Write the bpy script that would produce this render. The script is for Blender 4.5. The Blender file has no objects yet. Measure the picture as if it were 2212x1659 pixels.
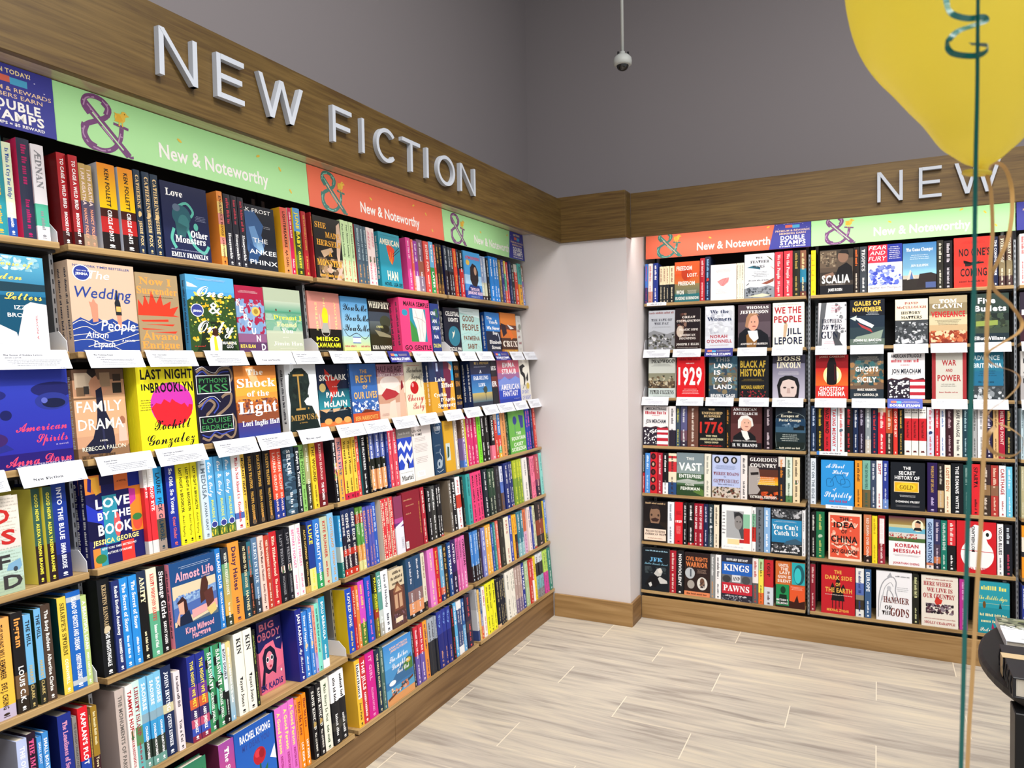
import bpy, math, random
import numpy as np
from mathutils import Matrix, Vector, Euler

# ------------------------------------------------------------------ camera, light, exposure
SC = bpy.context.scene
C = SC.collection
cam_d = bpy.data.cameras.new('camera'); cam = bpy.data.objects.new('camera', cam_d); C.objects.link(cam)
cam_d.sensor_width = 36; cam_d.lens = 36 * 1580.24 / 2212; cam_d.clip_start = .05
_y, _p, _r = (math.radians(a) for a in (26.5716, -1.92766, -.99309))
_f = Vector((-math.sin(_y) * math.cos(_p), math.cos(_y) * math.cos(_p), math.sin(_p)))
_a = Vector((math.cos(_y), math.sin(_y), 0)); _u = _a.cross(_f)
_x = _a * math.cos(_r) + _u * math.sin(_r); _v = _u * math.cos(_r) - _a * math.sin(_r)
cam.matrix_world = Matrix(((_x.x, _v.x, -_f.x, 1.71811), (_x.y, _v.y, -_f.y, -1.1924), (_x.z, _v.z, -_f.z, 1.53802), (0, 0, 0, 1)))
cam_d.dof.use_dof = True; cam_d.dof.focus_distance = 2.35; cam_d.dof.aperture_fstop = 6.5
SC.camera = cam
SC.view_settings.view_transform = 'Standard'; SC.view_settings.look = 'None'
SC.view_settings.exposure = 0.0; SC.view_settings.gamma = 1; SC.view_settings.use_curve_mapping = False
W = bpy.data.worlds.new('world'); SC.world = W; W.use_nodes = True
W.node_tree.nodes['Background'].inputs[0].default_value = (.95, .97, 1, 1)
W.node_tree.nodes['Background'].inputs[1].default_value = .62

def light(name, kind, loc, target, power, color=(1, .97, .93), **kw):
    d = bpy.data.lights.new(name, kind); o = bpy.data.objects.new(name, d); C.objects.link(o)
    d.energy = power; d.color = color
    for k, v in kw.items(): setattr(d, k, v)
    o.location = loc; o.rotation_euler = (Vector(target) - Vector(loc)).to_track_quat('-Z', 'Y').to_euler()
    return o
# track spots above the aisle, aimed at the two bookcases, and downlights over the floor
for y in (-.8, .05, .9, 1.75):
    light('track_spot', 'SPOT', (1.55, y, 3.9), (.05, y + .12, .45), 122, spot_size=math.radians(56), spot_blend=.75, shadow_soft_size=.05)
for x in (1.2, 1.95, 2.7):
    light('track_spot', 'SPOT', (x + .05, 1.35, 3.9), (x + .05, 2.95, .4), 110, spot_size=math.radians(56), spot_blend=.75, shadow_soft_size=.05)
for x, y in ((1.0, .5), (.75, 1.75), (1.9, 1.6)):
    light('downlight', 'SPOT', (x, y, 4.2), (x, y, 0), 50, spot_size=math.radians(50), spot_blend=.8, shadow_soft_size=.1)
light('track_spot', 'SPOT', (1.0, .9, 3.9), (.25, 2.8, .1), 170, spot_size=math.radians(36), spot_blend=.9, shadow_soft_size=.06)  # extra fill spot, added only to brighten the lower column
# broad unseen fill lamps, added overhead to brighten the upper walls
for x, y, e in ((1.9, -.2, 72), (3.4, 1.2, 72), (2.6, -1.9, 85)):
    light('fill_panel', 'AREA', (x, y, 4.5), (x, y, 0), e, (1, .975, .95), shape='SQUARE', size=1.2)
# LED strips tucked behind the wooden fascias
light('led_strip', 'AREA', (.03, .6, 2.262), (-.20, .6, 1.75), 4.2, (1, .96, .9), shape='RECTANGLE', size=3.7, size_y=.02)
o = light('led_strip', 'AREA', (1.8, 2.915, 2.262), (1.8, 3.15, 1.75), 6.5, (1, .96, .9), shape='RECTANGLE', size=2.6, size_y=.02)

# ------------------------------------------------------------------ materials
def s2l(c): return c / 12.92 if c <= .04045 else ((c + .055) / 1.055) ** 2.4
_hc = {}
def hexc(h):
    if h not in _hc: _hc[h] = tuple(s2l(int(h[i:i + 2], 16) / 255) for i in (0, 2, 4))
    return _hc[h]
def mat(name, base, rough=.5, spec=.4, metal=0., **kw):
    m = bpy.data.materials.new(name); m.use_nodes = True
    b = m.node_tree.nodes['Principled BSDF']
    b.inputs['Base Color'].default_value = (*(hexc(base) if isinstance(base, str) else base), 1)
    b.inputs['Roughness'].default_value = rough; b.inputs['Metallic'].default_value = metal
    b.inputs['Specular IOR Level'].default_value = spec
    for k, v in kw.items(): b.inputs[k].default_value = v
    return m
def nodes(m): return m.node_tree.nodes, m.node_tree.links, m.node_tree.nodes['Principled BSDF']
def math_n(N, L, op, a, b=None, c=None):
    n = N.new('ShaderNodeMath'); n.operation = op
    for i, v in enumerate((a, b, c)):
        if v is None: continue
        if isinstance(v, (int, float)): n.inputs[i].default_value = v
        else: L.new(v, n.inputs[i])
    return n.outputs[0]
def ramp(N, L, fac, stops):
    r = N.new('ShaderNodeValToRGB'); e = r.color_ramp.elements
    while len(e) < len(stops): e.new(.5)
    for i, (p, c) in enumerate(stops): e[i].position = p; e[i].color = (*hexc(c), 1)
    L.new(fac, r.inputs[0]); return r.outputs[0]
def wood(name, dark, mid, lite, axis, freq=1., rough=.45, knots=0.):
    """long grain along the given object axis"""
    m = mat(name, mid, rough); N, L, b = nodes(m)
    tc = N.new('ShaderNodeTexCoord'); mp = N.new('ShaderNodeMapping'); L.new(tc.outputs['Object'], mp.inputs[0])
    sc = [38 * freq] * 3; sc[axis] = 1.6 * freq; mp.inputs['Scale'].default_value = sc
    n1 = N.new('ShaderNodeTexNoise'); L.new(mp.outputs[0], n1.inputs[0]); n1.inputs['Scale'].default_value = 1.5; n1.inputs['Detail'].default_value = 6
    n1.inputs['Distortion'].default_value = .6 + knots
    mp2 = N.new('ShaderNodeMapping'); L.new(tc.outputs['Object'], mp2.inputs[0])
    s2 = [9 * freq] * 3; s2[axis] = .8 * freq; mp2.inputs['Scale'].default_value = s2
    n2 = N.new('ShaderNodeTexNoise'); L.new(mp2.outputs[0], n2.inputs[0]); n2.inputs['Scale'].default_value = 1.2; n2.inputs['Detail'].default_value = 3; n2.inputs['Distortion'].default_value = 1 + knots * 2
    f = math_n(N, L, 'ADD', math_n(N, L, 'MULTIPLY', n1.outputs[0], .6), math_n(N, L, 'MULTIPLY', n2.outputs[0], .4))
    L.new(ramp(N, L, f, [(.36, dark), (.5, mid), (.64, lite)]), b.inputs['Base Color'])
    bp = N.new('ShaderNodeBump'); bp.inputs['Strength'].default_value = .06; L.new(n1.outputs[0], bp.inputs['Height']); L.new(bp.outputs[0], b.inputs['Normal'])
    return m
def paint(name, col, rough=.8, bump=.03):
    m = mat(name, col, rough, .25); N, L, b = nodes(m)
    tc = N.new('ShaderNodeTexCoord'); n = N.new('ShaderNodeTexNoise'); n.inputs['Scale'].default_value = 260; L.new(tc.outputs['Object'], n.inputs[0])
    bp = N.new('ShaderNodeBump'); bp.inputs['Strength'].default_value = bump; L.new(n.outputs[0], bp.inputs['Height']); L.new(bp.outputs[0], b.inputs['Normal'])
    return m
M = dict(
    shelf_x=wood('shelf_oak', '8a6c42', 'a8895a', 'bb9c6c', 0),
    fascia_y=wood('fascia_oak_left', '493415', '58431d', '664f26', 1, 2.2),
    fascia_x=wood('fascia_oak_back', '513a18', '624a22', '70572b', 0, 2.2),
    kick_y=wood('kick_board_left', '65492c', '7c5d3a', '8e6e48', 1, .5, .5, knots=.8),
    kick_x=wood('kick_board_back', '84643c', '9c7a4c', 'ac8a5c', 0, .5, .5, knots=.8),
    soffit=wood('soffit_laminate', 'a08c6c', 'b09c7c', 'bcaa8a', 1, 1, .22),
    wall_hi=paint('grey_wall_paint', '8c8688'), wall_lo=paint('white_wall_paint', 'd6cfce'), ceiling=paint('ceiling_paint', '6a6868'),
    dark=mat('black_back_panel', '141214', .6), tray=mat('dark_metal_tray', '2c2a2b', .4, .5, .6), chrome=mat('steel_upright', 'b8bcc2', .32, .5, .85),
    slot=mat('slot_shadow', '16161a', .7), page=mat('page_paper', 'e6dccb', .9, .1), white_metal=mat('white_metal', 'e6e8ee', .35, .4),
    card=mat('card_stock', 'f2f4f8', .5, .3), letter=mat('brushed_white_letter', 'b4b9c2', .4, .4), black=mat('black_stand', '101013', .45),
    leather=mat('black_leather', '222126', .42, .5), camwhite=mat('camera_white', 'b9bcb8', .45), lens=mat('dome_glass', '0c0a0a', .06, .8),
    balloon=mat('yellow_latex', 'f2cf1c', .3, .5), teal=mat('teal_ribbon', '0f6a62', .3, .6), tan=mat('gold_ribbon', 'd0a468', .35, .5))
for k in ('page',):
    N, L, b = nodes(M[k]); tc = N.new('ShaderNodeTexCoord'); w = N.new('ShaderNodeTexNoise'); mp = N.new('ShaderNodeMapping')
    mp.inputs['Scale'].default_value = (900, 900, 3); L.new(tc.outputs['Object'], mp.inputs[0]); L.new(mp.outputs[0], w.inputs[0])
    L.new(ramp(N, L, w.outputs[0], [(.3, 'd2c6b2'), (.7, 'efe7d8')]), b.inputs['Base Color'])
N, L, b = nodes(M['balloon']); b.inputs['Base Color'].default_value = (1, .84, .14, 1)
tr = N.new('ShaderNodeBsdfTranslucent'); tr.inputs[0].default_value = (1, .92, .3, 1); mx = N.new('ShaderNodeMixShader'); mx.inputs[0].default_value = .55
L.new(b.outputs[0], mx.inputs[1]); L.new(tr.outputs[0], mx.inputs[2]); L.new(mx.outputs[0], N['Material Output'].inputs[0])
def printed(name, rough, spec):
    m = mat(name, 'ffffff', rough, spec); N, L, b = nodes(m)
    a = N.new('ShaderNodeAttribute'); a.attribute_name = 'Ink'; L.new(a.outputs['Color'], b.inputs['Base Color'])
    tc = N.new('ShaderNodeTexCoord'); n = N.new('ShaderNodeTexNoise'); n.inputs['Scale'].default_value = 90; L.new(tc.outputs['Object'], n.inputs[0])
    L.new(math_n(N, L, 'ADD', math_n(N, L, 'MULTIPLY', n.outputs[0], .12), rough - .06), b.inputs['Roughness'])
    return m
M['print'] = printed('printed_jacket', .42, .22); M['banner'] = printed('printed_banner', .5, .3); M['cardprint'] = printed('printed_card', .55, .3)
def floor_mat():
    m = mat('wood_look_tile', 'b9ad9a', .38, .35); N, L, b = nodes(m)
    g = N.new('ShaderNodeNewGeometry'); s = N.new('ShaderNodeSeparateXYZ'); L.new(g.outputs['Position'], s.inputs[0])
    X, Y = s.outputs[0], s.outputs[1]
    yr = math_n(N, L, 'DIVIDE', math_n(N, L, 'SUBTRACT', Y, 1.33), .2085); row = math_n(N, L, 'FLOOR', yr)
    xr = math_n(N, L, 'DIVIDE', math_n(N, L, 'ADD', math_n(N, L, 'SUBTRACT', X, .36), math_n(N, L, 'MULTIPLY', row, .338)), 1.014)
    col = math_n(N, L, 'FLOOR', xr)
    fy = math_n(N, L, 'FRACT', yr); fx = math_n(N, L, 'FRACT', xr)
    ey = math_n(N, L, 'MULTIPLY', math_n(N, L, 'MINIMUM', fy, math_n(N, L, 'SUBTRACT', 1, fy)), .2085)
    ex = math_n(N, L, 'MULTIPLY', math_n(N, L, 'MINIMUM', fx, math_n(N, L, 'SUBTRACT', 1, fx)), 1.014)
    jx = math_n(N, L, 'LESS_THAN', ex, .0022); jy = math_n(N, L, 'MULTIPLY', math_n(N, L, 'LESS_THAN', ey, .0012), .35)
    joint = math_n(N, L, 'MAXIMUM', jx, jy)
    idn = math_n(N, L, 'ADD', math_n(N, L, 'MULTIPLY', row, 7.31), math_n(N, L, 'MULTIPLY', col, 3.77))
    cb = N.new('ShaderNodeCombineXYZ'); L.new(math_n(N, L, 'ADD', math_n(N, L, 'MULTIPLY', X, 1.1), idn), cb.inputs[0]); L.new(math_n(N, L, 'MULTIPLY', Y, 11), cb.inputs[1]); L.new(idn, cb.inputs[2])
    n1 = N.new('ShaderNodeTexNoise'); n1.inputs['Scale'].default_value = 1.5; n1.inputs['Detail'].default_value = 5; n1.inputs['Distortion'].default_value = 1.2; L.new(cb.outputs[0], n1.inputs[0])
    cb2 = N.new('ShaderNodeCombineXYZ'); L.new(math_n(N, L, 'ADD', math_n(N, L, 'MULTIPLY', X, 5), idn), cb2.inputs[0]); L.new(math_n(N, L, 'MULTIPLY', Y, 90), cb2.inputs[1]); L.new(idn, cb2.inputs[2])
    n2 = N.new('ShaderNodeTexNoise'); n2.inputs['Scale'].default_value = 1.; n2.inputs['Detail'].default_value = 4; n2.inputs['Distortion'].default_value = .8; L.new(cb2.outputs[0], n2.inputs[0])
    wn = N.new('ShaderNodeTexWhiteNoise'); wn.noise_dimensions = '1D'; L.new(idn, wn.inputs['W'])
    f = math_n(N, L, 'ADD', math_n(N, L, 'ADD', math_n(N, L, 'MULTIPLY', n1.outputs[0], .68), math_n(N, L, 'MULTIPLY', n2.outputs[0], .22)), math_n(N, L, 'MULTIPLY', wn.outputs[0], .1))
    base = ramp(N, L, f, [(.33, '8e857b'), (.45, 'aaa195'), (.55, 'b9af9f'), (.68, 'c8bca6')])
    mx = N.new('ShaderNodeMix'); mx.data_type = 'RGBA'; L.new(joint, mx.inputs[0]); L.new(base, mx.inputs[6]); mx.inputs[7].default_value = (*hexc('d8cdb8'), 1)
    L.new(mx.outputs[2], b.inputs['Base Color'])
    return m
M['floor'] = floor_mat()

# ------------------------------------------------------------------ mesh helpers
def link(o, parent=None):
    C.objects.link(o)
    if parent is not None: o.parent = parent
    return o
def flat(faces): return np.array([i for f in faces for i in f], np.int32), np.array([len(f) for f in faces], np.int32)
class MB:
    """collects polygons (optionally with printed colours) and links them as ONE mesh object"""
    def __init__(s): s.v = []; s.fi = []; s.fc = []; s.c = []; s.n = 0
    @property
    def f(s): return np.concatenate(s.fi), np.concatenate(s.fc)
    def add(s, verts, faces, col=None):
        verts = np.asarray(verts, np.float32); k = len(verts)
        if not isinstance(faces, tuple): faces = flat(faces)
        s.v.append(verts); s.fi.append(faces[0] + s.n); s.fc.append(faces[1]); s.n += k
        col = np.ones((k, 3), np.float32) if col is None else np.asarray(col, np.float32)
        if col.ndim == 1: col = np.tile(col, (k, 1))
        s.c.append(col); return s
    def box(s, x0, x1, y0, y1, z0, z1, col=None, bev=0.):
        if bev:
            b = bev; P = []
            for (sx, x, dx) in ((0, x0, b), (1, x1, -b)):
                for (sy, y, dy) in ((0, y0, b), (1, y1, -b)):
                    for (sz, z, dz) in ((0, z0, b), (1, z1, -b)):
                        P += [(x, y + dy, z + dz), (x + dx, y, z + dz), (x + dx, y + dy, z)]
            i = lambda a, b_, c, k: (a * 4 + b_ * 2 + c) * 3 + k
            F = [[i(0, 0, 0, 0), i(0, 0, 1, 0), i(0, 1, 1, 0), i(0, 1, 0, 0)], [i(1, 0, 0, 0), i(1, 1, 0, 0), i(1, 1, 1, 0), i(1, 0, 1, 0)],
                 [i(0, 0, 0, 1), i(1, 0, 0, 1), i(1, 0, 1, 1), i(0, 0, 1, 1)], [i(0, 1, 0, 1), i(0, 1, 1, 1), i(1, 1, 1, 1), i(1, 1, 0, 1)],
                 [i(0, 0, 0, 2), i(0, 1, 0, 2), i(1, 1, 0, 2), i(1, 0, 0, 2)], [i(0, 0, 1, 2), i(1, 0, 1, 2), i(1, 1, 1, 2), i(0, 1, 1, 2)]]
            for a in (0, 1):
                for c in (0, 1):
                    F += [[i(a, c, 0, 0), i(a, c, 1, 0), i(a, c, 1, 1), i(a, c, 0, 1)], [i(a, 0, c, 0), i(a, 1, c, 0), i(a, 1, c, 2), i(a, 0, c, 2)], [i(0, a, c, 1), i(1, a, c, 1), i(1, a, c, 2), i(0, a, c, 2)]]
                    for d in (0, 1): F.append([i(a, c, d, 0), i(a, c, d, 1), i(a, c, d, 2)])
            return s.add(P, F, col)
        P = [(x, y, z) for x in (x0, x1) for y in (y0, y1) for z in (z0, z1)]
        return s.add(P, [[0, 1, 3, 2], [4, 6, 7, 5], [0, 4, 5, 1], [2, 3, 7, 6], [0, 2, 6, 4], [1, 5, 7, 3]], col)
    def prism(s, pts, axis, a0, a1, col=None):
        """closed 2D outline extruded along axis 0/1/2"""
        def P(p, a): q = list(p); q.insert(axis, a); return q
        n = len(pts); V = [P(p, a0) for p in pts] + [P(p, a1) for p in pts]
        return s.add(V, [list(range(n))[::-1], list(range(n, 2 * n))] + [[i, (i + 1) % n, n + (i + 1) % n, n + i] for i in range(n)], col)
    def tube(s, pts, r, seg=10, col=None):
        pts = [Vector(p) for p in pts]; V = []; F = []
        for i, p in enumerate(pts):
            t = (pts[min(i + 1, len(pts) - 1)] - pts[max(i - 1, 0)]).normalized()
            a = t.orthogonal().normalized(); b = t.cross(a); rr = r[i] if isinstance(r, (list, tuple)) else r
            V += [p + (a * math.cos(k * 6.28318 / seg) + b * math.sin(k * 6.28318 / seg)) * rr for k in range(seg)]
        for i in range(len(pts) - 1):
            F += [[i * seg + k, i * seg + (k + 1) % seg, (i + 1) * seg + (k + 1) % seg, (i + 1) * seg + k] for k in range(seg)]
        F += [list(range(seg))[::-1], list(range((len(pts) - 1) * seg, len(pts) * seg))]
        return s.add(V, F, col)
    def lathe(s, prof, seg=48, cx=0, cy=0, col=None):
        V = []; F = []
        for r, z in prof: V += [(cx + r * math.cos(k * 6.28318 / seg), cy + r * math.sin(k * 6.28318 / seg), z) for k in range(seg)]
        for i in range(len(prof) - 1): F += [[i * seg + k, i * seg + (k + 1) % seg, (i + 1) * seg + (k + 1) % seg, (i + 1) * seg + k] for k in range(seg)]
        return s.add(V, F, col)
    def mesh(s, name, m, smooth=False):
        me = bpy.data.meshes.new(name); V = np.concatenate(s.v); fi, fc = s.f
        me.vertices.add(len(V)); me.vertices.foreach_set('co', V.ravel())
        me.loops.add(len(fi)); me.loops.foreach_set('vertex_index', fi)
        me.polygons.add(len(fc)); me.polygons.foreach_set('loop_start', np.concatenate([[0], np.cumsum(fc)[:-1]]).astype(np.int32))
        me.update(calc_edges=True)
        a = me.color_attributes.new('Ink', 'FLOAT_COLOR', 'POINT')
        a.data.foreach_set('color', np.concatenate([np.concatenate(s.c), np.ones((s.n, 1))], 1).astype(np.float32).ravel())
        me.materials.append(m)
        me.shade_smooth() if smooth else me.shade_flat()
        me.update(); return me
    def build(s, name, m, parent=None, smooth=False):
        return link(bpy.data.objects.new(name, s.mesh(name, m, smooth)), parent)
def tag(o, label, cat, group=None):
    o['label'] = label; o['category'] = cat
    if group: o['group'] = group
    return o
def empty(name, mtx=None):
    o = bpy.data.objects.new(name, None); o.empty_display_size = .05; C.objects.link(o)
    if mtx is not None: o.matrix_world = mtx
    return o
def struct(name, mb, m): o = mb.build(name, m); o['kind'] = 'structure'; return o

# ------------------------------------------------------------------ lettering (built-in font, glyph outlines as faces)
_gc = {}
def _shift(ch, st):
    o = ord(ch); up = 65 <= o <= 90; lo = 97 <= o <= 122
    if not (up or lo): return ch if st != 's' or not 48 <= o <= 57 else chr(0x1D7CE + o - 48)
    base = {'s': 0x1D400, 'c': 0x1D4D0}.get(st)
    return ch if base is None else chr(base + (o - 65 if up else o - 71))
def glyph(ch, st):
    k = (ch, st)
    if k in _gc: return _gc[k]
    def raw(t):
        cu = bpy.data.curves.new('g', 'FONT'); cu.body = t; cu.size = 1; cu.resolution_u = {'s': 1, 'c': 1, 'm': 6}.get(st, 2); cu.fill_mode = 'FRONT'
        cu.offset = {'b': .032, 'm': .02, 'n': .006, 's': .01}.get(st, .004)
        o = bpy.data.objects.new('g', cu); me = o.to_mesh()
        V = np.array([v.co[:2] for v in me.vertices]).reshape(-1, 2); F = [list(p.vertices) for p in me.polygons]
        o.to_mesh_clear(); bpy.data.objects.remove(o); bpy.data.curves.remove(cu); return V, F
    c = _shift(ch, st)
    if ch == ' ': r = (np.zeros((0, 2)), flat([]), .28)
    else:
        V, F = raw(c); adv = raw(c + '|')[0][:, 0].max() - .168 if len(V) else .3
        if st == 'i' and len(V): V[:, 0] += V[:, 1] * .22
        r = (V, flat(F), adv)
    _gc[k] = r; return r
def layout(text, st):
    x = 0; V = []; fi = []; fc = []; n = 0
    for ch in text:
        v, f, a = glyph(ch, st)
        if len(v):
            q = v.copy(); q[:, 0] += x; V.append(q); fi.append(f[0] + n); fc.append(f[1]); n += len(v)
        x += a + (.03 if st == 'b' else .0)
    if not V: return np.zeros((0, 2)), flat([]), .01
    return np.concatenate(V), (np.concatenate(fi), np.concatenate(fc)), x
CAP = .69
_rng = random.Random(7)
def greek(w, h, rng):
    """illegible small print: a run of short strokes, as (x, y, w, h) boxes"""
    out = []; x = 0
    while x < w - h * .3:
        for _ in range(rng.randint(3, 8)):
            g = h * rng.uniform(.22, .42); tall = rng.random() < .35
            if x + g > w: break
            out.append((x, 0, g, h * (1 if tall else .72))); x += g + h * .16
        x += h * .42
    return out

class Art:
    """flat printing laid on the local x-z plane at y = -eps, drawn in 0..100 units of a w x h area"""
    def __init__(s, mb, w, h, x0=0., z0=0., y=0.):
        s.mb = mb; s.w = w; s.h = h; s.x0 = x0; s.z0 = z0; s.y = y; s.k = 0
    def put(s, P, F, col, clip=True, step=1.):
        P = np.asarray(P, float)
        if clip: P = np.clip(P, (0, 0), (s.w, s.h))
        s.k += step
        V = np.column_stack([P[:, 0] + s.x0, np.full(len(P), s.y - .00003 * s.k - .00008), P[:, 1] + s.z0])
        s.mb.add(V, F, col)
    def U(s, x, y): return (x * s.w / 100, y * s.h / 100)
    def rect(s, x, y, w, h, c):
        s.put([s.U(x, y), s.U(x + w, y), s.U(x + w, y + h), s.U(x, y + h)], [[0, 1, 2, 3]], hexc(c))
    def ell(s, x, y, rx, ry, c, n=24):
        cx, cy = s.U(x, y); a, b = s.U(rx, ry)
        s.put([(cx + a * math.cos(i * 6.28318 / n), cy + b * math.sin(i * 6.28318 / n)) for i in range(n)], [list(range(n))], hexc(c))
    def stroke(s, pts, w, c):
        pts = [Vector(s.U(*p)) for p in pts]; r = w * s.w / 200; L = []; R = []
        if len(pts) > 2:       # smooth the path (Catmull-Rom)
            q = [pts[0]] + pts + [pts[-1]]; o = []
            for i in range(1, len(q) - 2):
                for t in (0, .25, .5, .75):
                    a, b, d, e = q[i - 1], q[i], q[i + 1], q[i + 2]
                    o.append(.5 * ((2 * b) + (d - a) * t + (2 * a - 5 * b + 4 * d - e) * t * t + (3 * b - a - 3 * d + e) * t ** 3))
            pts = o + [pts[-1]]
        for i, p in enumerate(pts):
            d = pts[min(i + 1, len(pts) - 1)] - pts[max(i - 1, 0)]
            n = Vector((-d.y, d.x)).normalized() * r if d.length > 1e-9 else Vector((0, r))
            L.append(p + n); R.append(p - n)
        n = len(pts); s.put([tuple(p) for p in L + R], [[i, i + 1, n + i + 1, n + i] for i in range(n - 1)], hexc(c))
    def text(s, st, c, x, y, w, h, t, rot=0):
        """box-fitted line centred on (x, y); rot 1 = reads upwards"""
        if t.strip('*') == '~':
            W_, H_ = w * s.w / 100, h * s.h / 100; cx, cy = s.U(x, y)
            if rot: W_ = w * s.h / 100; H_ = h * s.w / 100
            tr = {0: lambda u, v: (u, v), 1: lambda u, v: (-v, u), 2: lambda u, v: (v, -u)}[rot]
            B = greek(W_, H_, _rng); P = []; F = []
            for (a, b, g, hh) in B:
                q = [(a - W_ / 2, b - H_ / 2), (a + g - W_ / 2, b - H_ / 2), (a + g - W_ / 2, b + hh - H_ / 2), (a - W_ / 2, b + hh - H_ / 2)]
                q = [tr(u, v) for u, v in q] if rot else q
                F.append([len(P) + i for i in range(4)]); P += [(cx + u, cy + v) for u, v in q]
            if P: s.put(P, F, hexc(c))
            return
        V, F, adv = layout(t, st)
        if not len(V): return
        x0, x1 = V[:, 0].min(), V[:, 0].max(); cx, cy = s.U(x, y)
        if rot: sx = w * s.h / 100 / (x1 - x0); sy = h * s.w / 100 / CAP
        else: sx = w * s.w / 100 / (x1 - x0); sy = h * s.h / 100 / CAP
        Q = np.column_stack([(V[:, 0] - (x0 + x1) / 2) * sx, (V[:, 1] - CAP / 2) * sy])
        if rot == 1: Q = np.column_stack([-Q[:, 1], Q[:, 0]])
        if rot == 2: Q = np.column_stack([Q[:, 1], -Q[:, 0]])
        s.put(Q + (cx, cy), F, hexc(c))
    def lines(s, c, x, y, w, h, n):
        P = []; F = []
        for i in range(n):
            cx, cy = s.U(x, y + h / 2 - h * (i + .5) / n); ww = w * s.w / 100 * _rng.uniform(.7, 1); hh = h * s.h / 100 / n * (.42 if n > 1 else .8)
            for (a, b, g, k) in greek(ww, hh, _rng):
                F.append([len(P) + j for j in range(4)]); X, Z = cx - ww / 2 + a, cy - hh / 2 + b
                P += [(X, Z), (X + g, Z), (X + g, Z + k), (X, Z + k)]
        if P: s.put(P, F, hexc(c))
    def scatter(s, seed, n, x0, y0, x1, y1, r, cols):
        rg = random.Random(seed)
        for i in range(n * 3):
            cx, cy = rg.uniform(x0, x1), rg.uniform(y0, y1); k = rg.randint(5, 8); a = r * rg.uniform(.4, 1.1); ph = rg.uniform(0, 6.28); q = rg.uniform(.35, .9)
            pts = [s.U(min(x1, max(x0, cx + a * rg.uniform(.7, 1.2) * math.cos(ph + j * 6.283 / k))), min(y1, max(y0, cy + a * q * rg.uniform(.7, 1.2) * math.sin(ph + j * 6.283 / k)))) for j in range(k)]
            s.put(pts, [list(range(k))], hexc(cols[i % len(cols)]), step=.15)
    def bands(s, spec):
        """'c' | 'c1>c2' | 'c1|c2@.5' bands from the top, '>' blends to the next colour"""
        for (t0, t1, c0, c1) in parse_bands(spec):
            s.put([s.U(0, 100 - t1 * 100), s.U(100, 100 - t1 * 100), s.U(100, 100 - t0 * 100), s.U(0, 100 - t0 * 100)], [[0, 1, 2, 3]], [c1, c1, c0, c0])
    def run(s, prog):
        for op in prog.split(';'):
            a = op.strip().split(' ')
            k = a[0]
            if k == 'B':
                if len(a) > 1: s.bands(a[1])
            elif k in 'TV' and len(k) == 1: s.text(a[1], a[2], *map(float, a[3:7]), ' '.join(a[7:]), rot=(k == 'V'))
            elif k == 'R': s.rect(*map(float, a[1:5]), a[5])
            elif k == 'E': s.ell(*map(float, a[1:5]), a[5])
            elif k == 'P': q = list(map(float, a[2:])); s.put([s.U(q[i], q[i + 1]) for i in range(0, len(q) - 1, 2)], [list(range(len(q) // 2))], hexc(a[1]))
            elif k == 'L': q = list(map(float, a[3:])); s.stroke([(q[i], q[i + 1]) for i in range(0, len(q) - 1, 2)], float(a[2]), a[1])
            elif k == 'G': s.lines(a[1], *map(float, a[2:6]), int(a[6]))
            elif k == 'S': s.scatter(int(a[1]), int(a[2]), *map(float, a[3:8]), a[8:])
def parse_bands(spec):
    parts = spec.split('|'); st = []
    for i, p in enumerate(parts):
        pos = 0.
        if '@' in p: q, r = p.split('@', 1); r2 = r.split('>'); pos = float(r2[0]); p = q + ('>' + r2[1] if len(r2) > 1 else '')
        st.append((pos, p))
    out = []
    for i, (pos, p) in enumerate(st):
        end = st[i + 1][0] if i + 1 < len(st) else 1.
        c = p.split('>'); out.append((pos, end, hexc(c[0]), hexc(c[-1])))
    return out

# ------------------------------------------------------------------ the setting
ZB = {'A': 1.8576, 'B': 1.5775, 'C': 1.2967, 'D': 1.0135, 'E': .7321, 'F': .4491, 'G': .165}   # shelf heights
TL, TR = math.atan(.0841), math.atan(.07705)                                                    # both bookcases lean back
ML = Matrix.Translation((.00126, 0, 0)) @ Matrix.Rotation(math.pi / 2, 4, 'Z') @ Matrix.Rotation(-TL, 4, 'X')
MR = Matrix.Translation((0, 2.96064, 0)) @ Matrix.Rotation(-TR, 4, 'X')
BAYS = {'L1': (ML, TL, -.94, -.022), 'L2': (ML, TL, 0, .918), 'L3': (ML, TL, .94, 1.859), 'L4': (ML, TL, 1.8816, 2.792),
        'R1': (MR, TR, .465, 1.3697), 'R2': (MR, TR, 1.3931, 2.3125), 'R3': (MR, TR, 2.336, 3.24)}
def zl(side, k): return ZB[k] / math.cos(TL if side == 'L' else TR)
def at_shelf(bay, k, u, w=0., dz=.0004):      # local frame: x along the shelf, y into it, z up the lean
    m, t = BAYS[bay][:2]
    return m @ Matrix.Translation((u, -w, ZB[k] / math.cos(t) + dz))

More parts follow.
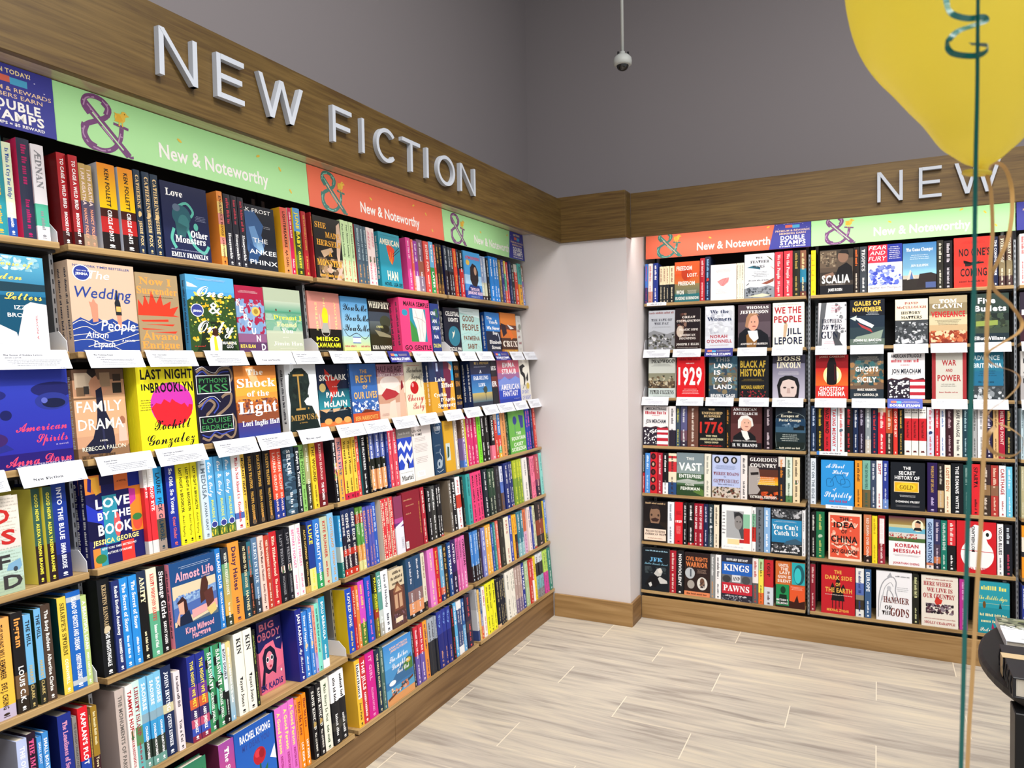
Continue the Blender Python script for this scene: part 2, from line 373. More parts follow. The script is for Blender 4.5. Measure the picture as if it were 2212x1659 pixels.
b = MB(); b.box(-.6, 4.2, -2.6, 3.6, -.05, 0); struct('floor', b, M['floor'])
b = MB(); b.box(-.52, -.45, -2.6, 3.445, 0, 4.6); struct('wall_left', b, M['wall_hi'])
b = MB(); b.box(-.52, 4.2, 3.445, 3.52, 0, 4.6); struct('wall_back', b, M['wall_hi'])
b = MB(); b.box(-.52, 4.2, -.6, 3.52, 4.6, 4.66); struct('ceiling', b, M['ceiling'])
b = MB(); b.box(-.45, .455, 2.80, 3.445, 0, 2.279); struct('wall_corner', b, M['wall_lo'])
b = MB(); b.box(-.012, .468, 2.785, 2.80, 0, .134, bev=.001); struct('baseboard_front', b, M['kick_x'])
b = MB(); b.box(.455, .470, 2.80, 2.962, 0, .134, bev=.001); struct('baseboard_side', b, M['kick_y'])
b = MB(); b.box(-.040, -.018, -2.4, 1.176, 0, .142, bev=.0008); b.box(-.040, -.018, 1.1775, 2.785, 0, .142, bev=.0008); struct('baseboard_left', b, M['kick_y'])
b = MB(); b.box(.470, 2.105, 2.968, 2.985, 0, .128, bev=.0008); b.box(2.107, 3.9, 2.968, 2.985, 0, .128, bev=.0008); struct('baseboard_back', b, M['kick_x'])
b = MB(); b.box(.045, .067, -2.4, 2.78, 2.212, 2.463, bev=.0015); struct('trim_1', b, M['fascia_y'])
b = MB(); b.box(.045, .457, 2.78, 2.80, 2.212, 2.474, bev=.0015); struct('trim_2', b, M['fascia_x'])
b = MB(); b.box(.437, .457, 2.80, 2.88, 2.212, 2.474, bev=.0015); struct('trim_3', b, M['fascia_y'])
b = MB(); b.box(.457, 3.9, 2.88, 2.90, 2.222, 2.472, bev=.0015); struct('trim_4', b, M['fascia_x'])
b = MB(); b.box(-.45, .045, -2.4, 2.80, 2.284, 2.30); struct('trim_5', b, M['soffit'])
b = MB(); b.box(.457, 3.9, 2.90, 3.445, 2.284, 2.30); struct('trim_6', b, M['soffit'])

# ------------------------------------------------------------------ bookcases: one thing per bay
BAYNAME = {'L1': 'leftmost left-wall bay', 'L2': 'green-banner left-wall bay', 'L3': 'orange-banner left-wall bay', 'L4': 'corner left-wall bay',
           'R1': 'column-side back-wall bay', 'R2': 'middle back-wall bay', 'R3': 'far-right back-wall bay'}
BAYLAB = {'L1': 'oak shelving bay cut off by the left edge of the photo', 'L2': 'oak shelving bay under the long green banner on the left wall',
          'L3': 'oak shelving bay under the orange banner on the left wall', 'L4': 'oak shelving bay of the left wall touching the white column',
          'R1': 'oak shelving bay under the orange banner right of the white column', 'R2': 'oak shelving bay on the back wall behind the curly ribbons',
          'R3': 'oak shelving bay mostly cut off by the right edge of the photo'}
for bay, (mtx, t, u0, u1) in BAYS.items():
    root = tag(empty('bookcase', mtx @ Matrix.Translation((u0, 0, 0))), BAYLAB[bay], 'bookcase', 'oak bookcase bays'); w = u1 - u0
    dep = .252
    p = MB(); p.box(-.006, w + .006, dep + .001, dep + .012, .145, 2.275); p.build('back_panel', M['dark'], root)
    for k in 'ABCDEFG':
        z = ZB[k] / math.cos(t)
        p = MB(); p.box(0, w, 0, dep - .0046, z - .0165, z, bev=.0012); sh = p.build('shelf', M['shelf_x'], root)
        p = MB(); p.box(.004, w - .004, .014, dep - .0046, z - .0242, z - .0172); p.build('tray', M['tray'], sh)
    if bay not in ('L1', 'R1'):      # slotted steel upright in the gap left of this bay
        x = -.011
        p = MB(); p.box(x - .0055, x + .0055, .060, .095, .128 if bay[0] == 'R' else .145, 2.1, bev=.0008); up = p.build('upright', M['chrome'], root)
        p = MB()
        for i in range(76):
            zz = .16 + i * .0255; p.box(x - .0015, x + .0015, .0596, .0599, zz, zz + .013)
        p.build('slots', M['slot'], up)
    for x in (.006, w - .022):       # slotted wall strips behind the books
        p = MB(); p.box(x, x + .016, dep - .004, dep, .17, 2.2); st = p.build('wall_strip', M['chrome'], root); p = MB()
        for i in range(76):
            zz = .18 + i * .0255; p.box(x + .006, x + .010, dep - .0044, dep - .0041, zz, zz + .013)
        p.build('slots', M['slot'], st)

# ------------------------------------------------------------------ books
ORD = 'first second third fourth fifth sixth seventh eighth ninth tenth eleventh twelfth thirteenth fourteenth fifteenth sixteenth seventeenth eighteenth nineteenth twentieth twenty-first twenty-second twenty-third twenty-fourth twenty-fifth twenty-sixth twenty-seventh twenty-eighth twenty-ninth thirtieth thirty-first thirty-second'.split()
SHELF = dict(A='top', B='second', C='third', D='fourth', E='fifth', F='sixth', G='bottom')
def cname(h):
    import colorsys
    r, g, b_ = (int(h[i:i + 2], 16) / 255 for i in (0, 2, 4)); H, l, s = colorsys.rgb_to_hls(r, g, b_); H *= 360
    c = max(r, g, b_) - min(r, g, b_)
    if l < .13 or (c < .06 and l < .2): return 'black'
    if c < .09: return 'dark grey' if l < .36 else 'grey' if l < .72 else 'white'
    if l > .88: return 'cream' if 30 < H < 90 else 'white'
    if H < 14 or H >= 344: return ('dark red' if l < .3 else 'pink' if l > .68 else 'red')
    if H < 42: return ('brown' if l < .38 or (c < .34 and l < .55) else 'tan' if c < .42 else 'orange')
    if H < 68: return ('olive' if l < .42 else 'cream' if l > .8 else 'tan' if c < .35 else 'yellow')
    if H < 160: return ('dark green' if l < .3 else 'pale green' if l > .7 else 'green')
    if H < 200: return ('dark teal' if l < .26 else 'pale teal' if l > .7 else 'teal')
    if H < 252: return ('navy' if l < .33 else 'pale blue' if l > .7 else 'blue')
    if H < 290: return ('dark purple' if l < .28 else 'lilac' if l > .65 else 'purple')
    return ('plum' if l < .32 else 'pink' if l > .6 else 'magenta')
BT = .0022
def pages(mb, x0, x1, y0, y1, h): return mb.box(x0, x1, y0, y1, .003, h - .0035)
def spine_text(A, t, h, spec, col, z0, z1, cap, align=1):
    """one line reading down the spine between heights z0 > z1 (fractions)"""
    if not spec: return
    st = 'b' if t > .013 else 'n'
    if spec[0] in '*^%': st = 's'; spec = spec[1:]
    elif spec[0] == '&': st = 'c'; spec = spec[1:]
    reg = (z0 - z1) * h; cap = min(cap, .016)
    if spec == '~':
        L = reg * _rng.uniform(.75, .98); cap *= .8
    else:
        adv = layout(spec, st)[2]; L = adv * cap / CAP
        if L > reg: cap = max(cap * reg / L, min(cap, cap * .72)); L = reg
        else: L = min(reg, L * 1.12)
    zc = z0 - L / h / 2 if align else z1 + L / h / 2
    A.text(st, col, 50, zc * 100, L / h * 100, cap / t * 100, spec, rot=2)
def spine_mesh(t, h, d, bg, tc, title, author, o):
    m = MB(); bu = min(.07 * t, .0016); N = 5
    arc = [(t * i / N, bu * (1 - math.sin(math.pi * i / N))) for i in range(N + 1)]
    bands = parse_bands(bg); side = hexc(o['b']) if 'b' in o else None
    for (t0, t1, c0, c1) in bands:
        za, zb = h * (1 - t1), h * (1 - t0)
        V = [(x, y, z) for z in (za, zb) for x, y in arc]
        m.add(V, [[i, i + 1, N + 2 + i, N + 1 + i] for i in range(N)], [c1] * (N + 1) + [c0] * (N + 1))
        s0, s1 = (side, side) if side else (c0, c1)
        m.add([(0, d, za), (0, bu, za), (0, bu, zb), (0, d, zb)], [[0, 1, 2, 3]], [s1, s1, s0, s0])
        m.add([(t, bu, za), (t, d, za), (t, d, zb), (t, bu, zb)], [[0, 1, 2, 3]], [s1, s1, s0, s0])
    ec = side or bands[0][2]; bt = min(BT, t * .18); q = bu + bt
    m.add([(t - bt, q, 0), (t - bt, d, 0), (t - bt, d, h), (t - bt, q, h)], [[3, 2, 1, 0]], ec); m.add([(bt, d, 0), (bt, q, 0), (bt, q, h), (bt, d, h)], [[3, 2, 1, 0]], ec)
    m.add([(bt, q, 0), (t - bt, q, 0), (t - bt, q, h), (bt, q, h)], [[3, 2, 1, 0]], ec)
    m.add([(0, d, 0), (bt, d, 0), (bt, d, h), (0, d, h)], [[3, 2, 1, 0]], ec); m.add([(t - bt, d, 0), (t, d, 0), (t, d, h), (t - bt, d, h)], [[3, 2, 1, 0]], ec)
    for z, c in ((0, bands[-1][3]), (h, bands[0][2])):
        P = [(x, y, z) for x, y in arc] + [(t, d, z), (t - bt, d, z), (t - bt, q, z), (bt, q, z), (bt, d, z), (0, d, z)]
        m.add(P, [list(range(len(P)))[::(1 if z else -1)]], c)
    A = Art(m, t, h); cap = .5 * t
    ac = o.get('ac', tc); ttc = o.get('tc', tc)
    if 'waves' in o:
        for i in range(14): A.ell(_rng.uniform(10, 90), 6 + i * 6.6, 34, 3.2, o['waves'], 12); A.ell(_rng.uniform(10, 90), 5 + i * 6.6, 26, 2.2, '2c4458', 12)
    if 'blobs' in o:
        for i in range(7): A.ell(14 if i % 2 else 88, 6 + i * 15, 30, 5.5, o['blobs'], 16)
        A.run('P 5ac0a8 78 100 98 100 98 60 70 66;P 5ac0a8 2 50 26 46 20 20 2 24')
    if 'flow' in o: A.scatter(5, 14, 8, 34, 92, 62, 9, ['d8c048', 'c85878', '5a8a4a', 'e8d8c8'])
    if 'lace' in o:
        for i in range(26): A.ell(2, 2 + i * 3.8, 16, 1.7, 'f4e6cc', 10)
    if 'box' in o: A.rect(22, 42, 66, 52, o['box'])
    if 'slab' in o:
        A.text('n', '2a1a1a', 50, 93, 80, 2.4, '~'); A.text('n', '2a1a1a', 50, 88, 80, 2.4, '~')
        spine_text(A, t, h, o['slab'], '3a0c10', .70, .36, .42 * t); A.run('P 5a1a1c 22 6 78 6 66 10 50 9 34 10'); return m
    if 'mid' in o:
        A.text('b', 'ffffff', 50, 54, 76, 5.5, o['mid']); A.lines('3a0a0c', 50, 74, 70, 10, 4); A.lines('f4c0c0', 50, 34, 60, 20, 8); A.rect(38, 5, 24, 3, '5a1014'); return m
    if 'circ' in o:
        for i in range(5): A.ell(42, 90 - 19 * i, 36, 7.6, o['circ']); A.ell(42, 90 - 19 * i, 16, 4, 'c8a888' if i % 2 else '5a2a2c')
        return m
    if 'circ2' in o:
        for i in range(5): A.text('b', o['circ2'], 46, 78 - i * 11, 66, 2.2, '~')
        A.text('n', 'b89a10', 50, 92, 70, 1.6, '~'); A.ell(50, 8, 22, 3, 'b89a10'); return m
    if 'm' in o: spine_text(A, t, h, title, ttc, .94, .1, cap)
    elif author: spine_text(A, t, h, title, ttc, .94, .40 if title and len(title) > len(author) else .5, cap); spine_text(A, t, h, author, ac, .36 if title and len(title) > len(author) else .46, .1, cap * (.85 if author[0] != '~' else .7), 0)
    else: spine_text(A, t, h, title, ttc, .93, .12, cap)
    if 'orn' in o: A.ell(52, 48, 26, 3.2, o['orn']); A.ell(40, 46, 16, 2.2, o['orn'])
    if 'orn2' in o: A.run('P %s 30 4 74 4 62 12 52 17 42 12;P 6a5a48 34 2 70 2 66 8 38 8' % o['orn2']); A.ell(52, 18, 9, 1.6, o['orn2'])
    if 'orn3' in o: A.scatter(9, 7, 22, 40, 80, 50, 12, [o['orn3'], 'f0e0d8', '4a6a4a'])
    if 'moon' in o: A.ell(52, 30, 30, 4.2, 'c8c890'); A.ell(64, 31, 26, 3.8, '4a6ab0')
    if 'jen' in o: A.ell(52, 15, 40, 4.2, 'f4f4f8'); A.ell(52, 15, 34, 3.5, '38408c'); A.scatter(3, 6, 4, 1, 96, 9, 9, ['ecc640', '6a8a3a'])
    if t > .011 and 'jen' not in o and 'orn2' not in o: A.ell(50, 5, 16, 1.3, ac, 10); A.rect(34, 2.4, 32, .7, ac)
    return m
def face_mesh(w, h, t, prog, o):
    m = MB(); first = prog.split(';')[0].split(' ')[1]; bands = parse_bands(first); side = hexc(o['b']) if 'b' in o else None; bt = BT
    for (t0, t1, c0, c1) in bands:
        za, zb = h * (1 - t1), h * (1 - t0); s0, s1 = (side, side) if side else (c0, c1)
        m.add([(0, 0, za), (w, 0, za), (w, 0, zb), (0, 0, zb)], [[0, 1, 2, 3]], [c1, c1, c0, c0])
        m.add([(0, t, za), (0, 0, za), (0, 0, zb), (0, t, zb)], [[0, 1, 2, 3]], [s1, s1, s0, s0])
        m.add([(w, t, za), (0, t, za), (0, t, zb), (w, t, zb)], [[0, 1, 2, 3]], [s1, s1, s0, s0])
    ec = bands[0][2]
    m.add([(bt, bt, 0), (w, bt, 0), (w, bt, h), (bt, bt, h)], [[3, 2, 1, 0]], ec); m.add([(w, t - bt, 0), (bt, t - bt, 0), (bt, t - bt, h), (w, t - bt, h)], [[3, 2, 1, 0]], ec)
    m.add([(bt, t - bt, 0), (bt, bt, 0), (bt, bt, h), (bt, t - bt, h)], [[3, 2, 1, 0]], ec)
    m.add([(w, 0, 0), (w, bt, 0), (w, bt, h), (w, 0, h)], [[0, 1, 2, 3]], ec); m.add([(w, t - bt, 0), (w, t, 0), (w, t, h), (w, t - bt, h)], [[0, 1, 2, 3]], ec)
    for z in (0, h): m.add([(0, 0, z), (w, 0, z), (w, bt, z), (bt, bt, z), (bt, t - bt, z), (w, t - bt, z), (w, t, z), (0, t, z)], [list(range(8))[::(1 if z else -1)]], ec)
    Art(m, w, h).run(prog)
    if t > .015:       # lettering down the spine, on the left edge
        B = greek(h * .8, t * .34, _rng); V = []; F = []
        lum = sum((side or bands[0][2])); c = (.85, .83, .78) if lum < 1. else (.05, .05, .07)
        for (a, b_, g, k) in B:
            F.append([len(V) + i for i in range(4)]); V += [(-.00012, t * .67 - b_ - y, h * .92 - a - x) for x, y in ((0, 0), (0, k), (g, k), (g, 0))]
        m.add(V, F, c)
    return m
LABELS = set()
def uniq(s):
    q = s; assert len(q.split()) <= 16, q
    assert q not in LABELS, q
    LABELS.add(q); return q
def put_book(mtx, cover, page, label, group):
    r = tag(empty('book', mtx), uniq(label), 'book', group)
    cover.build('cover', M['print'], r); page.build('page_block', M['page'], r)
    return r
STUFF = [], []
def heap(mtx, cover, page):
    for mb, dst in ((cover, STUFF[0]), (page, STUFF[1])):
        V = np.concatenate(mb.v); A = np.array(mtx); dst.append((V @ A[:3, :3].T + A[:3, 3], mb.f, np.concatenate(mb.c)))
def load(key, rows):
    bay, k = key[:2], key[2]; n = 0; rg = random.Random(key)
    grp = 'books on the %s shelf, %s' % (SHELF[k], BAYNAME[bay]); where = '%s shelf, %s' % (SHELF[k], BAYNAME[bay])
    for ln in rows.strip().split('\n'):
        small = ln[0] == '!'; ln = ln[small:]
        if ln[0] == 'F':
            head, prog = ln.split('#', 1); a = head.split(',', 5); o = dict(x.split('=') for x in a[4].split())
            u0, u1, h = int(a[1]) / 1e4, int(a[2]) / 1e4, int(a[3]) / 1e3
            w = u1 - u0; t = float(o.get('t', 26)) / 1e3; s = float(o.get('s', 5)) / 1e3
            cm = face_mesh(w, h, t, prog, o); pm = pages(MB(), BT + .0003, w - .003, BT + .0003, t - BT - .0003, h)
            for i in range(1, int(o.get('q', 1))): heap(at_shelf(bay, k, u0, -s - i * (t + .0012)), cm, pm)
            if small: heap(at_shelf(bay, k, u0, -s), cm, pm); n += 1; continue
            lab = a[5] + ', facing out, ' + where
            if len(lab.split()) > 16: lab = a[5] + ', ' + where
            r = put_book(at_shelf(bay, k, u0, -s), cm, pm, lab, grp)
            for i in range(1, int(o.get('k', 1))):      # further copies standing behind the front one
                c = r.copy(); C.objects.link(c); c.matrix_world = at_shelf(bay, k, u0, -s - i * (t + .0012))
                for ch in r.children:
                    d = ch.copy(); C.objects.link(d); d.parent = c
                kind = a[5].split(' cover')[0].split(' ')
                c['label'] = uniq('%s copy behind the %s book from left, %s' % (('' if i == 1 else 'rear ' if i == 2 else 'rearmost ') + ' '.join(kind[:2]).strip(','), ORD[n], where))
            n += 1
        else:
            a = ln.split(',', 6); a += [''] * (7 - len(a))
            opts = {}
            for x in a[6].split(' '):
                if '=' in x: kk, vv = x.split('=', 1); opts[kk] = vv; last = kk
                elif x and opts: opts[last] += ' ' + x
            u0, u1, h = int(a[0]) / 1e4, int(a[1]) / 1e4, int(a[2]) / 1e3; tc = a[4].split('/')[0]
            parts = a[5].split('/'); title, author = parts[0], parts[1] if len(parts) > 1 else ''
            t = u1 - u0; s = float(opts.get('s', 8)) / 1e3 + (0 if 's' in opts else rg.uniform(-.003, .003)); d = min(.155, h * .66)
            cm = spine_mesh(t, h, d, a[3], tc, title, author, opts); bu = min(.07 * t, .0016); bt = min(BT, t * .18)
            pm = pages(MB(), bt + .0002, t - bt - .0002, bu + bt + .0003, d - .003, h)
            if small: heap(at_shelf(bay, k, u0, -s), cm, pm); n += 1; continue
            cs = [cname(p.split('>')[0].split('@')[0]) for p in a[3].split('|')]; c0 = cs[0]
            c1 = next((c for c in cs[1:] if c != c0), None); col = c0 if c1 is None else c0 + '-and-' + c1.replace(' ', '-')
            tn = cname(tc)
            lab = '%s book with %s spine lettering, %s from left, %s' % (col, tn, ORD[n], where)
            put_book(at_shelf(bay, k, u0, -s), cm, pm, lab, grp); n += 1

load('L1A', r"""
!-2202,-1966,238,8a3040,f0e0c0,~/~
!-1956,-1734,232,d8c060,222222,~/~
-1724,-1391,246,2a8f9c,f2b640,REBECCA  THE HEIR APPARENT/~,b=2a8f9c
-1386,-1178,232,dfe8c8|1d4aa0@.8,1d4aa0,*Is This A Cry For Help?/Emily Austin,b=dfe8c8 ac=ffffff
-1025,-714,252,2b3048,b01860,%~/%~,b=e0306a
-702,-392,244,e9e4ea|4fae92@.62|e8e4e8@.85,8a8a90,^ÆDNAN/~
""")
load('L1B', r"""
F,-2562,-641,236,s=10,blue cover with yellow script and a white cliffside stairway#B 5aa6c4>1f6a92|0f4a66@.42;S 3 26 5 84 95 99 5 bcd4d8 9cc4d0 78b0c4;P 1b3a48 0 70 40 72 100 71 100 64 50 62 0 63;T c ffd95e 50 92 74 6 The House of;T c ffd95e 42 78 60 7 Hidden;T c ffd95e 72 58 46 8 Letters;T n ffffff 70 46 20 4 IZZY;T n ffffff 68 38 34 4 BROOM;P d8d8dc 58 5 72 48 80 52 100 50 100 0 55 0;P ececf0 0 0 0 24 25 24 40 28 60 20 66 0;L c4c4ca .8 0 20 52 20;L c4c4ca .8 0 14 56 14;L c4c4ca .8 0 8 60 8;V n c03040 86 26 26 2 A NOVEL
""")
load('L1C', r"""
F,-2230,-308,240,s=6,blue cover with a close-up face and pink script#B 2f3fb0>2a2a9a|24186a@.85;E 82 78 30 8 1d2060;E 78 66 22 9 2a3488;E 80 64 15 5 141a3c;E 68 67 4 3 5a64b8;E 20 54 7 5 181c58;E 8 74 14 5 20246e;P 262a80 0 34 20 24 26 20 0 16;E 4 30 16 7 3a2060;T c f0486a 62 41 64 9 American;T c f0486a 74 29 40 9 Spirits;T s b0a0d0 86 21 16 1.6 a novel;T c f0486a 56 8 82 10 Anna Dorn;T n c0b8d8 62 2.5 66 1.8 Author of PERFUME & PAIN
""")
load('L1D', r"""
F,-2999,-1766,226,s=4,pale brick cover with large red and black capitals#B e4dcd0|d8d4cc@.35|b8d0c4@.55|a8bca0@.85;G b8b0a4 50 75 100 48 14;G 98ac9c 50 25 100 46 14;T b c02a28 68 80 30 14 D;T b c02a28 78 58 26 14 S;T b 3a3638 66 33 24 13 F;T b 3a3638 80 12 34 13 D;P 7aa6c4 70 24 74 30 96 34 98 26 92 22;E 86 24 4 2.5 3a4450
-1410,-1212,232,35584a|2a1a1c@.6,f0e24a,GOOD NEWS  ALEXA YASEMIN BRAHME,b=f0e860 m=1
-1150,-941,232,35584a|2a1a1c@.6,f0e24a,GOOD NEWS  ALEXA YASEMIN BRAHME,b=f0e860 m=1
-929,-568,240,1c3f9a>1e2a80|1a1f58@.75,eef2ff,INTO THE BLUE/EMMA BRODIE,b=18245c
""")
load('L1E', r"""
!-2833,-2601,236,20388a,e8e8f0,~/~
-2582,-2151,230,f2a95c>f0c040|c0b4cc@.87,3a2a20,THE YOUNG WILL REMEMBER/EVE J. CHUNG
-2121,-1860,234,1c1a1c|6a5038@.62|2a221c@.85,f0a050,Ingram/LOUIS C.K.,ac=f0f0f0
-1855,-1690,222,6fb0dc|2b2a22@.74,20242c,THE HILL/HARRIET CLARK,ac=c8b070
-1604,-1451,228,6fb0dc|2b2a22@.74,20242c,THE HILL/HARRIET CLARK,ac=c8b070 b=243a24
-1429,-1206,232,4a3a30,f4f0ea,The Body Builders  Albertine Clarke,m=2
-1046,-826,238,e8c848,6a5a20,*SHARPE'S STORM/CORNWELL,b=0c3a3a ac=fff8e0
-814,-456,244,1f62b8|b8c0c8@.05|1f62b8@.1|b8c0c8@.9|1f62b8@.95,ffffff,ISLAND OF GHOSTS AND DREAMS/CHRISTOPHER COSMOS
-450,-297,226,b8cc80,ffffff,A BEAUTIFUL LOAN/MARY COSTELLO
""")
load('L1F', r"""
!F,-3267,-2679,236,,dark navy cover with orange leaf shapes#B 1a2050;P e06a3a 20 60 60 90 80 50;P 8a3a30 60 20 90 50 80 10;P e07040 30 20 55 50 20 45;R 0 0 100 18 3a50b0
-2251,-2023,226,b8c4e8,ffffff,THE OLDEST BITCH ALIVE,b=a4a8bc
-2012,-1800,230,241428,e05a90,^THE IMAGE/~
!-1789,-1681,214,3f8ad0,f0f4ff,SMALL BOAT,m=1
!-1659,-1516,218,3f8ad0,f0f4ff,SMALL BOAT,m=1
-1281,-946,240,1f2f86,e8a0c0,*The Loneliness of Sonia and Sunny,b=141c58 moon=1
!-935,-829,224,8a8480,2a2a2a,THE ENGLISH UNDERSTAND WOOL
-793,-540,238,d8202c|2040a0@.55,ffffff,KAPLAN'S PLOT/JASON
!-528,-466,226,5a4428,d8b860,~
-454,-293,228,9a7828|3a1c24@.55,f0e0b0,*~/Tove Ditlevsen
""")
load('L2A', r"""
15,252,243,b8242c|9a1c24@.5|3a1414@.85,ffffff,TO CAGE A WILD BIRD/BROOKE FAST,b=7a1418 s=18
257,502,240,b8242c|9a1c24@.5|3a1414@.85,ffffff,TO CAGE A WILD BIRD/BROOKE FAST,b=7a1418
514,693,224,c0a060|5a5068@.45|a08870@.85,f0d8d0,I AM AGATHA/NANCY FOLEY,ac=f0a080
706,895,224,c0a060|5a5068@.45|a08870@.85,f0d8d0,I AM AGATHA/NANCY FOLEY,ac=f0a080
1028,1545,238,e88a20>ffd000|40140c@.52|b02020@.62|1a1010@.8,2a2018,KEN FOLLETT/CIRCLE of DAYS,b=c8ccd8 ac=ffffff
1629,2087,238,e88a20>ffd000|40140c@.52|b02020@.62|1a1010@.8,2a2018,KEN FOLLETT/CIRCLE of DAYS,b=c8ccd8 ac=ffffff
2145,2345,244,2c3c50>1c2c48,e8c890,^CATHERINE/JESSIE FOX,orn=e8c890
2405,2640,243,2c3c50>1c2c48,e8c890,^CATHERINE/JESSIE FOX,orn=e8c890
2686,2934,242,2c3c50>1c2c48,e8c890,^CATHERINE/JESSIE FOX,orn=e8c890
F,2958,4621,230,,navy cover with a teal ampersand around a woman's profile#B 1e2448;L 5ab0a0 5 30 68 52 76 66 66 60 58;L 5ab0a0 6 22 40 16 26 24 14;L 5ab0a0 6 50 44 62 22 84 12 96 22;E 70 46 5 5 5ab0a0;E 40 58 20 14 2a5a66;E 44 48 12 12 3a7478;E 30 68 8 5 5a6a80;P 2c5a60 25 50 50 44 46 30 28 30;T s ffffff 28 87 36 9 Love;T s ffffff 76 36 38 9 Other;T s ffffff 56 27 66 9 Monsters;G 9aa0c0 82 58 26 8 4;G 9aa0c0 52 12.5 80 1.6 1;T s ffffff 52 6 80 6 EMILY FRANKLIN
5068,5292,240,e8924a|e8c878@.14|d88a80@.3|e8b040@.45|d88a80@.62|f0d890@.72|e88a38@.88,5a2a20,^ENORMOUS WINGS/LAURIE FRANKEL,b=e88a38
5321,5598,236,2a2a34,f0f0f0,%~/*Honeysuckle,tc=c04050
5637,5881,236,2a2a34,f0f0f0,%~/*Honeysuckle,tc=c04050
5911,6161,236,2a2a34,f0f0f0,%~/*Honeysuckle,tc=c04050
F,6219,7566,222,s=12,dark cover with a blue-lit seated figure's hand#B 20242e;P 3a5c8c 0 88 30 92 60 70 50 55 60 40 50 30 40 22 10 18 0 30;P 6a94c4 10 65 30 68 42 50 40 30 30 26 20 40;P 88aed0 30 45 50 44 56 32 44 24 34 30;P 2a4a78 0 12 30 10 40 30 10 40;T n ffffff 40 92 96 6 RK FROST;G b0b0b8 72 68 30 5 2;T n ffffff 45 46 50 7 THE;T n ffffff 52 28 92 7 ANKEE;T n ffffff 52 12 92 7 PHINX
7862,8184,238,e05a50>e8985a,3a1c18,LIGHTBREAKERS/AJA GABEL,b=f0b428
!8231,8419,242,c81e50,ffe0e8,~/*Mona,b=f4e8e0
8478,8826,246,5a9ad0|3a4a28@.35|5a6a38@.7|30401e@.9,f4e23a,JUNE BABY/GARVEY,b=f0dc28
!8938,9165,242,b02830,d8a850,^SHE MADE HERSELF A MONSTER/~,s=8
""")
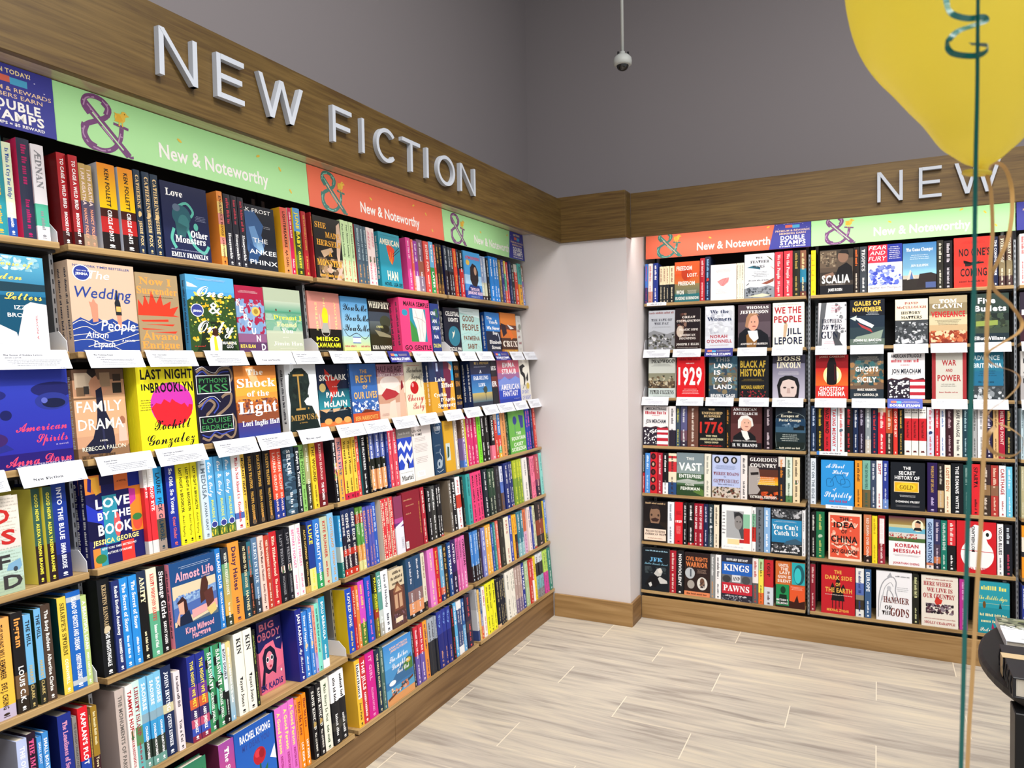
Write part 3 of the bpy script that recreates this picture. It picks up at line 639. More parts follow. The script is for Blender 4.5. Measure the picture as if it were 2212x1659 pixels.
load('L2B', r"""
F,15,1902,242,q=3 t=26 s=14,tan cover with navy waves and two raised hands#B cdb29a;P 25408e 0 32 12 38 24 34 34 40 46 34 60 38 70 33 84 38 100 33 100 0 0 0;L e8d8c4 .9 0 30 14 35 30 30 44 34 58 30;L e8d8c4 .9 0 24 20 28 40 20 60 24 100 30;L e8d8c4 .9 0 18 30 20 55 12 100 22;L e8d8c4 .9 0 12 25 14 50 6 80 12 100 14;L e8d8c4 .9 20 6 45 10 70 2;L e8d8c4 .9 60 34 76 27 100 26;P c88a70 30 33 28 50 26 56 30 55 33 60 36 55 39 53 38 34;P c88a70 68 28 67 42 70 46 74 42 74 28;P 20242a 66 42 65 56 68 62 68 70 71 70 71 62 74 56 75 42;R 67 46 7 6 e8b060;T n 25408e 50 95 86 2.4 NEW YORK TIMES BESTSELLER;E 19 87 13 9 f4f4f4;E 19 87 11.5 8 2c3a8c;T b ffffff 19 86 18 2.6 JENNA;T n ffffff 19 89.5 14 1.2 READ WITH;T i ffffff 44 86 32 9 The;T i 25408e 50 66 86 12 Wedding;T i ffffff 68 30 54 12 People;T i ffffff 34 19 34 7 Alison;T i ffffff 44 9 32 7 Espach;T i ffffff 82 13 22 2 A NOVEL
F,1907,3295,228,s=10,brown cover with a jagged red sunburst#B a08a68;P d83a24 0 46 2 66 12 58 18 72 26 60 34 78 44 62 56 74 60 60 80 66 76 56 98 60 84 48 100 46;P d83a24 5 40 70 42 70 39 10 38;P d83a24 15 35 85 36 80 33.5;P d83a24 5 30 60 29 10 28;P d83a24 30 25 90 27 85 24;T s ef9a4a 46 90 76 9 Now I;T s ef9a4a 49 78 96 9 Surrender;G 4a3a2a 50 70 80 1.5 1;T s ef9a4a 48 20 84 9 Álvaro;T s ef9a4a 48 9 90 9 Enrigue;G 4a3a2a 50 2.5 80 1.6 1
F,3551,5399,238,q=1 t=22,sky blue cover with a yellow flower bush and white script#B 58a4d4|4a98cc@.2;P e8f0f4 2 84 2 90 12 88 24 84;P 2f4a24 0 66 20 74 60 77 100 74 100 0 0 0;P 1c2a1a 20 10 30 40 70 40 90 10 100 0 10 0;S 5 46 3 10 97 78 3.6 ecc640 f4d860 d8a828;S 9 20 0 12 100 70 3 4a6a2c 3a5a26;T c ffffff 48 80 56 15 One;T c ffffff 54 58 26 16 &;T c ffffff 54 34 76 17 Only;E 18 54 13 8.5 ffffff;E 18 54 11.5 7.5 38408c;T b ffffff 18 53 18 2.6 JENNA;G c8d0e8 50 95 78 2.6 2;P f0ece4 38 0 38 16 44 22 58 22 64 14 62 0;P e8d030 47 0 47 20 52 20 55 0;E 51 25 5 5 a8684c;P 3a2018 45 22 46 30 52 32 57 28 57 21;T n ffffff 80 12 30 4 MAURENE;T n ffffff 80 7 14 4 GOO;T c c04038 18 8 22 3 a novel
F,5511,6740,222,s=14,crimson and blue sky cover with stepped white letters#B a02040|7a9cc4@.25|a82a4a@.48|7aa0c8@.56|8a5a80@.72|5a3a60@.85;S 4 30 0 28 100 80 9 a02448 7a98c0 8aa4c8;T n f0d8dc 60 72 40 2.5 A NOVEL;E 68 62 15 7 d8b860;E 68 62 8 4 a08030;T b f4f4f8 8 74 12 9 R;T b f4f4f8 18 64 14 9 E;T b f4f4f8 30 53 14 9 B;T b f4f4f8 42 42 15 9 O;T b f4f4f8 55 32 15 9 U;T b f4f4f8 70 21 15 9 N;T b f4f4f8 86 8 15 9 D;T b f0d860 30 9 52 5 RITA ELAN;G f0d8dc 45 91 76 4 3
F,6821,8591,226,s=20,pale green sea cover with two tiny swimmers#B a8b49c|b4c0ac@.2>5a9c80|3f8a6c@.36>a8c0ac|6aa488@.5>c0c8b0|b8c0a8@.7;S 8 14 0 34 100 60 13 78a890 9cb8a4 5a9a7c;E 30 66 2 1.6 8a2a2a;E 30 67 1.4 1.2 2a1a1a;E 68 66 2 1.4 6a3030;T s d8dc58 60 55 78 7 Dreamt I;T s dce0a0 56 44 56 7 Found;T s f0f0e8 56 34 32 7 You;G f0f0e8 50 24 16 1.2 1;T s eceadc 56 14 80 6 Jimin Han;G e0e0d0 56 6 48 1.4 1
""")
load('L2C', r"""
F,15,1472,238,s=38,vintage photo cover of a woman in a long black gown#B 6a5040|c09070@.12|d8a880@.3>d4a480|c89878@.75|8a6a50@.88;R 4 78 34 18 c8b49c;R 6 70 16 10 7a6048;R 20 72 10 9 3a3430;R 52 80 20 16 a08468;R 76 72 18 12 2c2620;R 78 86 16 8 3a2c24;R 0 66 46 2 7a5c44;P c89070 34 70 30 84 38 92 46 92 54 80 66 78 62 74 50 66;P 241a1a 28 96 30 100 44 100 46 94 38 90;P 1c1e34 42 76 54 80 56 60 60 50 70 34 72 22 72 12 60 4 20 5 12 12 30 22 40 40 42 52;P 2a2c4c 48 40 50 10 54 10 52 40;E 90 40 6 5 a06a50;P e0b8a8 82 36 96 36 98 16 80 16;P c09070 80 16 100 16 96 10 82 10;T n fffaf0 48 58 88 12 FAMILY;T n fffaf0 48 38 88 12 DRAMA;T n fffaf0 50 19 16 2 A NOVEL;T n e8e8d8 50 11 84 4.5 REBECCA FALLON;S 6 24 6 0 70 4 4 4a3a2c 6a5038
F,1683,3584,242,q=4 t=12 s=14,bright yellow cover with a magenta and red sun#B f2e624;E 58 53 38 27 c838a8;P d82430 21 50 24 44 30 32 44 27 60 26 80 30 92 40 95 51 88 52 86 48 80 54 74 52 64 56 58 60 54 55 44 60 38 54 30 56;T b 141414 53 90 92 11 LAST NIGHT;T b 141414 14 75 14 7 IN;T b 141414 60 74 76 11 BROOKLYN;G 222222 13 54 22 14 5;T c 141414 56 30 66 13 Xochitl;T c 141414 52 13 84 13 Gonzalez
F,3589,5061,238,s=6,black cover with a coiled brown and blue snake pattern#B 1a1830;L 8a7460 5 4 92 20 97 34 90 50 88 66 95 90 96 96 84 88 76 90 66;L 3a4aa8 2.5 4 88 20 93 34 86 50 84 66 91 88 92;L e8e8f0 1 2 95 20 99 36 93 52 91 66 98 92 99;L 8a7460 6 2 48 16 52 30 56 44 50 34 42 22 36 34 30 52 36 70 42 86 50 90 62 76 62 64 58;L 3a4aa8 3 8 44 22 54 40 58 54 48 40 38;L e8e8f0 1 4 52 20 58 44 60 60 52;L 8a7460 5 6 8 22 4 34 10 50 6 64 10 80 4 92 10 96 24 88 36;L 3a4aa8 2.5 6 12 24 8 40 14 56 10 72 12 90 14;R 2 64 88 24 f0f0f0;R 3.5 65 85 22 10141c;R 2 15 88 20 f0f0f0;R 3.5 16 85 18 10141c;T n 3e8a50 45 81 72 6 PYTHON'S;T n 3e8a50 45 71 76 10 KISS;T n 3e8a50 46 29 74 6.5 LOUISE;T n 3e8a50 46 20 78 6.5 ERDRICH
F,5081,6893,236,s=4,orange dawn city cover with white serif lettering#B d07a38>e09a40|b8602c@.5|8a4a30@.6|4a3a78@.78>2f3f90;P e8b880 26 96 44 99 56 78 40 74;P f0a840 0 70 100 82 100 62 0 58;S 12 44 2 32 98 54 4 a85a30 7a4434 c87a40 5a3a48;T s f4e4d0 48 91 40 8 The;T s f4e8dc 50 76 92 12 Shock;T s f4e8dc 52 61 54 8 of the;T s ffffff 50 42 94 16 Light;T s ffffff 54 20 90 7 Lori Inglis Hall
F,7324,8911,238,s=5 t=30 b=dfe3e6,white cover with a dark stone bust and a gold letter#B dde2e6;P 1c2a28 2 0 10 40 8 60 12 84 30 94 56 94 74 84 76 70 70 62 66 50 54 44 60 38 78 36 90 20 100 0;S 21 20 10 45 70 90 6 16201e 26342e 1a2624;P 142220 10 0 16 36 70 30 96 0;L b08a48 5 40 34 40 82;R 24 82 34 3 b08a48;R 26 31 30 3 b08a48;E 66 33 2 1.6 b08a48;T s b08a48 52 20 88 8 MEDUSA;T s b08a48 46 12 26 1.8 A NOVEL
""")
load('L2D', r"""
F,15,1585,240,q=2 t=26 s=26,navy cover with orange and teal abstract colour blocks#B 1c1c5c;P 2838b8 0 70 20 60 40 64 60 50 50 30 30 20 0 40;P 12123c 0 52 24 46 36 30 24 24 0 30;R 0 80 28 20 e88a3c;R 26 88 26 12 16164a;R 52 80 26 20 e8763a;R 78 82 22 18 1a2a90;R 28 22 26 54 2f90a8;P e8a83c 10 98 24 98 26 80 18 78 12 86;P 2c2480 6 98 12 96 10 82 4 84;R 78 30 22 52 e8842c;P c83a98 78 60 90 66 90 78 78 80;E 90 40 9 9 e05038;R 56 0 24 22 dc3a34;R 5 0 14 20 e88a3c;R 18 0 12 20 2f90a8;E 18 8 10 5 3a7a40;E 90 46 9 4 3a7a40;E 52 42 6 14 e05858;T b ffffff 47 68 62 10 LOVE;T b ffffff 48 54 60 8 BY THE;T b ffffff 48 39 62 11 BOOK;T b f4e48a 48 26 84 5 JESSICA GEORGE;T i ffffff 52 18 64 2.4 NEW YORK TIMES BESTSELLING;T i ffffff 52 12.5 46 2.6 AUTHOR OF MAAME;T n 3a1c20 66 90 18 2 A NOVEL
1590,1706,238,e8e4e0|d83038@.22|d8d8d8@.85,ffffff,*THE GOD EYE
1721,1905,238,e8e4e0|d83038@.22|d8d8d8@.85,ffffff,*THE GOD EYE
1920,2192,238,2a9ad8|d88a88@.45|5a5040@.62|9a8a80@.86,1f3a4a,LAURIE  PICK GILMORE
2315,2643,242,22339a,ffffff,*So Old. So Young/*Grant Ginder,ac=e06a60 b=182a70
2651,2900,238,f2e624,141414,LAST NIGHT in BROOKLYN/&Xochitl Gonzalez
2916,3145,238,f2e624,141414,LAST NIGHT in BROOKLYN/&Xochitl Gonzalez
3170,3396,238,f2e624,141414,LAST NIGHT in BROOKLYN/&Xochitl Gonzalez
3421,3695,240,c8d8e4,6a7a88,I MEDUSA/AYANA GRAY
3712,4010,242,58a4d4|4a6a34@.88,ffffff,&One & Only/MAURENE GOO,ac=d8e070 jen=1
4028,4333,242,58a4d4|4a6a34@.88,ffffff,&One & Only/MAURENE GOO,ac=d8e070 jen=1
4361,4656,242,58a4d4|4a6a34@.88,ffffff,&One & Only/MAURENE GOO,ac=d8e070 jen=1
4674,5034,244,f0ece8|4a68b0@.78|e8e4e0@.86,c03038,*This Is Not About Us/*Goodman
5044,5218,238,ecc04a,2a2018,MIGRANT HEART/REYNA GRANDE
5239,5603,240,1c1a1c,c89a48,^BOLEYN TRAITOR/PHILIPPA GREGORY,orn2=c08a48
5633,5959,240,1c1a1c,c89a48,^BOLEYN TRAITOR/PHILIPPA GREGORY,orn2=c08a48
6002,6324,240,1c1a1c,c89a48,^BOLEYN TRAITOR/PHILIPPA GREGORY,orn2=c08a48
6334,6590,238,e85038|22388c@.72,f8d0c0,LAUREN GROFF/BRAWLER
6612,6863,238,e85038|22388c@.72,f8d0c0,LAUREN GROFF/BRAWLER
6885,7434,240,2c4458,f0f4f8,SELKIE/~,waves=5a7a90
7480,7700,230,1c2630,f0f0f0,Evelyn in Transit/David Guterson
7723,7959,236,8cc468,3a5a28,THE POHAKU/~
7971,8198,236,a8a878|3a3a2c@.6,f0f0e0,~/LEE LESLIE HALL
8246,8515,240,f0c830,5a4a18,THE WOUND/~
8552,8991,244,9a2430|6a1c20@.8,f0c8c0,^KRISTIN HANNAH/THE WOMEN,ac=ffffff
""")
load('L2E', r"""
15,351,253,14161a,b8a078,^KRISTIN HANNAH/THE NIGHTINGALE,b=0c0e10 ac=ffffff orn=d0c0a0
364,590,240,24306a,ffffff,Rebel English Academy/MOHAMMED HANIF
617,861,240,2a8ad8,ffffff,*The Secret of Snow/~
875,1112,240,2a8ad8,ffffff,*The Secret of Snow/~
1126,1396,244,22304a|141416@.22,f8ecc0,^AMITY/~
1411,1725,244,f4e8c8|5aa884@.5,d03038,^KRISTY WOODSON HARVEY/*Summer State of Mind,ac=ffffff
1733,2011,242,18161a,f4f0f0,*Strange Girls/SARVAT HASIN,b=c03038
F,2102,3709,240,t=22 b=f09ab0,navy cover with two women sitting by a river wall#B 1f4a80;R 3 24 94 48 d8c8a8;P 7a9ac8 3 56 97 62 97 52 3 46;S 31 30 8 50 92 60 3 5a7ab8 9ab8d8;P 4a66a8 3 46 97 52 97 38 3 30;P e0a0a0 40 38 97 42 97 34 40 28;P 5a6a78 30 24 97 30 97 24;P 4a2a24 60 56 66 72 76 74 80 64 74 46 60 42;P 58302c 68 54 88 58 90 40 74 34;P d8c078 72 34 92 38 94 28 80 24;P 3a2020 10 52 22 58 30 52 32 40 24 36;P e0a890 12 50 24 52 24 36 14 38;P 18223c 14 34 34 40 40 24 6 24;P d8a890 6 30 16 44 12 24;T b f0a8b8 52 82 84 10 Almost Life;T i f0c8d0 76 75 20 2.4 a novel;G b8c8e0 54 92 76 4 2;T b f0a8b8 54 16 62 7 Kiran Millwood;T b f0a8b8 56 8 40 7 Hargrave
3753,3948,244,2a7ac8,ffffff,ISLAND CLUB/NICOLA HARRISON
3966,4237,240,2a3038|5a9a70@.2>e0a848|3a4030@.86,f0f0e0,^WHEN THE FIREFLIES DANCE/~
4255,4702,250,e8963c,4a2c4a,Daisy Haites/~
4715,4989,242,1a1e22|2f6a70@.4|1f3a48@.7,e8d8a8,NO FRIEND TO THIS HOUSE/HAYNES
4999,5185,236,2f6a7a|1e1a1c@.45|2a2420@.8,c87050,~/~
5204,5443,244,5a7a9c|2c3440@.8,d8e4f0,^ELEGY IN BLUE/~
5457,5706,244,f0c8bc,4a3030,People We Meet on Vacation/*Emily Henry
5716,5954,240,b84030,f4e0c8,^THE WANDERING QUEEN/~
5985,6313,246,c0242c,f8e0c8,*Elin Hilderbrand/*The Academy,b=8ab4d8
6334,6648,244,161820,8a8a90,^LADY TREMAINE/HOCHHAUSER,orn3=d05060
6670,6936,244,161820,8a8a90,^LADY TREMAINE/HOCHHAUSER,orn3=d05060
6947,7200,248,f4f2ea,e06aa0,BEFORE I FORGET/&~
7218,7460,248,f4f2ea,e06aa0,BEFORE I FORGET/&~
7472,7699,236,1c1814|c8a458@.9,d8b868,ALICE HOFFMAN/PRACTICAL MAGIC
7720,8040,246,1f3c8c|e4dc8a@.68,f0e040,LUKE/~
8052,8382,246,3478c8|2a9858@.78,ffffff,CULPABILITY/HOLSINGER
8407,8796,246,b8c4a8>ccc8a8,c04038,KITE RUNNER/~
8834,9156,252,8ac0e8,d89a40,COYOTELAND/VANESSA HUA,tc=d0923c
""")
load('L2F', r"""
219,471,240,c4b4ac,6a6460,THE MONUMENTS OF PARIS,b=b0a09c
484,688,242,ece8e4,b02830,TAMMYE HUF/^INHARMONIOUS,orn3=d04030
695,916,244,cce8e0|5a8a5a@.5|6ab0b0@.7,a03040,^LIBERTY ISLAND/~
923,1135,244,7ac0e4|8aa8b8@.4|3a98d0@.5|2c3830@.7|6a9a90@.9,ffffff,SAOIRSE/CHARLEEN HURTUBISE
1149,1344,244,7ac0e4|8aa8b8@.4|3a98d0@.5|2c3830@.7|6a9a90@.9,ffffff,SAOIRSE/CHARLEEN HURTUBISE
1351,1556,246,7ac0e4|8aa8b8@.4|3a98d0@.5|2c3830@.7|6a9a90@.9,ffffff,SAOIRSE/CHARLEEN HURTUBISE
1586,1917,248,1a2a50|d0c8a0@.42|1a2a50@.52,f0f4ff,^JOHN IRVING/^QUEEN ESTHER
1948,2157,222,ecdce0,3a3a40,~/*You a Cat
2417,2707,246,23308c|6a3a90@.35|d0603a@.5|3a2a60@.62|c05070@.74|3a50b0@.84|8a2a44@.93,f4dc4a,THE NIGHT WE MET/ABBY JIMENEZ,b=2c3084 ac=ffffff
2724,3039,246,23308c|6a3a90@.35|d0603a@.5|3a2a60@.62|c05070@.74|3a50b0@.84|8a2a44@.93,f4dc4a,THE NIGHT WE MET/ABBY JIMENEZ,b=2c3084 ac=ffffff
3064,3354,248,3a8a5a,f8fcf8,^SARASWATI/^GURNAIK JOHAL,blobs=141c1c
3362,3668,248,3a8a5a,f8fcf8,^SARASWATI/^GURNAIK JOHAL,blobs=141c1c
3677,3828,238,dce4f0|18181c@.6,2a2a34,BODY DOUBLE/~,ac=e0e0e0
3837,4009,240,e8d088>88b8d8,ffffff,~
4146,4500,253,f2f0e2,24242a,^KIN/*Tayari Jones,b=e0dfd0
4518,4854,253,f2f0e2,24242a,^KIN/*Tayari Jones
!4873,5010,240,1c2018,90a050,~/~
F,5559,6635,238,s=60,navy and pink cover with a curly-haired woman in white glasses#B 20205c|d86a88@.42;P e8708c 0 40 0 56 30 66 70 68 100 62 100 30 0 20;P 20205c 60 72 70 56 92 50 100 60 100 74;P 161630 16 30 14 50 26 60 50 62 66 54 72 40 64 20 50 26 34 24;P 161630 2 10 18 40 24 36 14 4;E 42 42 15 13 e8889c;E 34 44 6 4 f4f4f4;E 34 44 4.5 2.8 1c1c30;E 52 45 6 4 f4f4f4;E 52 45 4.5 2.8 1c1c30;E 44 34 5 1.8 b03048;T b d8748c 40 91 60 9 BIG;T b d8748c 46 78 96 10 OBODY;T i ffffff 84 68 18 2.4 A Novel;E 86 22 3 2 f4f0e0;T b 24246c 44 8 90 8 EX KADIS
6806,7100,244,222a86,ffffff,JAN KARON/&My Beloved,b=222a86
7123,7390,226,3a80d0,f0f4f8,News of Happiness/~,orn=e8c8a0
!7401,7590,230,3a80d0,f0f4f8,News of Happiness/~,orn=e8c8a0
!7602,7733,234,f0a090|b0a0d8@.7,8a3a3a,~
!7757,7962,236,80dcc8,1f6a64,~
7987,8307,250,2f98b8|f0f0f0@.88,ffffff,BOLU BABALOLA/~,b=e8ecf0
""")
load('L2G', r"""
!F,920,1383,236,,dark book face beside a green cover#B 20242c;G 606a70 50 50 70 60 9
F,1583,2737,238,s=4,green cover with bold black capitals#B 2f7a5c>4a9a58|6ab04a@.6>8cc850;T i 10161c 46 82 90 9 BLACK BAG;P 1a3a34 0 30 40 46 60 20 100 30 100 0 0 0;E 58 34 20 16 3f8a48
3229,3799,238,a04aa0>e0485a,ffffff,*The Sisters,b=6a2848
F,3804,5404,244,t=30,royal blue cover with a single red rose#B 1f58b4>2a6ac8;T b ffffff 52 88 78 9 RACHEL KHONG;T b 2f4a9c 52 76 70 7 MY DEAR YOU;E 58 56 16 11 b82030;E 54 60 8 5 d83848;E 64 58 7 6 981828;P 2a5a38 56 46 58 10 61 10 60 46;P 2f6a40 60 30 78 42 74 26;P 2a5a38 58 24 70 10 66 28;P f0f4f8 84 46 98 60 100 40;G b8c8e8 40 22 40 6 3
5496,5789,246,e070c8,f0ee80,A Good Person/KIRSTEN KING,b=1c2a50 ac=a02870
5810,6109,246,e070c8,f0ee80,A Good Person/KIRSTEN KING,ac=a02870
6131,6404,248,e070c8,f0ee80,A Good Person/KIRSTEN KING,ac=a02870
!6415,6515,238,f08a60,8a2030,~
6526,6750,240,ee8a18,7a1c28,*Hear Me Love/LILY KING,ac=ffffff
6762,6956,244,ee8a18,7a1c28,*Hear Me Love/LILY KING,ac=ffffff
7164,7423,248,1a181c,f4f0e8,^SADIE KINCAID/^The AUCTION,orn=b89a58
7447,7711,250,1a181c,f4f0e8,^SADIE KINCAID/^The AUCTION,orn=b89a58
7735,8128,250,f0ecdc,3a5a34,*This Story Is Not/~,b=e4e0d0
8178,8571,252,f4f4f6|1c1c20@.4|3a3834@.68|1c1c20@.8,2a2a30,^~/*~,ac=e0e0e0
8597,8962,253,f4f4f6|1c1c20@.4|3a3834@.68|1c1c20@.8,2a2a30,^~/*~,ac=e0e0e0
""")
load('L3A', r"""
!9415,9470,246,b02830,d8a850,^SHE MADE HERSELF A MONSTER/~,s=8
F,9487,11060,238,,black cover with gold serif capitals and pale figures#B 22201e;S 14 16 10 0 100 34 12 a88868 8a7048 6a5440 c8a890;P d8b8a0 84 90 96 96 100 70 90 40 84 20 78 40;P c8a888 20 44 60 52 66 46 30 34;P d8b8a8 70 0 96 30 100 24 84 0;T s e8a83c 26 86 40 9 SHE;T s e8a83c 68 72 54 9 MADE;T s e8a83c 52 58 88 9 HERSELF;T s e8a83c 54 42 14 9 A;T s e8a83c 50 26 92 10 MONSTER;T s f0e0c0 62 15 16 3 NOVEL;T s e8a83c 52 6 80 5 ~
!11110,11365,246,cce8b0,2a4a2a,*Dear Monica Lewinsky/*Julia Langbein,ac=e05050
!11394,11653,246,cce8b0,2a4a2a,*Dear Monica Lewinsky/*Julia Langbein,ac=e05050
!11682,11932,246,cce8b0,2a4a2a,*Dear Monica Lewinsky/*Julia Langbein,ac=e05050
11979,12305,242,4a6070,b8d0d8,MIDNIGHT AT THE WAR/~,b=a02830 ac=d8a060
!12335,12552,242,4a6070,b8d0d8,MIDNIGHT AT THE WAR/~,ac=d8a060
!12564,12765,242,4a6070,b8d0d8,MIDNIGHT AT THE WAR/~,ac=d8a060
!12780,13062,242,f4e0dc,d86080,&SMELL/LAWRENCE,orn3=b02040
!13078,13317,242,f4e0dc,d86080,&SMELL/LAWRENCE,orn3=b02040
F,13519,15044,236,b=2a90a8,teal cover with a red food carton and chopsticks#B 2a94ac;P e0482c 34 76 50 80 72 72 66 52 56 42 44 50;L f0a840 2 54 44 50 66;L f0a840 2 54 44 62 64;L f0a840 2 54 44 40 60;L 1a2a30 2 62 62 98 78;L 1a2a30 2 62 58 98 72;T b f4ead0 50 83 92 10 AMERICAN;T b f4ead0 54 22 50 16 HAN;T b 12222a 30 6 34 6 NOVEL;T b 12222a 76 6 42 6 LISA LEE;G 1a5060 50 95 80 2 2
!15608,15958,240,e04898,f0c8e0,~/~,b=e04898
!15976,16144,236,e86a58,f8e0d8,~/~
!16163,16466,232,9a3aa8|f0d0d8@.7,f0e0f0,~/~
16504,16969,244,7a5a70|a06050@.4|8a7a90@.7,e8e0e8,~/~
!17008,17446,242,e0504a,f8e8e0,SIGNS FOR/~
!17474,17831,246,6ab4e0|2f9a50@.5,ffffff,~/LATER
!17852,18017,236,e85040,f8e0d0,~/~
!18058,18330,244,2a2420|6a4a2a@.8,d8a848,~/~
!18351,18575,244,2a2420|6a4a2a@.8,d8a848,~/~
""")
load('L4A', r"""
!18831,19123,246,3a4450|2a2028@.5,c8d0d8,~/~,b=1c2050
!19145,19387,242,3a4450|2a2028@.5,c8d0d8,~/~
!19414,19673,242,3a4450|2a2028@.5,c8d0d8,~/~
!19700,20018,242,e04a34|c03428@.6,f0c040,~/~
!20041,20201,242,1c2440,e0e0e8,~/~
!20248,20621,240,1a1a1c|c83030@.4,e0e0e0,~/~
F,20664,22384,244,,sky blue cover with a dark long-haired figure gazing up#B 4aa0e0|a8d0f0@.5|4a90d8@.7|2a4aa0@.84;P 2a2024 30 40 34 66 50 76 70 72 82 60 80 40 66 24 44 26;E 64 60 8 9 c09880;P 1f3a80 14 20 30 30 60 26 80 30 92 20 92 12 14 12;E 22 76 11 6 e8c050;T b e04030 52 87 84 6 ATMOSPHERE;T b f8d8e8 54 20 56 6 TAYLOR;T b f8d8e8 54 12 90 6 JENKINS REID;G d0e0f8 54 4 70 4 2
!22474,22774,238,8a9ac0|c0c8b8@.6|3a2a30@.9,f0f0f0,~/~
!22800,23062,238,a8bcd8|c8c8a8@.6|3a2a30@.9,f0f0f0,~/~
!23093,23327,234,1c1e24,d8dce0,~/~
!23434,23867,248,2a84d8,ffffff,*~/~,b=2a84d8
!23894,24197,248,2a84d8,ffffff,*~/~
!24225,24533,248,2a84d8,ffffff,*~/~
!24589,24907,242,8a7a48|6a5a3a@.6,f0d890,~/~
!24930,25218,246,3a3a80,c8c8e8,~/~
!25276,25510,242,e8c850|58b088@.3|e06a48@.7,ffffff,~/~
!25551,25746,238,d83848,ffffff,~/~
!25805,26141,246,1c2c58,8a9ac0,~/~
!26165,26530,242,2c3438,d0d8d0,~/~
!26560,26963,238,d8d4cc|d84a3c@.2,f0f0f0,~/~
!27007,27436,246,58b8b0|e8a840@.5,2a5a5a,ANTIDOTE/~
!27467,27788,240,8a6a58|8a70a8@.4|5a80d0@.85,ffffff,~/PATRICK RYAN
""")
load('L3B', r"""
F,9448,11280,240,t=32 s=62,pink and black cover with a lemon in a glass#B e89a8c|14120f@.6;P f2d820 42 50 40 62 44 72 50 76 58 72 60 60 57 50 50 46;P a8a8a0 36 34 60 34 60 42 57 50 42 50 38 42;L d8d0c8 1 33 64 38 32 60 32 64 64;V n e8dc90 24 60 46 6 SISTERS;V n e8dc90 50 84 14 6 IN;V n e8dc90 84 62 46 6 YELLOW;T b ecea30 54 24 72 6 MIEKO;T b ecea30 54 14 76 7 KAWAKAMI;G a0a090 50 5 76 3 2
F,11285,12984,232,s=55,blue cover with looping black handwriting and a cassette#B 4a94cc>98c4d8|a8d0c0@.7>d8dc78;L 18181c 1.6 2 44 20 30 50 36 80 26 98 34;R 34 19 30 10 f0f0f0;R 34 28 30 1.5 2a5aa8;R 34 18 30 1.5 2a5aa8;T c 141418 52 82 90 13 You&Me;T c 141418 56 64 90 13 You&Me;T c 141418 54 46 92 13 You&Me;T b c04858 24 13 42 3.6 ~;T b c04858 80 13 34 3.6 ~;G 5a7a60 50 4 90 4 2
F,12989,14468,228,s=50,dark stormy landscape cover with cropped white title#B 14120f|3a4450@.22|5a6468@.4>2a2c1c|2c2a14@.65|14120e@.85;E 74 60 26 12 3a4030;E 70 46 22 8 24281a;P 8a8468 20 44 60 40 96 34 96 30 40 32;T s e0dcc8 50 91 98 12 WHIDBEY;T s d8d488 46 50 34 4 A NOVEL;T s f0eee0 50 11 92 7 KIRA MADDEN;G d8d488 50 3 90 2 1
F,14681,17093,244,q=2 t=30 s=12,hot pink cover framing a draped marble statue#B e83f78;R 31 20 54 62 2a8aa0;P 3a8a40 31 20 56 20 50 44 31 60;P e4dcd8 42 82 78 82 84 60 82 40 76 20 56 20 52 44 42 64;L b0a4a4 1.2 50 80 60 52 62 22;L b0a4a4 1.2 78 78 70 50 74 22;L b0a4a4 1.2 44 66 70 62 82 56;E 16 73 9 6 2a90b0;T b 181416 56 90 84 8 MARIA SEMPLE;T b 181416 52 9 88 8 GO GENTLE
F,17153,17908,232,s=12,narrow navy cover with white and yellow capitals#B 243878;S 15 10 10 40 90 90 10 3a6a3a 2a5a4a 2f4a88;T b f0f0f8 30 80 54 7 ORE;T b f0f0f8 40 64 50 7 AN;T b f0f0f8 50 50 70 7 UGH;T b f0f0f8 50 32 50 7 NA;T b e8e060 50 14 84 7 DLEN
""")
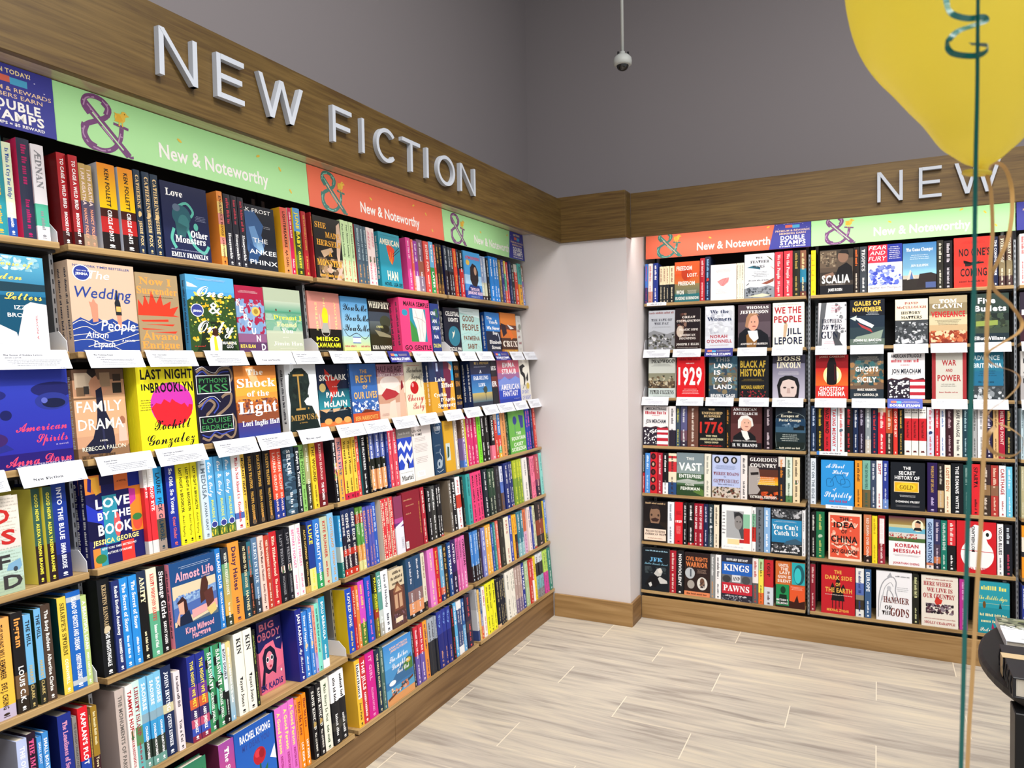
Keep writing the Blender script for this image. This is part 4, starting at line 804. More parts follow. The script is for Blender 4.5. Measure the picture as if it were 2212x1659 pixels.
load('L3C', r"""
F,9552,11355,238,s=58,dark blue Paris skyline cover with a red bird#B 14203c|1a4a5c@.4>2a90a0|d8a878@.72|142430@.84|d87840@.93;P c83028 24 94 40 84 56 78 74 74 60 66 62 56 44 46 34 34 40 52 26 70;P 142430 0 28 20 22 40 30 42 22 60 24 76 34 78 24 90 30 100 24 100 12 0 12;E 24 8 12 5 f0a860;E 56 8 12 5 f0a860;E 86 8 12 5 f0a860;T b f4f0e8 50 79 88 9 SKYLARK;T b f4f0e8 54 51 60 8 PAULA;T b f4f0e8 52 36 74 9 McLAIN;E 14 63 10 7 c8b070;T i f0e0d8 54 64 20 2 A Novel;G e0e8e8 54 25 76 3 2
F,11360,13072,238,t=24 b=3a5a90 s=48,blue sea cover with gold capitals and orange base#B 3a6cb4|3a68b0@.5|c8542c@.84;S 28 50 0 18 100 36 5 f0f4fa 3a68b0 c8d8f0 2a50a0;P 6a3020 30 16 46 22 70 20 90 16;T b e8b868 50 87 26 6 THE;T b e8b868 50 74 62 12 REST;T b e8b868 52 60 18 6 OF;T b e8b868 52 46 88 11 OUR LIVES;T b e8b060 50 7 86 7 BEN MARKOVITS
F,13077,15001,234,s=44,skin-toned photo cover with red bikini and pale hands#B 9a6a78|d8b0a0@.22|f0dcd0@.35|c89880@.55|e8c8b8@.72;E 44 66 36 12 f4e4dc;P b03038 10 44 30 56 64 50 76 44 60 38 24 34;P f0d4c4 30 0 40 30 60 34 62 0;P e8b8a0 74 0 80 60 96 62 100 0;P 8a2a30 84 50 96 56 92 70 86 66;T b 4a1c30 46 91 92 10 HALF HIS AGE;T b e8d0d4 50 80 96 6 JENNETTE McCURDY;G 6a4a40 20 8 32 5 3
F,15006,16468,240,s=40,cream cover with a big red cherry and script title#B f0ead0;P d0ccb8 0 100 100 100 100 62 40 76 0 62;E 48 52 22 12 c01820;E 40 57 6 4 f0a0a0;L 3a4030 1.6 54 62 70 70 84 66 86 52;T c 201c1c 54 86 84 11 Rainbow;T c 201c1c 64 74 62 11 Rowell;T c c01c24 50 34 88 14 Cherry;T c c01c24 62 18 64 13 Baby;G c06060 50 94 84 1.6 1
F,16473,18575,240,q=2 t=24 s=4,mustard cover with two figures' legs and white serif title#B 24345a|d8a030@.4;P 2a9ad0 80 100 100 100 100 60 80 62;P 2a2850 18 100 44 100 50 60 46 6 36 6 30 60;P 6a2040 60 100 86 96 90 70 74 4 64 4 58 60;P e8b8a0 84 96 96 90 92 80 82 84;R 28 80 8 16 b8c8e8;T s fff8ee 42 64 44 8 Lake;T s fff8ee 70 52 52 9 Effect;T s fff8ee 38 34 52 7 Cynthia;T s fff8ee 68 24 62 7 D'Aprix;T s fff8ee 62 13 74 8 Sweeney
""")
load('L4B', r"""
F,19114,20677,232,s=62,black cover with a swimmer in a teal circle#B 14182c;E 58 38 36 22 2a7890;P e8e4d0 46 48 56 46 64 52 60 44 54 38 44 32 50 42;T b f4f4f0 56 87 84 9 CELESTIAL;T b f4f4f0 58 74 60 8 LIGHTS;T b f4f4f0 58 10 72 7 CECILE PIN
F,20700,22801,238,s=62,pale aqua rippled cover with brown capitals#B b0d8d4;L 8abcc0 .8 0 60 40 52 60 40 100 50;L 8abcc0 .8 0 40 40 46 60 34 100 30;L 8abcc0 .8 0 20 40 34 60 24 100 10;P d8ecec 0 100 100 100 100 80 0 90;T b 7a5038 42 77 58 12 GOOD;T b 7a5038 50 58 80 13 PEOPLE;T b 7a5038 52 34 80 9 PATMEENA;T b 7a5038 52 16 48 10 SABIT;G 7a9a98 40 93 60 1.6 1
F,23406,25121,230,t=28 b=1f50a0 s=62,bright blue and black cover with white title#B 2f80d0|14203c@.46;E 74 80 5 3 f0f4ff;L e8f0ff 3 82 50 88 40 90 32;T b ffffff 28 86 36 7 The;T b ffffff 54 76 60 7 Things;T b ffffff 52 62 88 8 We Never;T b ffffff 62 50 34 7 Say;T b ffffff 60 28 80 8 Elizabeth;T b ffffff 62 15 60 8 Strout;G 8090b0 55 5 70 3 2
F,25237,27223,236,s=62,orange cover with an abstract climber and white title#B e88838|6a3828@.3|d87830@.42|4a2c20@.62|b07030@.9;P e8e8e8 40 72 60 60 84 62 70 66;P e8742c 36 60 60 58 80 40 60 34 50 46;P 2a1c2c 0 74 30 70 36 50 10 40;T s fff4e8 52 24 92 14 CRUX;T b f0d060 54 6 84 5 GABRIEL TALLENT
!F,27286,27905,226,s=62,narrow pale grey cover with red script#B d8d8d4;E 66 70 30 8 909488;T c 8a3a48 40 60 60 7 ~;T c 8a3a48 46 44 60 7 ~;T c 8a3a48 52 28 60 7 ~;G a0a09c 50 86 60 6 3;G a0a09c 50 12 60 6 3
""")
load('L4C', r"""
!F,19294,19815,236,s=40,narrow black cover with gold capitals#B 181818|1c2040@.8;T b c88a3c 40 88 76 9 ONIA;T b c88a3c 46 72 64 9 OW;T b c88a3c 46 54 70 10 EIN;T b e0a848 52 26 84 8 GAIL;T b c8a050 52 13 96 6 CH-LEV
F,20362,22491,240,q=2 t=28 b=1c2c58 s=8,deep blue night cover with a lone tree#B 1c2444|1f4a94@.3>3f88c0|c8b060@.7>4a6a78|283040@.9;L 2a2a2c 2 66 12 66 34;E 66 36 10 8 3a4438;P 1c1c20 50 40 56 38 58 34;T s d8b860 56 94 72 5 M. L. STEDMAN;T s f0f4ff 48 76 10 7 A;T s f0f4ff 48 62 74 8 FAR-FLUNG;T s f0f4ff 50 47 34 7 LIFE;G b0b8d0 48 86 76 2 1
!F,22543,23213,234,s=8,narrow black and red cover with white letters#B 1c1a24|6a2c20@.35|14181f@.6;T b e8e8e8 46 84 80 9 IES;T b e8e8e8 44 48 80 11 ER
F,23237,25895,240,b=8a4a80,rose and blue mountain cover with white outlined title#B d06078|a06898@.3|5a78c8@.44|2444b8@.7|1f38a0@.9;P 7a90d8 0 50 30 62 50 52 80 62 100 54 100 40 0 40;T b f4ecf0 52 88 56 10 EMMA;T b f4ecf0 52 73 66 11 STRAUB;T b f0ecf4 52 37 84 12 AMERICAN;T b f0ecf4 52 22 70 12 FANTASY;T i d0d8f0 78 9 24 2 a novel
F,25915,27239,238,s=3,white cover with a black dragon-like bird#B e8e4d8|d8d4cc@.6;P 1a1a1c 0 84 40 90 60 84 34 80 30 72 50 66 56 54 44 40 30 36 36 46 34 58 10 66;P 1a1a1c 60 56 84 70 80 50 66 46;L 1a1a1c 3 40 40 20 30;L 1a1a1c 3 46 40 60 26;E 72 36 15 8 c8b058;T b 7a82c0 40 22 70 8 OF DAY;T b 7a82c0 50 8 84 9 OF NIGHT;G 8a82a0 50 95 90 3 2
""")
load('L3D', r"""
!9453,9688,238,18161c,f0f0f0,~/~,flow=1 s=10
9693,9989,240,e8a098|e8a848@.5,3a5a80,*NADIA FINE/~
10016,10277,238,f0c848|c82848@.9,1c1814,*Wayward Women/*~,b=d83058
!10305,10564,238,f0c848|c82848@.9,1c1814,*Wayward Women/*~,b=d83058
!10579,10783,238,f0c848|c82848@.9,1c1814,*Wayward Women/*~
!10797,11019,236,d84840,f0d8d0,~/~
11144,11468,242,1a1c22,e8e8e8,THE HUNTRESS/~,b=2a7a80
!11498,11639,240,14161a,e0c080,~/~
!11654,11933,242,5a6ab0|1c2018@.44|f0a870@.62|14141a@.96,f0f0f8,~/~
!12029,12293,242,5a6ab0|1c2018@.44|f0a870@.62|14141a@.96,f0f0f8,~/~
!12441,12705,242,5a6ab0|1c2018@.44|f0a870@.62|14141a@.96,f0f0f8,~/~
!12737,12915,238,24347a,8090d0,~/~
!12931,13193,242,d84a5c,f8d8d8,~/~
!13213,13527,242,d84a5c,f8d8d8,~/~
F,13566,14609,236,s=6,white and blue scalloped cover with a tiny walking figure#B 9a9894|2a4ac0@.17|f4f4f2@.74;P f4f4f2 0 72 20 78 40 66 60 78 80 66 100 76 100 66 80 56 60 68 40 56 20 68 0 62;P f4f4f2 0 50 20 56 40 44 60 56 80 44 100 54 100 44 80 34 60 46 40 34 20 46 0 40;P f4f4f2 30 26 60 26 60 34 46 40;P 181818 58 27 64 27 66 40 60 42;E 62 43 3 2 181818;T b e8e4e0 50 91 80 4 ~;T s 181c20 50 10 82 9 Martel;G a0a0a0 50 20 90 2 1
F,14633,16148,240,s=4,white back cover with black heading and barcode#B f0e6e2;T b 202020 26 90 48 4 USE FOR;T b 202020 26 83 52 4 N TIME;G 9a9290 40 74 70 8 3;G 9a9290 42 58 76 16 6;G 9a9290 42 36 70 12 4;R 12 6 40 10 ffffff;G 202020 32 11 34 6 7
F,16277,17161,240,s=6,navy cover with a white line-drawn octopus#B 1a3c5c;L c0ccd4 1.5 30 80 30 96 70 96 70 80 30 80;T s d0d8e0 50 88 64 8 WISTED;L b8c4d0 4 20 12 60 16 80 30 60 40 66 48;E 50 20 26 9 a0b0bc;E 44 20 8 4 1a3c5c;L b8c4d0 3 20 8 40 4 80 8;G 9ab0c0 44 56 60 3 2;G 9ab0c0 44 42 60 3 2
F,17227,18092,240,,mustard yellow cover with a small pasted picture#B d8a428;R 12 22 42 34 c8d4d0;P 2a4a3c 20 26 40 30 44 48 28 50;G 8a6818 40 86 60 12 6
!18250,18447,240,e8e0d8,8a7a70,~/~
!18469,18575,238,201c24,f0d0d0,~/~
""")
load('L4D', r"""
!18936,19239,246,8a6a58|8a70a8@.42|5a80d0@.86,ffffff,*BUCKEYE/PATRICK RYAN,s=8
!19253,19404,240,e8dc48,8a8020,~/~
!19437,19762,246,d0306c,f4d0d8,*~/*~
!19795,20083,246,d0306c,f4d0d8,*~/*~
!20107,20429,246,d0306c,f4d0d8,*~/*~
!20477,20854,242,7ad828,3a7a18,~/~
!20883,21278,238,1c1a1c,e8e8e8,%~/%~
!21303,21675,238,1c1a1c,e8e8e8,%~/%~
!21855,22247,246,16141a|e87a90@.7,f8f8f8,CRUCIBLE
!22278,22635,242,e0c8b0|c83c30@.15,f0e0d0,~/~
!22656,22997,240,2a80d0|d83a34@.5|5aa860@.75|e8b838@.9,ffffff,~/~
!23036,23595,242,e0985a,5a3a20,~/~
!23628,23831,238,12161a,a0a860,~/~
F,23971,25997,240,b=2a6a3a,green cover with navy wine-glass silhouettes#B 68b048;E 38 76 12 10 2c3888;L 2c3888 2 38 66 36 44;P 2c3888 62 88 92 84 88 56 72 56;L 2c3888 2 74 56 70 44;T b f0f4e8 56 45 30 7 THE;T b f0f4e8 54 34 84 8 FOUNTAIN;T b f0f4e8 52 20 60 8 CASEY;T b f0f4e8 52 9 88 8 SCIESZKA
!26104,26443,238,2438a8,f06a9a,~/~
!26469,26788,238,2438a8,f06a9a,~/~
!26827,27112,240,1c2858,8090c0,~/~
!27177,27506,242,c83a34,f0c0b0,~/~
""")
load('L3E', r"""
!9415,9552,232,3a9ad0|d8e4d8@.5|2a7a74@.75,ffffff,~/~,s=8
!9592,9781,248,1c2a54|1c1c30@.4|b83024@.6|2a1a28@.7|c03424@.9,e8e4e0,GENE SIDE/LIZZY McINESEY,b=101830 s=8
9797,10110,248,1c2a54|1c1c30@.4|b83024@.6|2a1a28@.7|c03424@.9,e8e4e0,GENE SIDE/LIZZY McINESEY
10126,10429,248,1c2a54|1c1c30@.4|b83024@.6|2a1a28@.7|c03424@.9,e8e4e0,GENE SIDE/LIZZY McINESEY
!10446,10551,242,5a8a3a|a83a24@.1|5a9a48@.25|d89848@.6|d8d490@.85,f0f0d8,~/~
!10565,10654,242,5a8a3a|a83a24@.1|5a9a48@.25|d89848@.6|d8d490@.85,f0f0d8,~/~
!10668,10864,242,5a8a3a|a83a24@.1|5a9a48@.25|d89848@.6|d8d490@.85,f0f0d8,~/~
!10882,11102,236,5458b0,e8a070,ERADICATION/~
!11116,11279,236,5458b0,e8a070,ERADICATION/~
!11294,11447,236,5458b0,e8a070,ERADICATION/~
!11468,11730,244,2c58b8,c0d0f0,~/~
!12021,12297,246,d83840|f0e0c8@.98,f0d8c8,*~/*~,b=ecdcc4 lace=1
!12335,12576,246,d83840|f0e0c8@.98,f0d8c8,*~/*~,b=ecdcc4 lace=1
!12624,12878,246,d83840|f0e0c8@.98,f0d8c8,*~/*~,b=ecdcc4 lace=1
F,12918,13486,240,s=8,purple and white cover leaning behind red spines#B 8a3a5c|b04890@.38|6a3878@.46|e4e4ee@.54;P e4e4ee 0 40 100 50 100 56 0 48;R 60 8 34 20 d0d0dc;G 6a6a74 76 18 24 12 4
F,13537,14847,248,s=8,dark red back cover with a white barcode label#B 8a2030;G c89870 30 86 50 3 1;G c89870 40 76 50 3 1;G c89870 30 62 44 3 1;R 2 4 16 12 e8e8e8;G 303030 10 10 12 8 5;V n c89848 92 50 56 5 ~
!14902,15200,248,b02838,f4e0d8,~/~,b=8a2030
!15350,15682,238,1c1c20,e0e0e4,~/~,b=101014
!15732,16070,240,4a4c4c|3a3a38@.4,f0f0f0,~/~
!16098,16319,240,16161a,f0f0f0,~/~
!16343,16612,240,16161a|c02028@.97,f0f0f0,~/~
!17216,17459,242,6a6258,f0f0f0,~/~,b=7a6c5c
!17510,17895,244,18181c,f4f4f4,SOFT MALIBU/~
!17938,18376,248,f0f0f4|c84030@.35|f0f0f4@.6,d04040,~/~
!18421,18575,242,121416,90a890,~/~
""")
load('L4E', r"""
!18892,19301,246,3aa0a0,1a5a60,~/~
!19329,19742,246,e83f78,2a1420,MARIA SEMPLE/GO GENTLE,b=a82858
!19766,20115,246,e83f78,2a1420,MARIA SEMPLE/GO GENTLE
!20144,20490,246,e83f78,2a1420,MARIA SEMPLE/GO GENTLE
!20623,21073,246,1a2430,e8e8e8,~/~
!21103,21481,240,24402f|1c2c28@.6,c8d0b8,~/~
!21512,21871,238,24402f|1c2c28@.6,c8d0b8,~/~
!21950,22472,244,1e1c22,60606a,~/~
!22494,22787,236,d8dcec|5a78c8@.35|6a5040@.6,3a4a8a,~/~
!22974,23460,246,1c2c70,f0f0f0,~/~
!23488,23704,246,1c2c70,f0f0f0,~/~
!23726,23967,246,1c2c70|c85a30@.97,f0f0f0,~/~
!24048,24457,246,a8b830|7a9a30@.4,e8e840,~/~
!24487,24766,246,a8b830|7a9a30@.4,e8e840,~/~
!24796,25127,246,a8b830|7a9a30@.4,e8e840,~/~
!25267,25899,244,e8e4e0,6a6a70,~/~
!25937,26215,238,2a2228,a06a70,~/~
!26246,26535,240,f07898,8a2a4a,~/~
!26567,26853,240,f07898,8a2a4a,~/~
!26892,27475,244,b04858|6a2850@.6|2a1c38@.75,f0c8b0,~/~
!27542,27880,246,88d0c8,3a8a88,~/~
""")
load('L3F', r"""
9432,9799,238,1f4ab8,f0ead8,^LOVED ONE/~,ac=f0d060 b=d8b820 stamp=1
!9813,9973,238,c02838,f0d8b0,^LITTLE FAMILY/~
!9987,10175,236,e0803c,f8e8d0,~/~
10231,10575,246,d04cc0|4a7a34@.65,f0d070,~/*~,b=c850b8
10603,10993,252,1f50c0,e070c0,*Meet the Newmans/~
!11074,11314,252,2a2c20|6a7a2a@.3|a03a2a@.55|7a6a34@.7,e8e030,PROM QUEEN/~
!11338,11613,252,5a9a90|c8d0cc@.6|a8a8a0@.8,ffffff,I ONE/~
11650,12114,248,f0f2f6,3a4050,Son of Nobody/~
F,12142,13109,236,t=30,brown cover with a storefront and pale banner title#B d8c8a8|5a3a34@.32;P 8a5a40 16 62 50 78 88 62;R 18 28 68 34 7a4838;R 24 32 22 24 c8a080;R 56 32 22 24 c8a080;P c8a078 28 60 50 70 76 60;S 41 14 4 4 96 24 6 6a4a5a 3a2c34 8a6a78;T s 3a2a24 52 94 60 5 ~;T s 3a2a24 50 85 84 5 ~;T s 3a2a24 50 76 70 5 ~;R 20 8 50 8 e8d8b8
13373,13870,253,2a4c70|8a6a6a@.55|e0986a@.75|1c1a20@.94,d8d8e0,~/~,b=3a6080
13895,14468,253,2a4c70|8a6a6a@.55|e0986a@.75|1c1a20@.94,d8d8e0,~/~
!14523,14788,250,e4dcc8|2a2420@.85,8a7a50,~/~
14985,15499,252,e47cc8,f0e0b0,~/~,b=d870c0
!15526,15896,248,c82430,f0c040,~/~
!15920,16226,246,6aa8d0|d86a50@.75|2a3a6a@.88,f0f0f0,~/~
!16259,16624,246,2c2620,d8b060,~/~
!16648,16934,246,1f4a88,ffffff,DOG YEARS/~
!16984,17427,250,33205c|201840@.6,e8e0f0,^ASTRID/~
!17453,17664,248,e070b0|d060a0@.6,5a1840,ORIGINAL/~,ac=fff0f8
!17685,17885,248,e070b0,5a1840,ORIGINAL/~,ac=fff0f8
!17912,18234,250,e070b0,5a1840,ORIGINAL/~,ac=fff0f8
""")
load('L4F', r"""
!18858,19122,246,4a88d0|2c2428@.68,d8e8f8,~/*~,b=3a2a30 s=14
!19127,19342,246,4a88d0|2c2428@.68,d8e8f8,~/*~
!19366,19579,246,4a88d0|2c2428@.68,d8e8f8,~/*~
!19608,19795,246,2a2a30,c8b8b0,~/~
!19881,20287,244,8088c8,f0f0f8,~/~,b=5a4a80
!20316,20620,248,e8ac40,fff4d8,~/~
!20645,20917,248,e8ac40,fff4d8,~/~
!20948,21178,240,1f4aa0,c0d8f0,~/~
!21199,21406,246,3a8a88,c0e0d8,~/~
!21437,21699,248,e06a5c,ffe0d8,~/~
!21805,22341,248,2a2a22,7a7a68,~/~
!22374,22941,246,e8e4d0,b03a30,^CRUX/~
!22969,23296,246,3848a8,f0f0f0,~/~
!23330,23558,240,f0b428,c04030,~/~
!23581,23859,240,f0b428|2a1c1c@.45,c04030,~/~
!23946,24323,246,3a7a8c|8ab8c0@.7,e8f0f0,~/~
!24353,24664,246,3a7a8c|8ab8c0@.7,e8f0f0,~/~
!24712,25114,244,d8703c|d8a8c8@.5,8a4a5a,~/~
!25361,25706,246,f0dcd8,6a6a8a,~/~
!25737,25965,242,3a489a,d0d8f0,~/~
!25991,26267,244,d8d8b0|c02830@.96,4a6a4a,~/~
26377,27336,250,241c1e|8a3c24@.4|241c1e@.75,c8a898,~/~
!27370,27588,246,d8c030,8a7a18,~/~
!27628,27905,246,4a80d0|3a5a48@.8,f0f0f0,~/~
""")
load('L3G', r"""
9567,9872,250,f0bc38,1c1c1c,^Inheritance/*Jane Park,b=e8b434 box=ffffff
9900,10240,250,c8303c,ffffff,THE JILLS/KAREN PARKMAN
10269,10794,252,d0208c,f0a0d0,IT GIRL/ALLISON PATAKI
!10824,11094,244,1c3048,e8dca8,THE AMALFI CURSE/~
!11109,11323,246,4a6860,c8d0c0,~/~
F,11328,13229,240,t=34 b=4a90d0,sky blue cover with people on a dock facing a lake#B 3f88d0>5aa8e0|4a90c8@.4|3a78b0@.62|5aa0c8@.74|d89860@.88;P 3a6a98 10 30 40 48 70 60 96 66 96 30;P 4a7a3a 60 50 80 62 98 58 98 40 70 40;E 84 56 8 4 d8b048;P 6a3a24 4 12 96 28 96 24 4 8;E 22 34 12 4 f0f4f8;S 51 9 16 14 84 26 6 c87858 e8d0b0 3a4a5a d8a088;T b f0c8b8 52 91 64 3.6 SUSAN PATTERSON;T b f0c8b8 54 86 62 3.6 JAMES PATTERSON;T c ffffff 50 73 66 10 The Mother;T c ffffff 54 60 60 10 Daughter;T c ffffff 62 48 44 8 Book Club
!13308,13457,248,2a2a2c,c8c8c8,~/~
!13499,13781,244,d03444|6a58a8@.5,f4e0e8,&~/~
!13852,14194,244,d03444|6a58a8@.5,f4e0e8,&~/~
!14234,14528,246,f0a038|e89040@.5,4a1c5a,^~/~,b=e89838
!14553,14804,242,a8b0bc|2a2c34@.4,2a2a30,~/~
!14822,15069,242,a8b0bc|2a2c34@.4,2a2a30,~/~
!15084,15222,242,a8b0bc|2a2c34@.4,2a2a30,~/~
15299,15729,252,2c3a98|20287a@.4,8ab0f0,&Gray/~,ac=d8a080
!15753,16041,252,2c3a98|20287a@.4,8ab0f0,&Gray/~,ac=d8a080
!16061,16406,252,2c3a98|20287a@.4,8ab0f0,&Gray/~,ac=d8a080
!16439,16683,246,1c1a1c,d83848,~/~
!16712,16998,248,5ab0e4,ffffff,~/~
!17024,17228,246,f0f0f0|3a4a7a@.15|f0f0f0@.85,f0f0f0,~/~
!17250,17470,246,f0f0f0|3a4a7a@.15|f0f0f0@.85,f0f0f0,~/~
!17496,17741,244,2a5a9a|6aa8d8@.5,e8f0f8,~/~
17820,18312,252,332c44|4a4048@.5|2a2440@.7,e05050,~/~
""")
load('L4G', r"""
!18831,18999,252,b8b8bc|d0d0d4@.4|3a4a80@.8,5a5a62,~/~,s=10
!19004,19164,244,e8c070,8a5a20,~/~
!19183,19363,244,2a5a98|8a90b8@.5|d85a28@.75,f0f0f0,~/~
!19401,19700,246,f4f0ec,c84a50,~/~
!19768,20102,250,f0ec28,4a4a18,*~/~
!20127,20462,250,f0ec28,4a4a18,*~/~
!20487,20833,250,f0ec28,4a4a18,*~/~
!20895,21195,242,1a2030|e0b890@.95,c0b080,~/~
!21221,21431,242,1a2030,c0b080,~/~
!21457,21643,242,1a2030,c0b080,~/~
!21670,21900,242,1a2030,c0b080,~/~
!21976,22507,248,ece8dc,7a7a70,~/~
!22535,22747,248,ece8dc,7a7a70,~/~
!22775,23029,248,ece8dc,7a7a70,~/~
!23063,23384,246,b09890|7a6a88@.7,e8dcd8,~/~
!23413,23657,246,b09890|7a6a88@.7,e8dcd8,~/~
!23686,23933,246,b09890|7a6a88@.7,e8dcd8,~/~
!23969,24303,246,1c3090,f0f4f8,THE TAKE/~
!24339,24581,246,a8c090,e8f0e0,~/~
!24612,24801,246,a8c090,e8f0e0,~/~
!24838,25210,242,c83a30,f0d0c0,~/~
!25248,25474,240,d84a50|f0e8e8@.5,ffffff,~/~
!25506,25806,248,f0d428,8a7a18,~/~
!25857,26168,248,d8dce0|2a2a2e@.2|7ab0b8@.5|8a8a8c@.8,3a3a3a,~/~
!26200,26456,248,d8dce0|2a2a2e@.2|7ab0b8@.5|8a8a8c@.8,3a3a3a,~/~
!26489,26788,248,d8dce0|2a2a2e@.2|7ab0b8@.5|8a8a8c@.8,3a3a3a,~/~
!26828,27111,246,b8d860|d04898@.5,3a2a4a,~/~
!27145,27363,246,b8d860|d04898@.5,3a2a4a,~/~
!27432,27905,248,2a7a68,d8e8e0,~/~
""")
load('R1A', r"""
!4665,4843,240,4a7ad0|2a3a70@.6,c83a40,~/~
!4872,5127,240,e8e4e4|c89888@.7,d05048,~/~
!5155,5450,242,2a3c90,ffffff,~/~
!5549,5744,218,f0e0bc|24262a@.5,8a4a3a,~/~,ac=f0e0bc
!5758,5939,218,f0e0bc|24262a@.5,8a4a3a,~/~,ac=f0e0bc
!5958,6133,218,f0e0bc|24262a@.5,8a4a3a,~/~,ac=f0e0bc
!6155,6437,218,f0e0bc|24262a@.5,8a4a3a,~/~,ac=f0e0bc
F,6472,7927,236,,orange to teal cover with a faint portrait and white capitals#B e05c2c|d85020@.3>c87038|8a7a50@.55>5a6a58|2a6a70@.8;E 48 72 22 20 c84824;E 42 70 14 16 b83c20;T b f4f0e8 38 84 62 10 FREEDOM;T b f4f0e8 72 66 42 8 LOST.;T b f4f0e8 48 46 66 9 FREEDOM;T b f4f0e8 22 24 30 10 WON;T b e8e8e0 50 9 92 7 EUGENE ROBINSON;G e8e0d0 70 24 40 10 4
!7952,8218,250,b02430,f0d0d0,~/~
!8244,8535,256,1c2848,8ac0e8,~/~,orn=c83a30
F,8567,9991,204,,small white cover with a pink folded-paper emblem#B f2ecec;P e09090 26 52 46 60 72 62 70 50 50 38 40 40;L c85a64 1 26 52 72 62 46 40 60 62;G 8a8080 50 82 60 9 3;G a09898 50 24 64 14 5
!10011,10128,206,f2ecd8,8a8070,~/~
!10138,10255,206,f2ecd8,8a8070,~/~
!10265,10417,206,f2ecd8,8a8070,~/~
F,10447,12035,250,,white cover with coloured feathers over soldiers in a field#B e8ecf4;P 2a6a80 8 70 40 66 54 64 52 70 30 74;P 8a4a3a 56 32 80 38 100 44 98 36 76 30;P d88a90 84 72 98 66 100 62 90 68;P 5a5a3a 72 96 90 88 96 82 86 86;P 2a3036 4 28 14 32 18 36 8 32;P 8a9098 0 0 0 22 20 26 50 24 80 28 100 24 100 0;S 61 12 4 2 96 24 5 3a4048 5a6068;P e0d8b8 10 4 60 2 90 6 60 10;T s 3a3c44 50 91 24 4 THE;T s 3a3c44 52 82 64 6 FEATHER;T s 3a3c44 48 71 40 6 WARS;G 4a5058 54 54 60 14 4;T s 4a4c54 48 40 70 3 ~
12071,12493,252,d03a48,f4e0e0,^We the People/^Jill Lepore
12541,12990,254,d03a48,f4e0e0,^We the People/^Jill Lepore
13012,13366,252,24241c,b8a050,~/~
!13378,13682,252,8a5a44|2a80a0@.4|2a3a4a@.7|6a3a30@.9,e8d8a0,~/~
""")
load('R1B', r"""
F,4928,6498,236,,grey cover with an engraved battlefield and small serif title#B b8bcc4;P 8a8c90 0 0 0 44 20 50 50 44 70 40 100 46 100 0;S 71 24 0 2 100 40 6 5a5a54 d0d0d4 6a6a5c 3a3c3c;T s 8a4a48 50 94 94 5 ~;T s 4a4c58 50 76 80 6 THE FATE OF;T s 4a4c58 50 67 56 6 THE DAY;G 7a7c84 50 58 80 4 2
F,6525,7981,244,b=a02030,dark cover with robed figures and pale serif title#B 20181c|2a1c1c@.5;S 73 10 4 28 46 88 10 5a3830 8a6a5a 3a2824;E 20 44 14 14 c8b8a8;T s e8e0d8 54 78 52 5 GREAT;T s e8e0d8 54 69 96 5 CONTRADICTION;T s e8e0d8 54 48 76 5 TRAGIC SIDE;T s e8e0d8 50 35 62 5 AMERICAN;T s e8e0d8 50 27 66 5 FOUNDING;T s f0ece4 50 13 90 5 JOSEPH J. ELLIS;G b8b0a8 50 5 90 2 1
F,8272,9868,246,,pale grey sketch cover with navy and red serif title#B d8dce4|d0d4dc@.5|dce0e8@.7;S 74 16 4 36 96 90 8 c8ccd4 e4e8ee b8bcc8;T s 243458 50 87 66 8 We the;T s 243458 50 70 86 9 Women;L 8a8c98 .8 10 56 40 60 70 52 94 50;T b b03040 48 29 60 7 NORAH;T b b03040 50 18 88 7 O'DONNELL;G b06a70 50 9 80 2 1
F,10109,11852,246,,dark portrait cover of a man in a white cravat#B 4a3c44|5a4c54@.4|3a3238@.75;P 14161e 0 0 4 34 24 46 70 42 92 30 100 0;P 8a6030 28 0 26 30 44 40 60 20 56 0;P e8e4e8 30 40 60 40 64 22 50 14 36 26;E 46 60 18 20 d8a088;P a87c5c 22 50 26 70 34 80 54 82 66 74 52 76 40 72 34 60 30 46;E 52 60 1.6 1.4 3a2420;E 42 60 1.6 1.4 3a2420;E 50 50 6 1.4 a05048;T s f0ece8 60 93 68 6 THOMAS;T s f0ece8 50 83 88 7 JEFFERSON;T s f0ece8 50 10 84 4 ANDREW BURSTEIN
F,11974,13596,248,,cream cover with tall red and navy capitals#B f0ecdc;P c8a888 34 22 42 22 48 50 44 56 36 50;E 40 57 5 4 5a6a4a;G 8a8070 50 95 86 2 1;T b b02838 48 83 86 14 WE THE;T b b02838 48 63 88 14 PEOPLE;T b 1c2444 68 36 46 13 JILL;T b 1c2444 50 15 88 15 LEPORE
""")
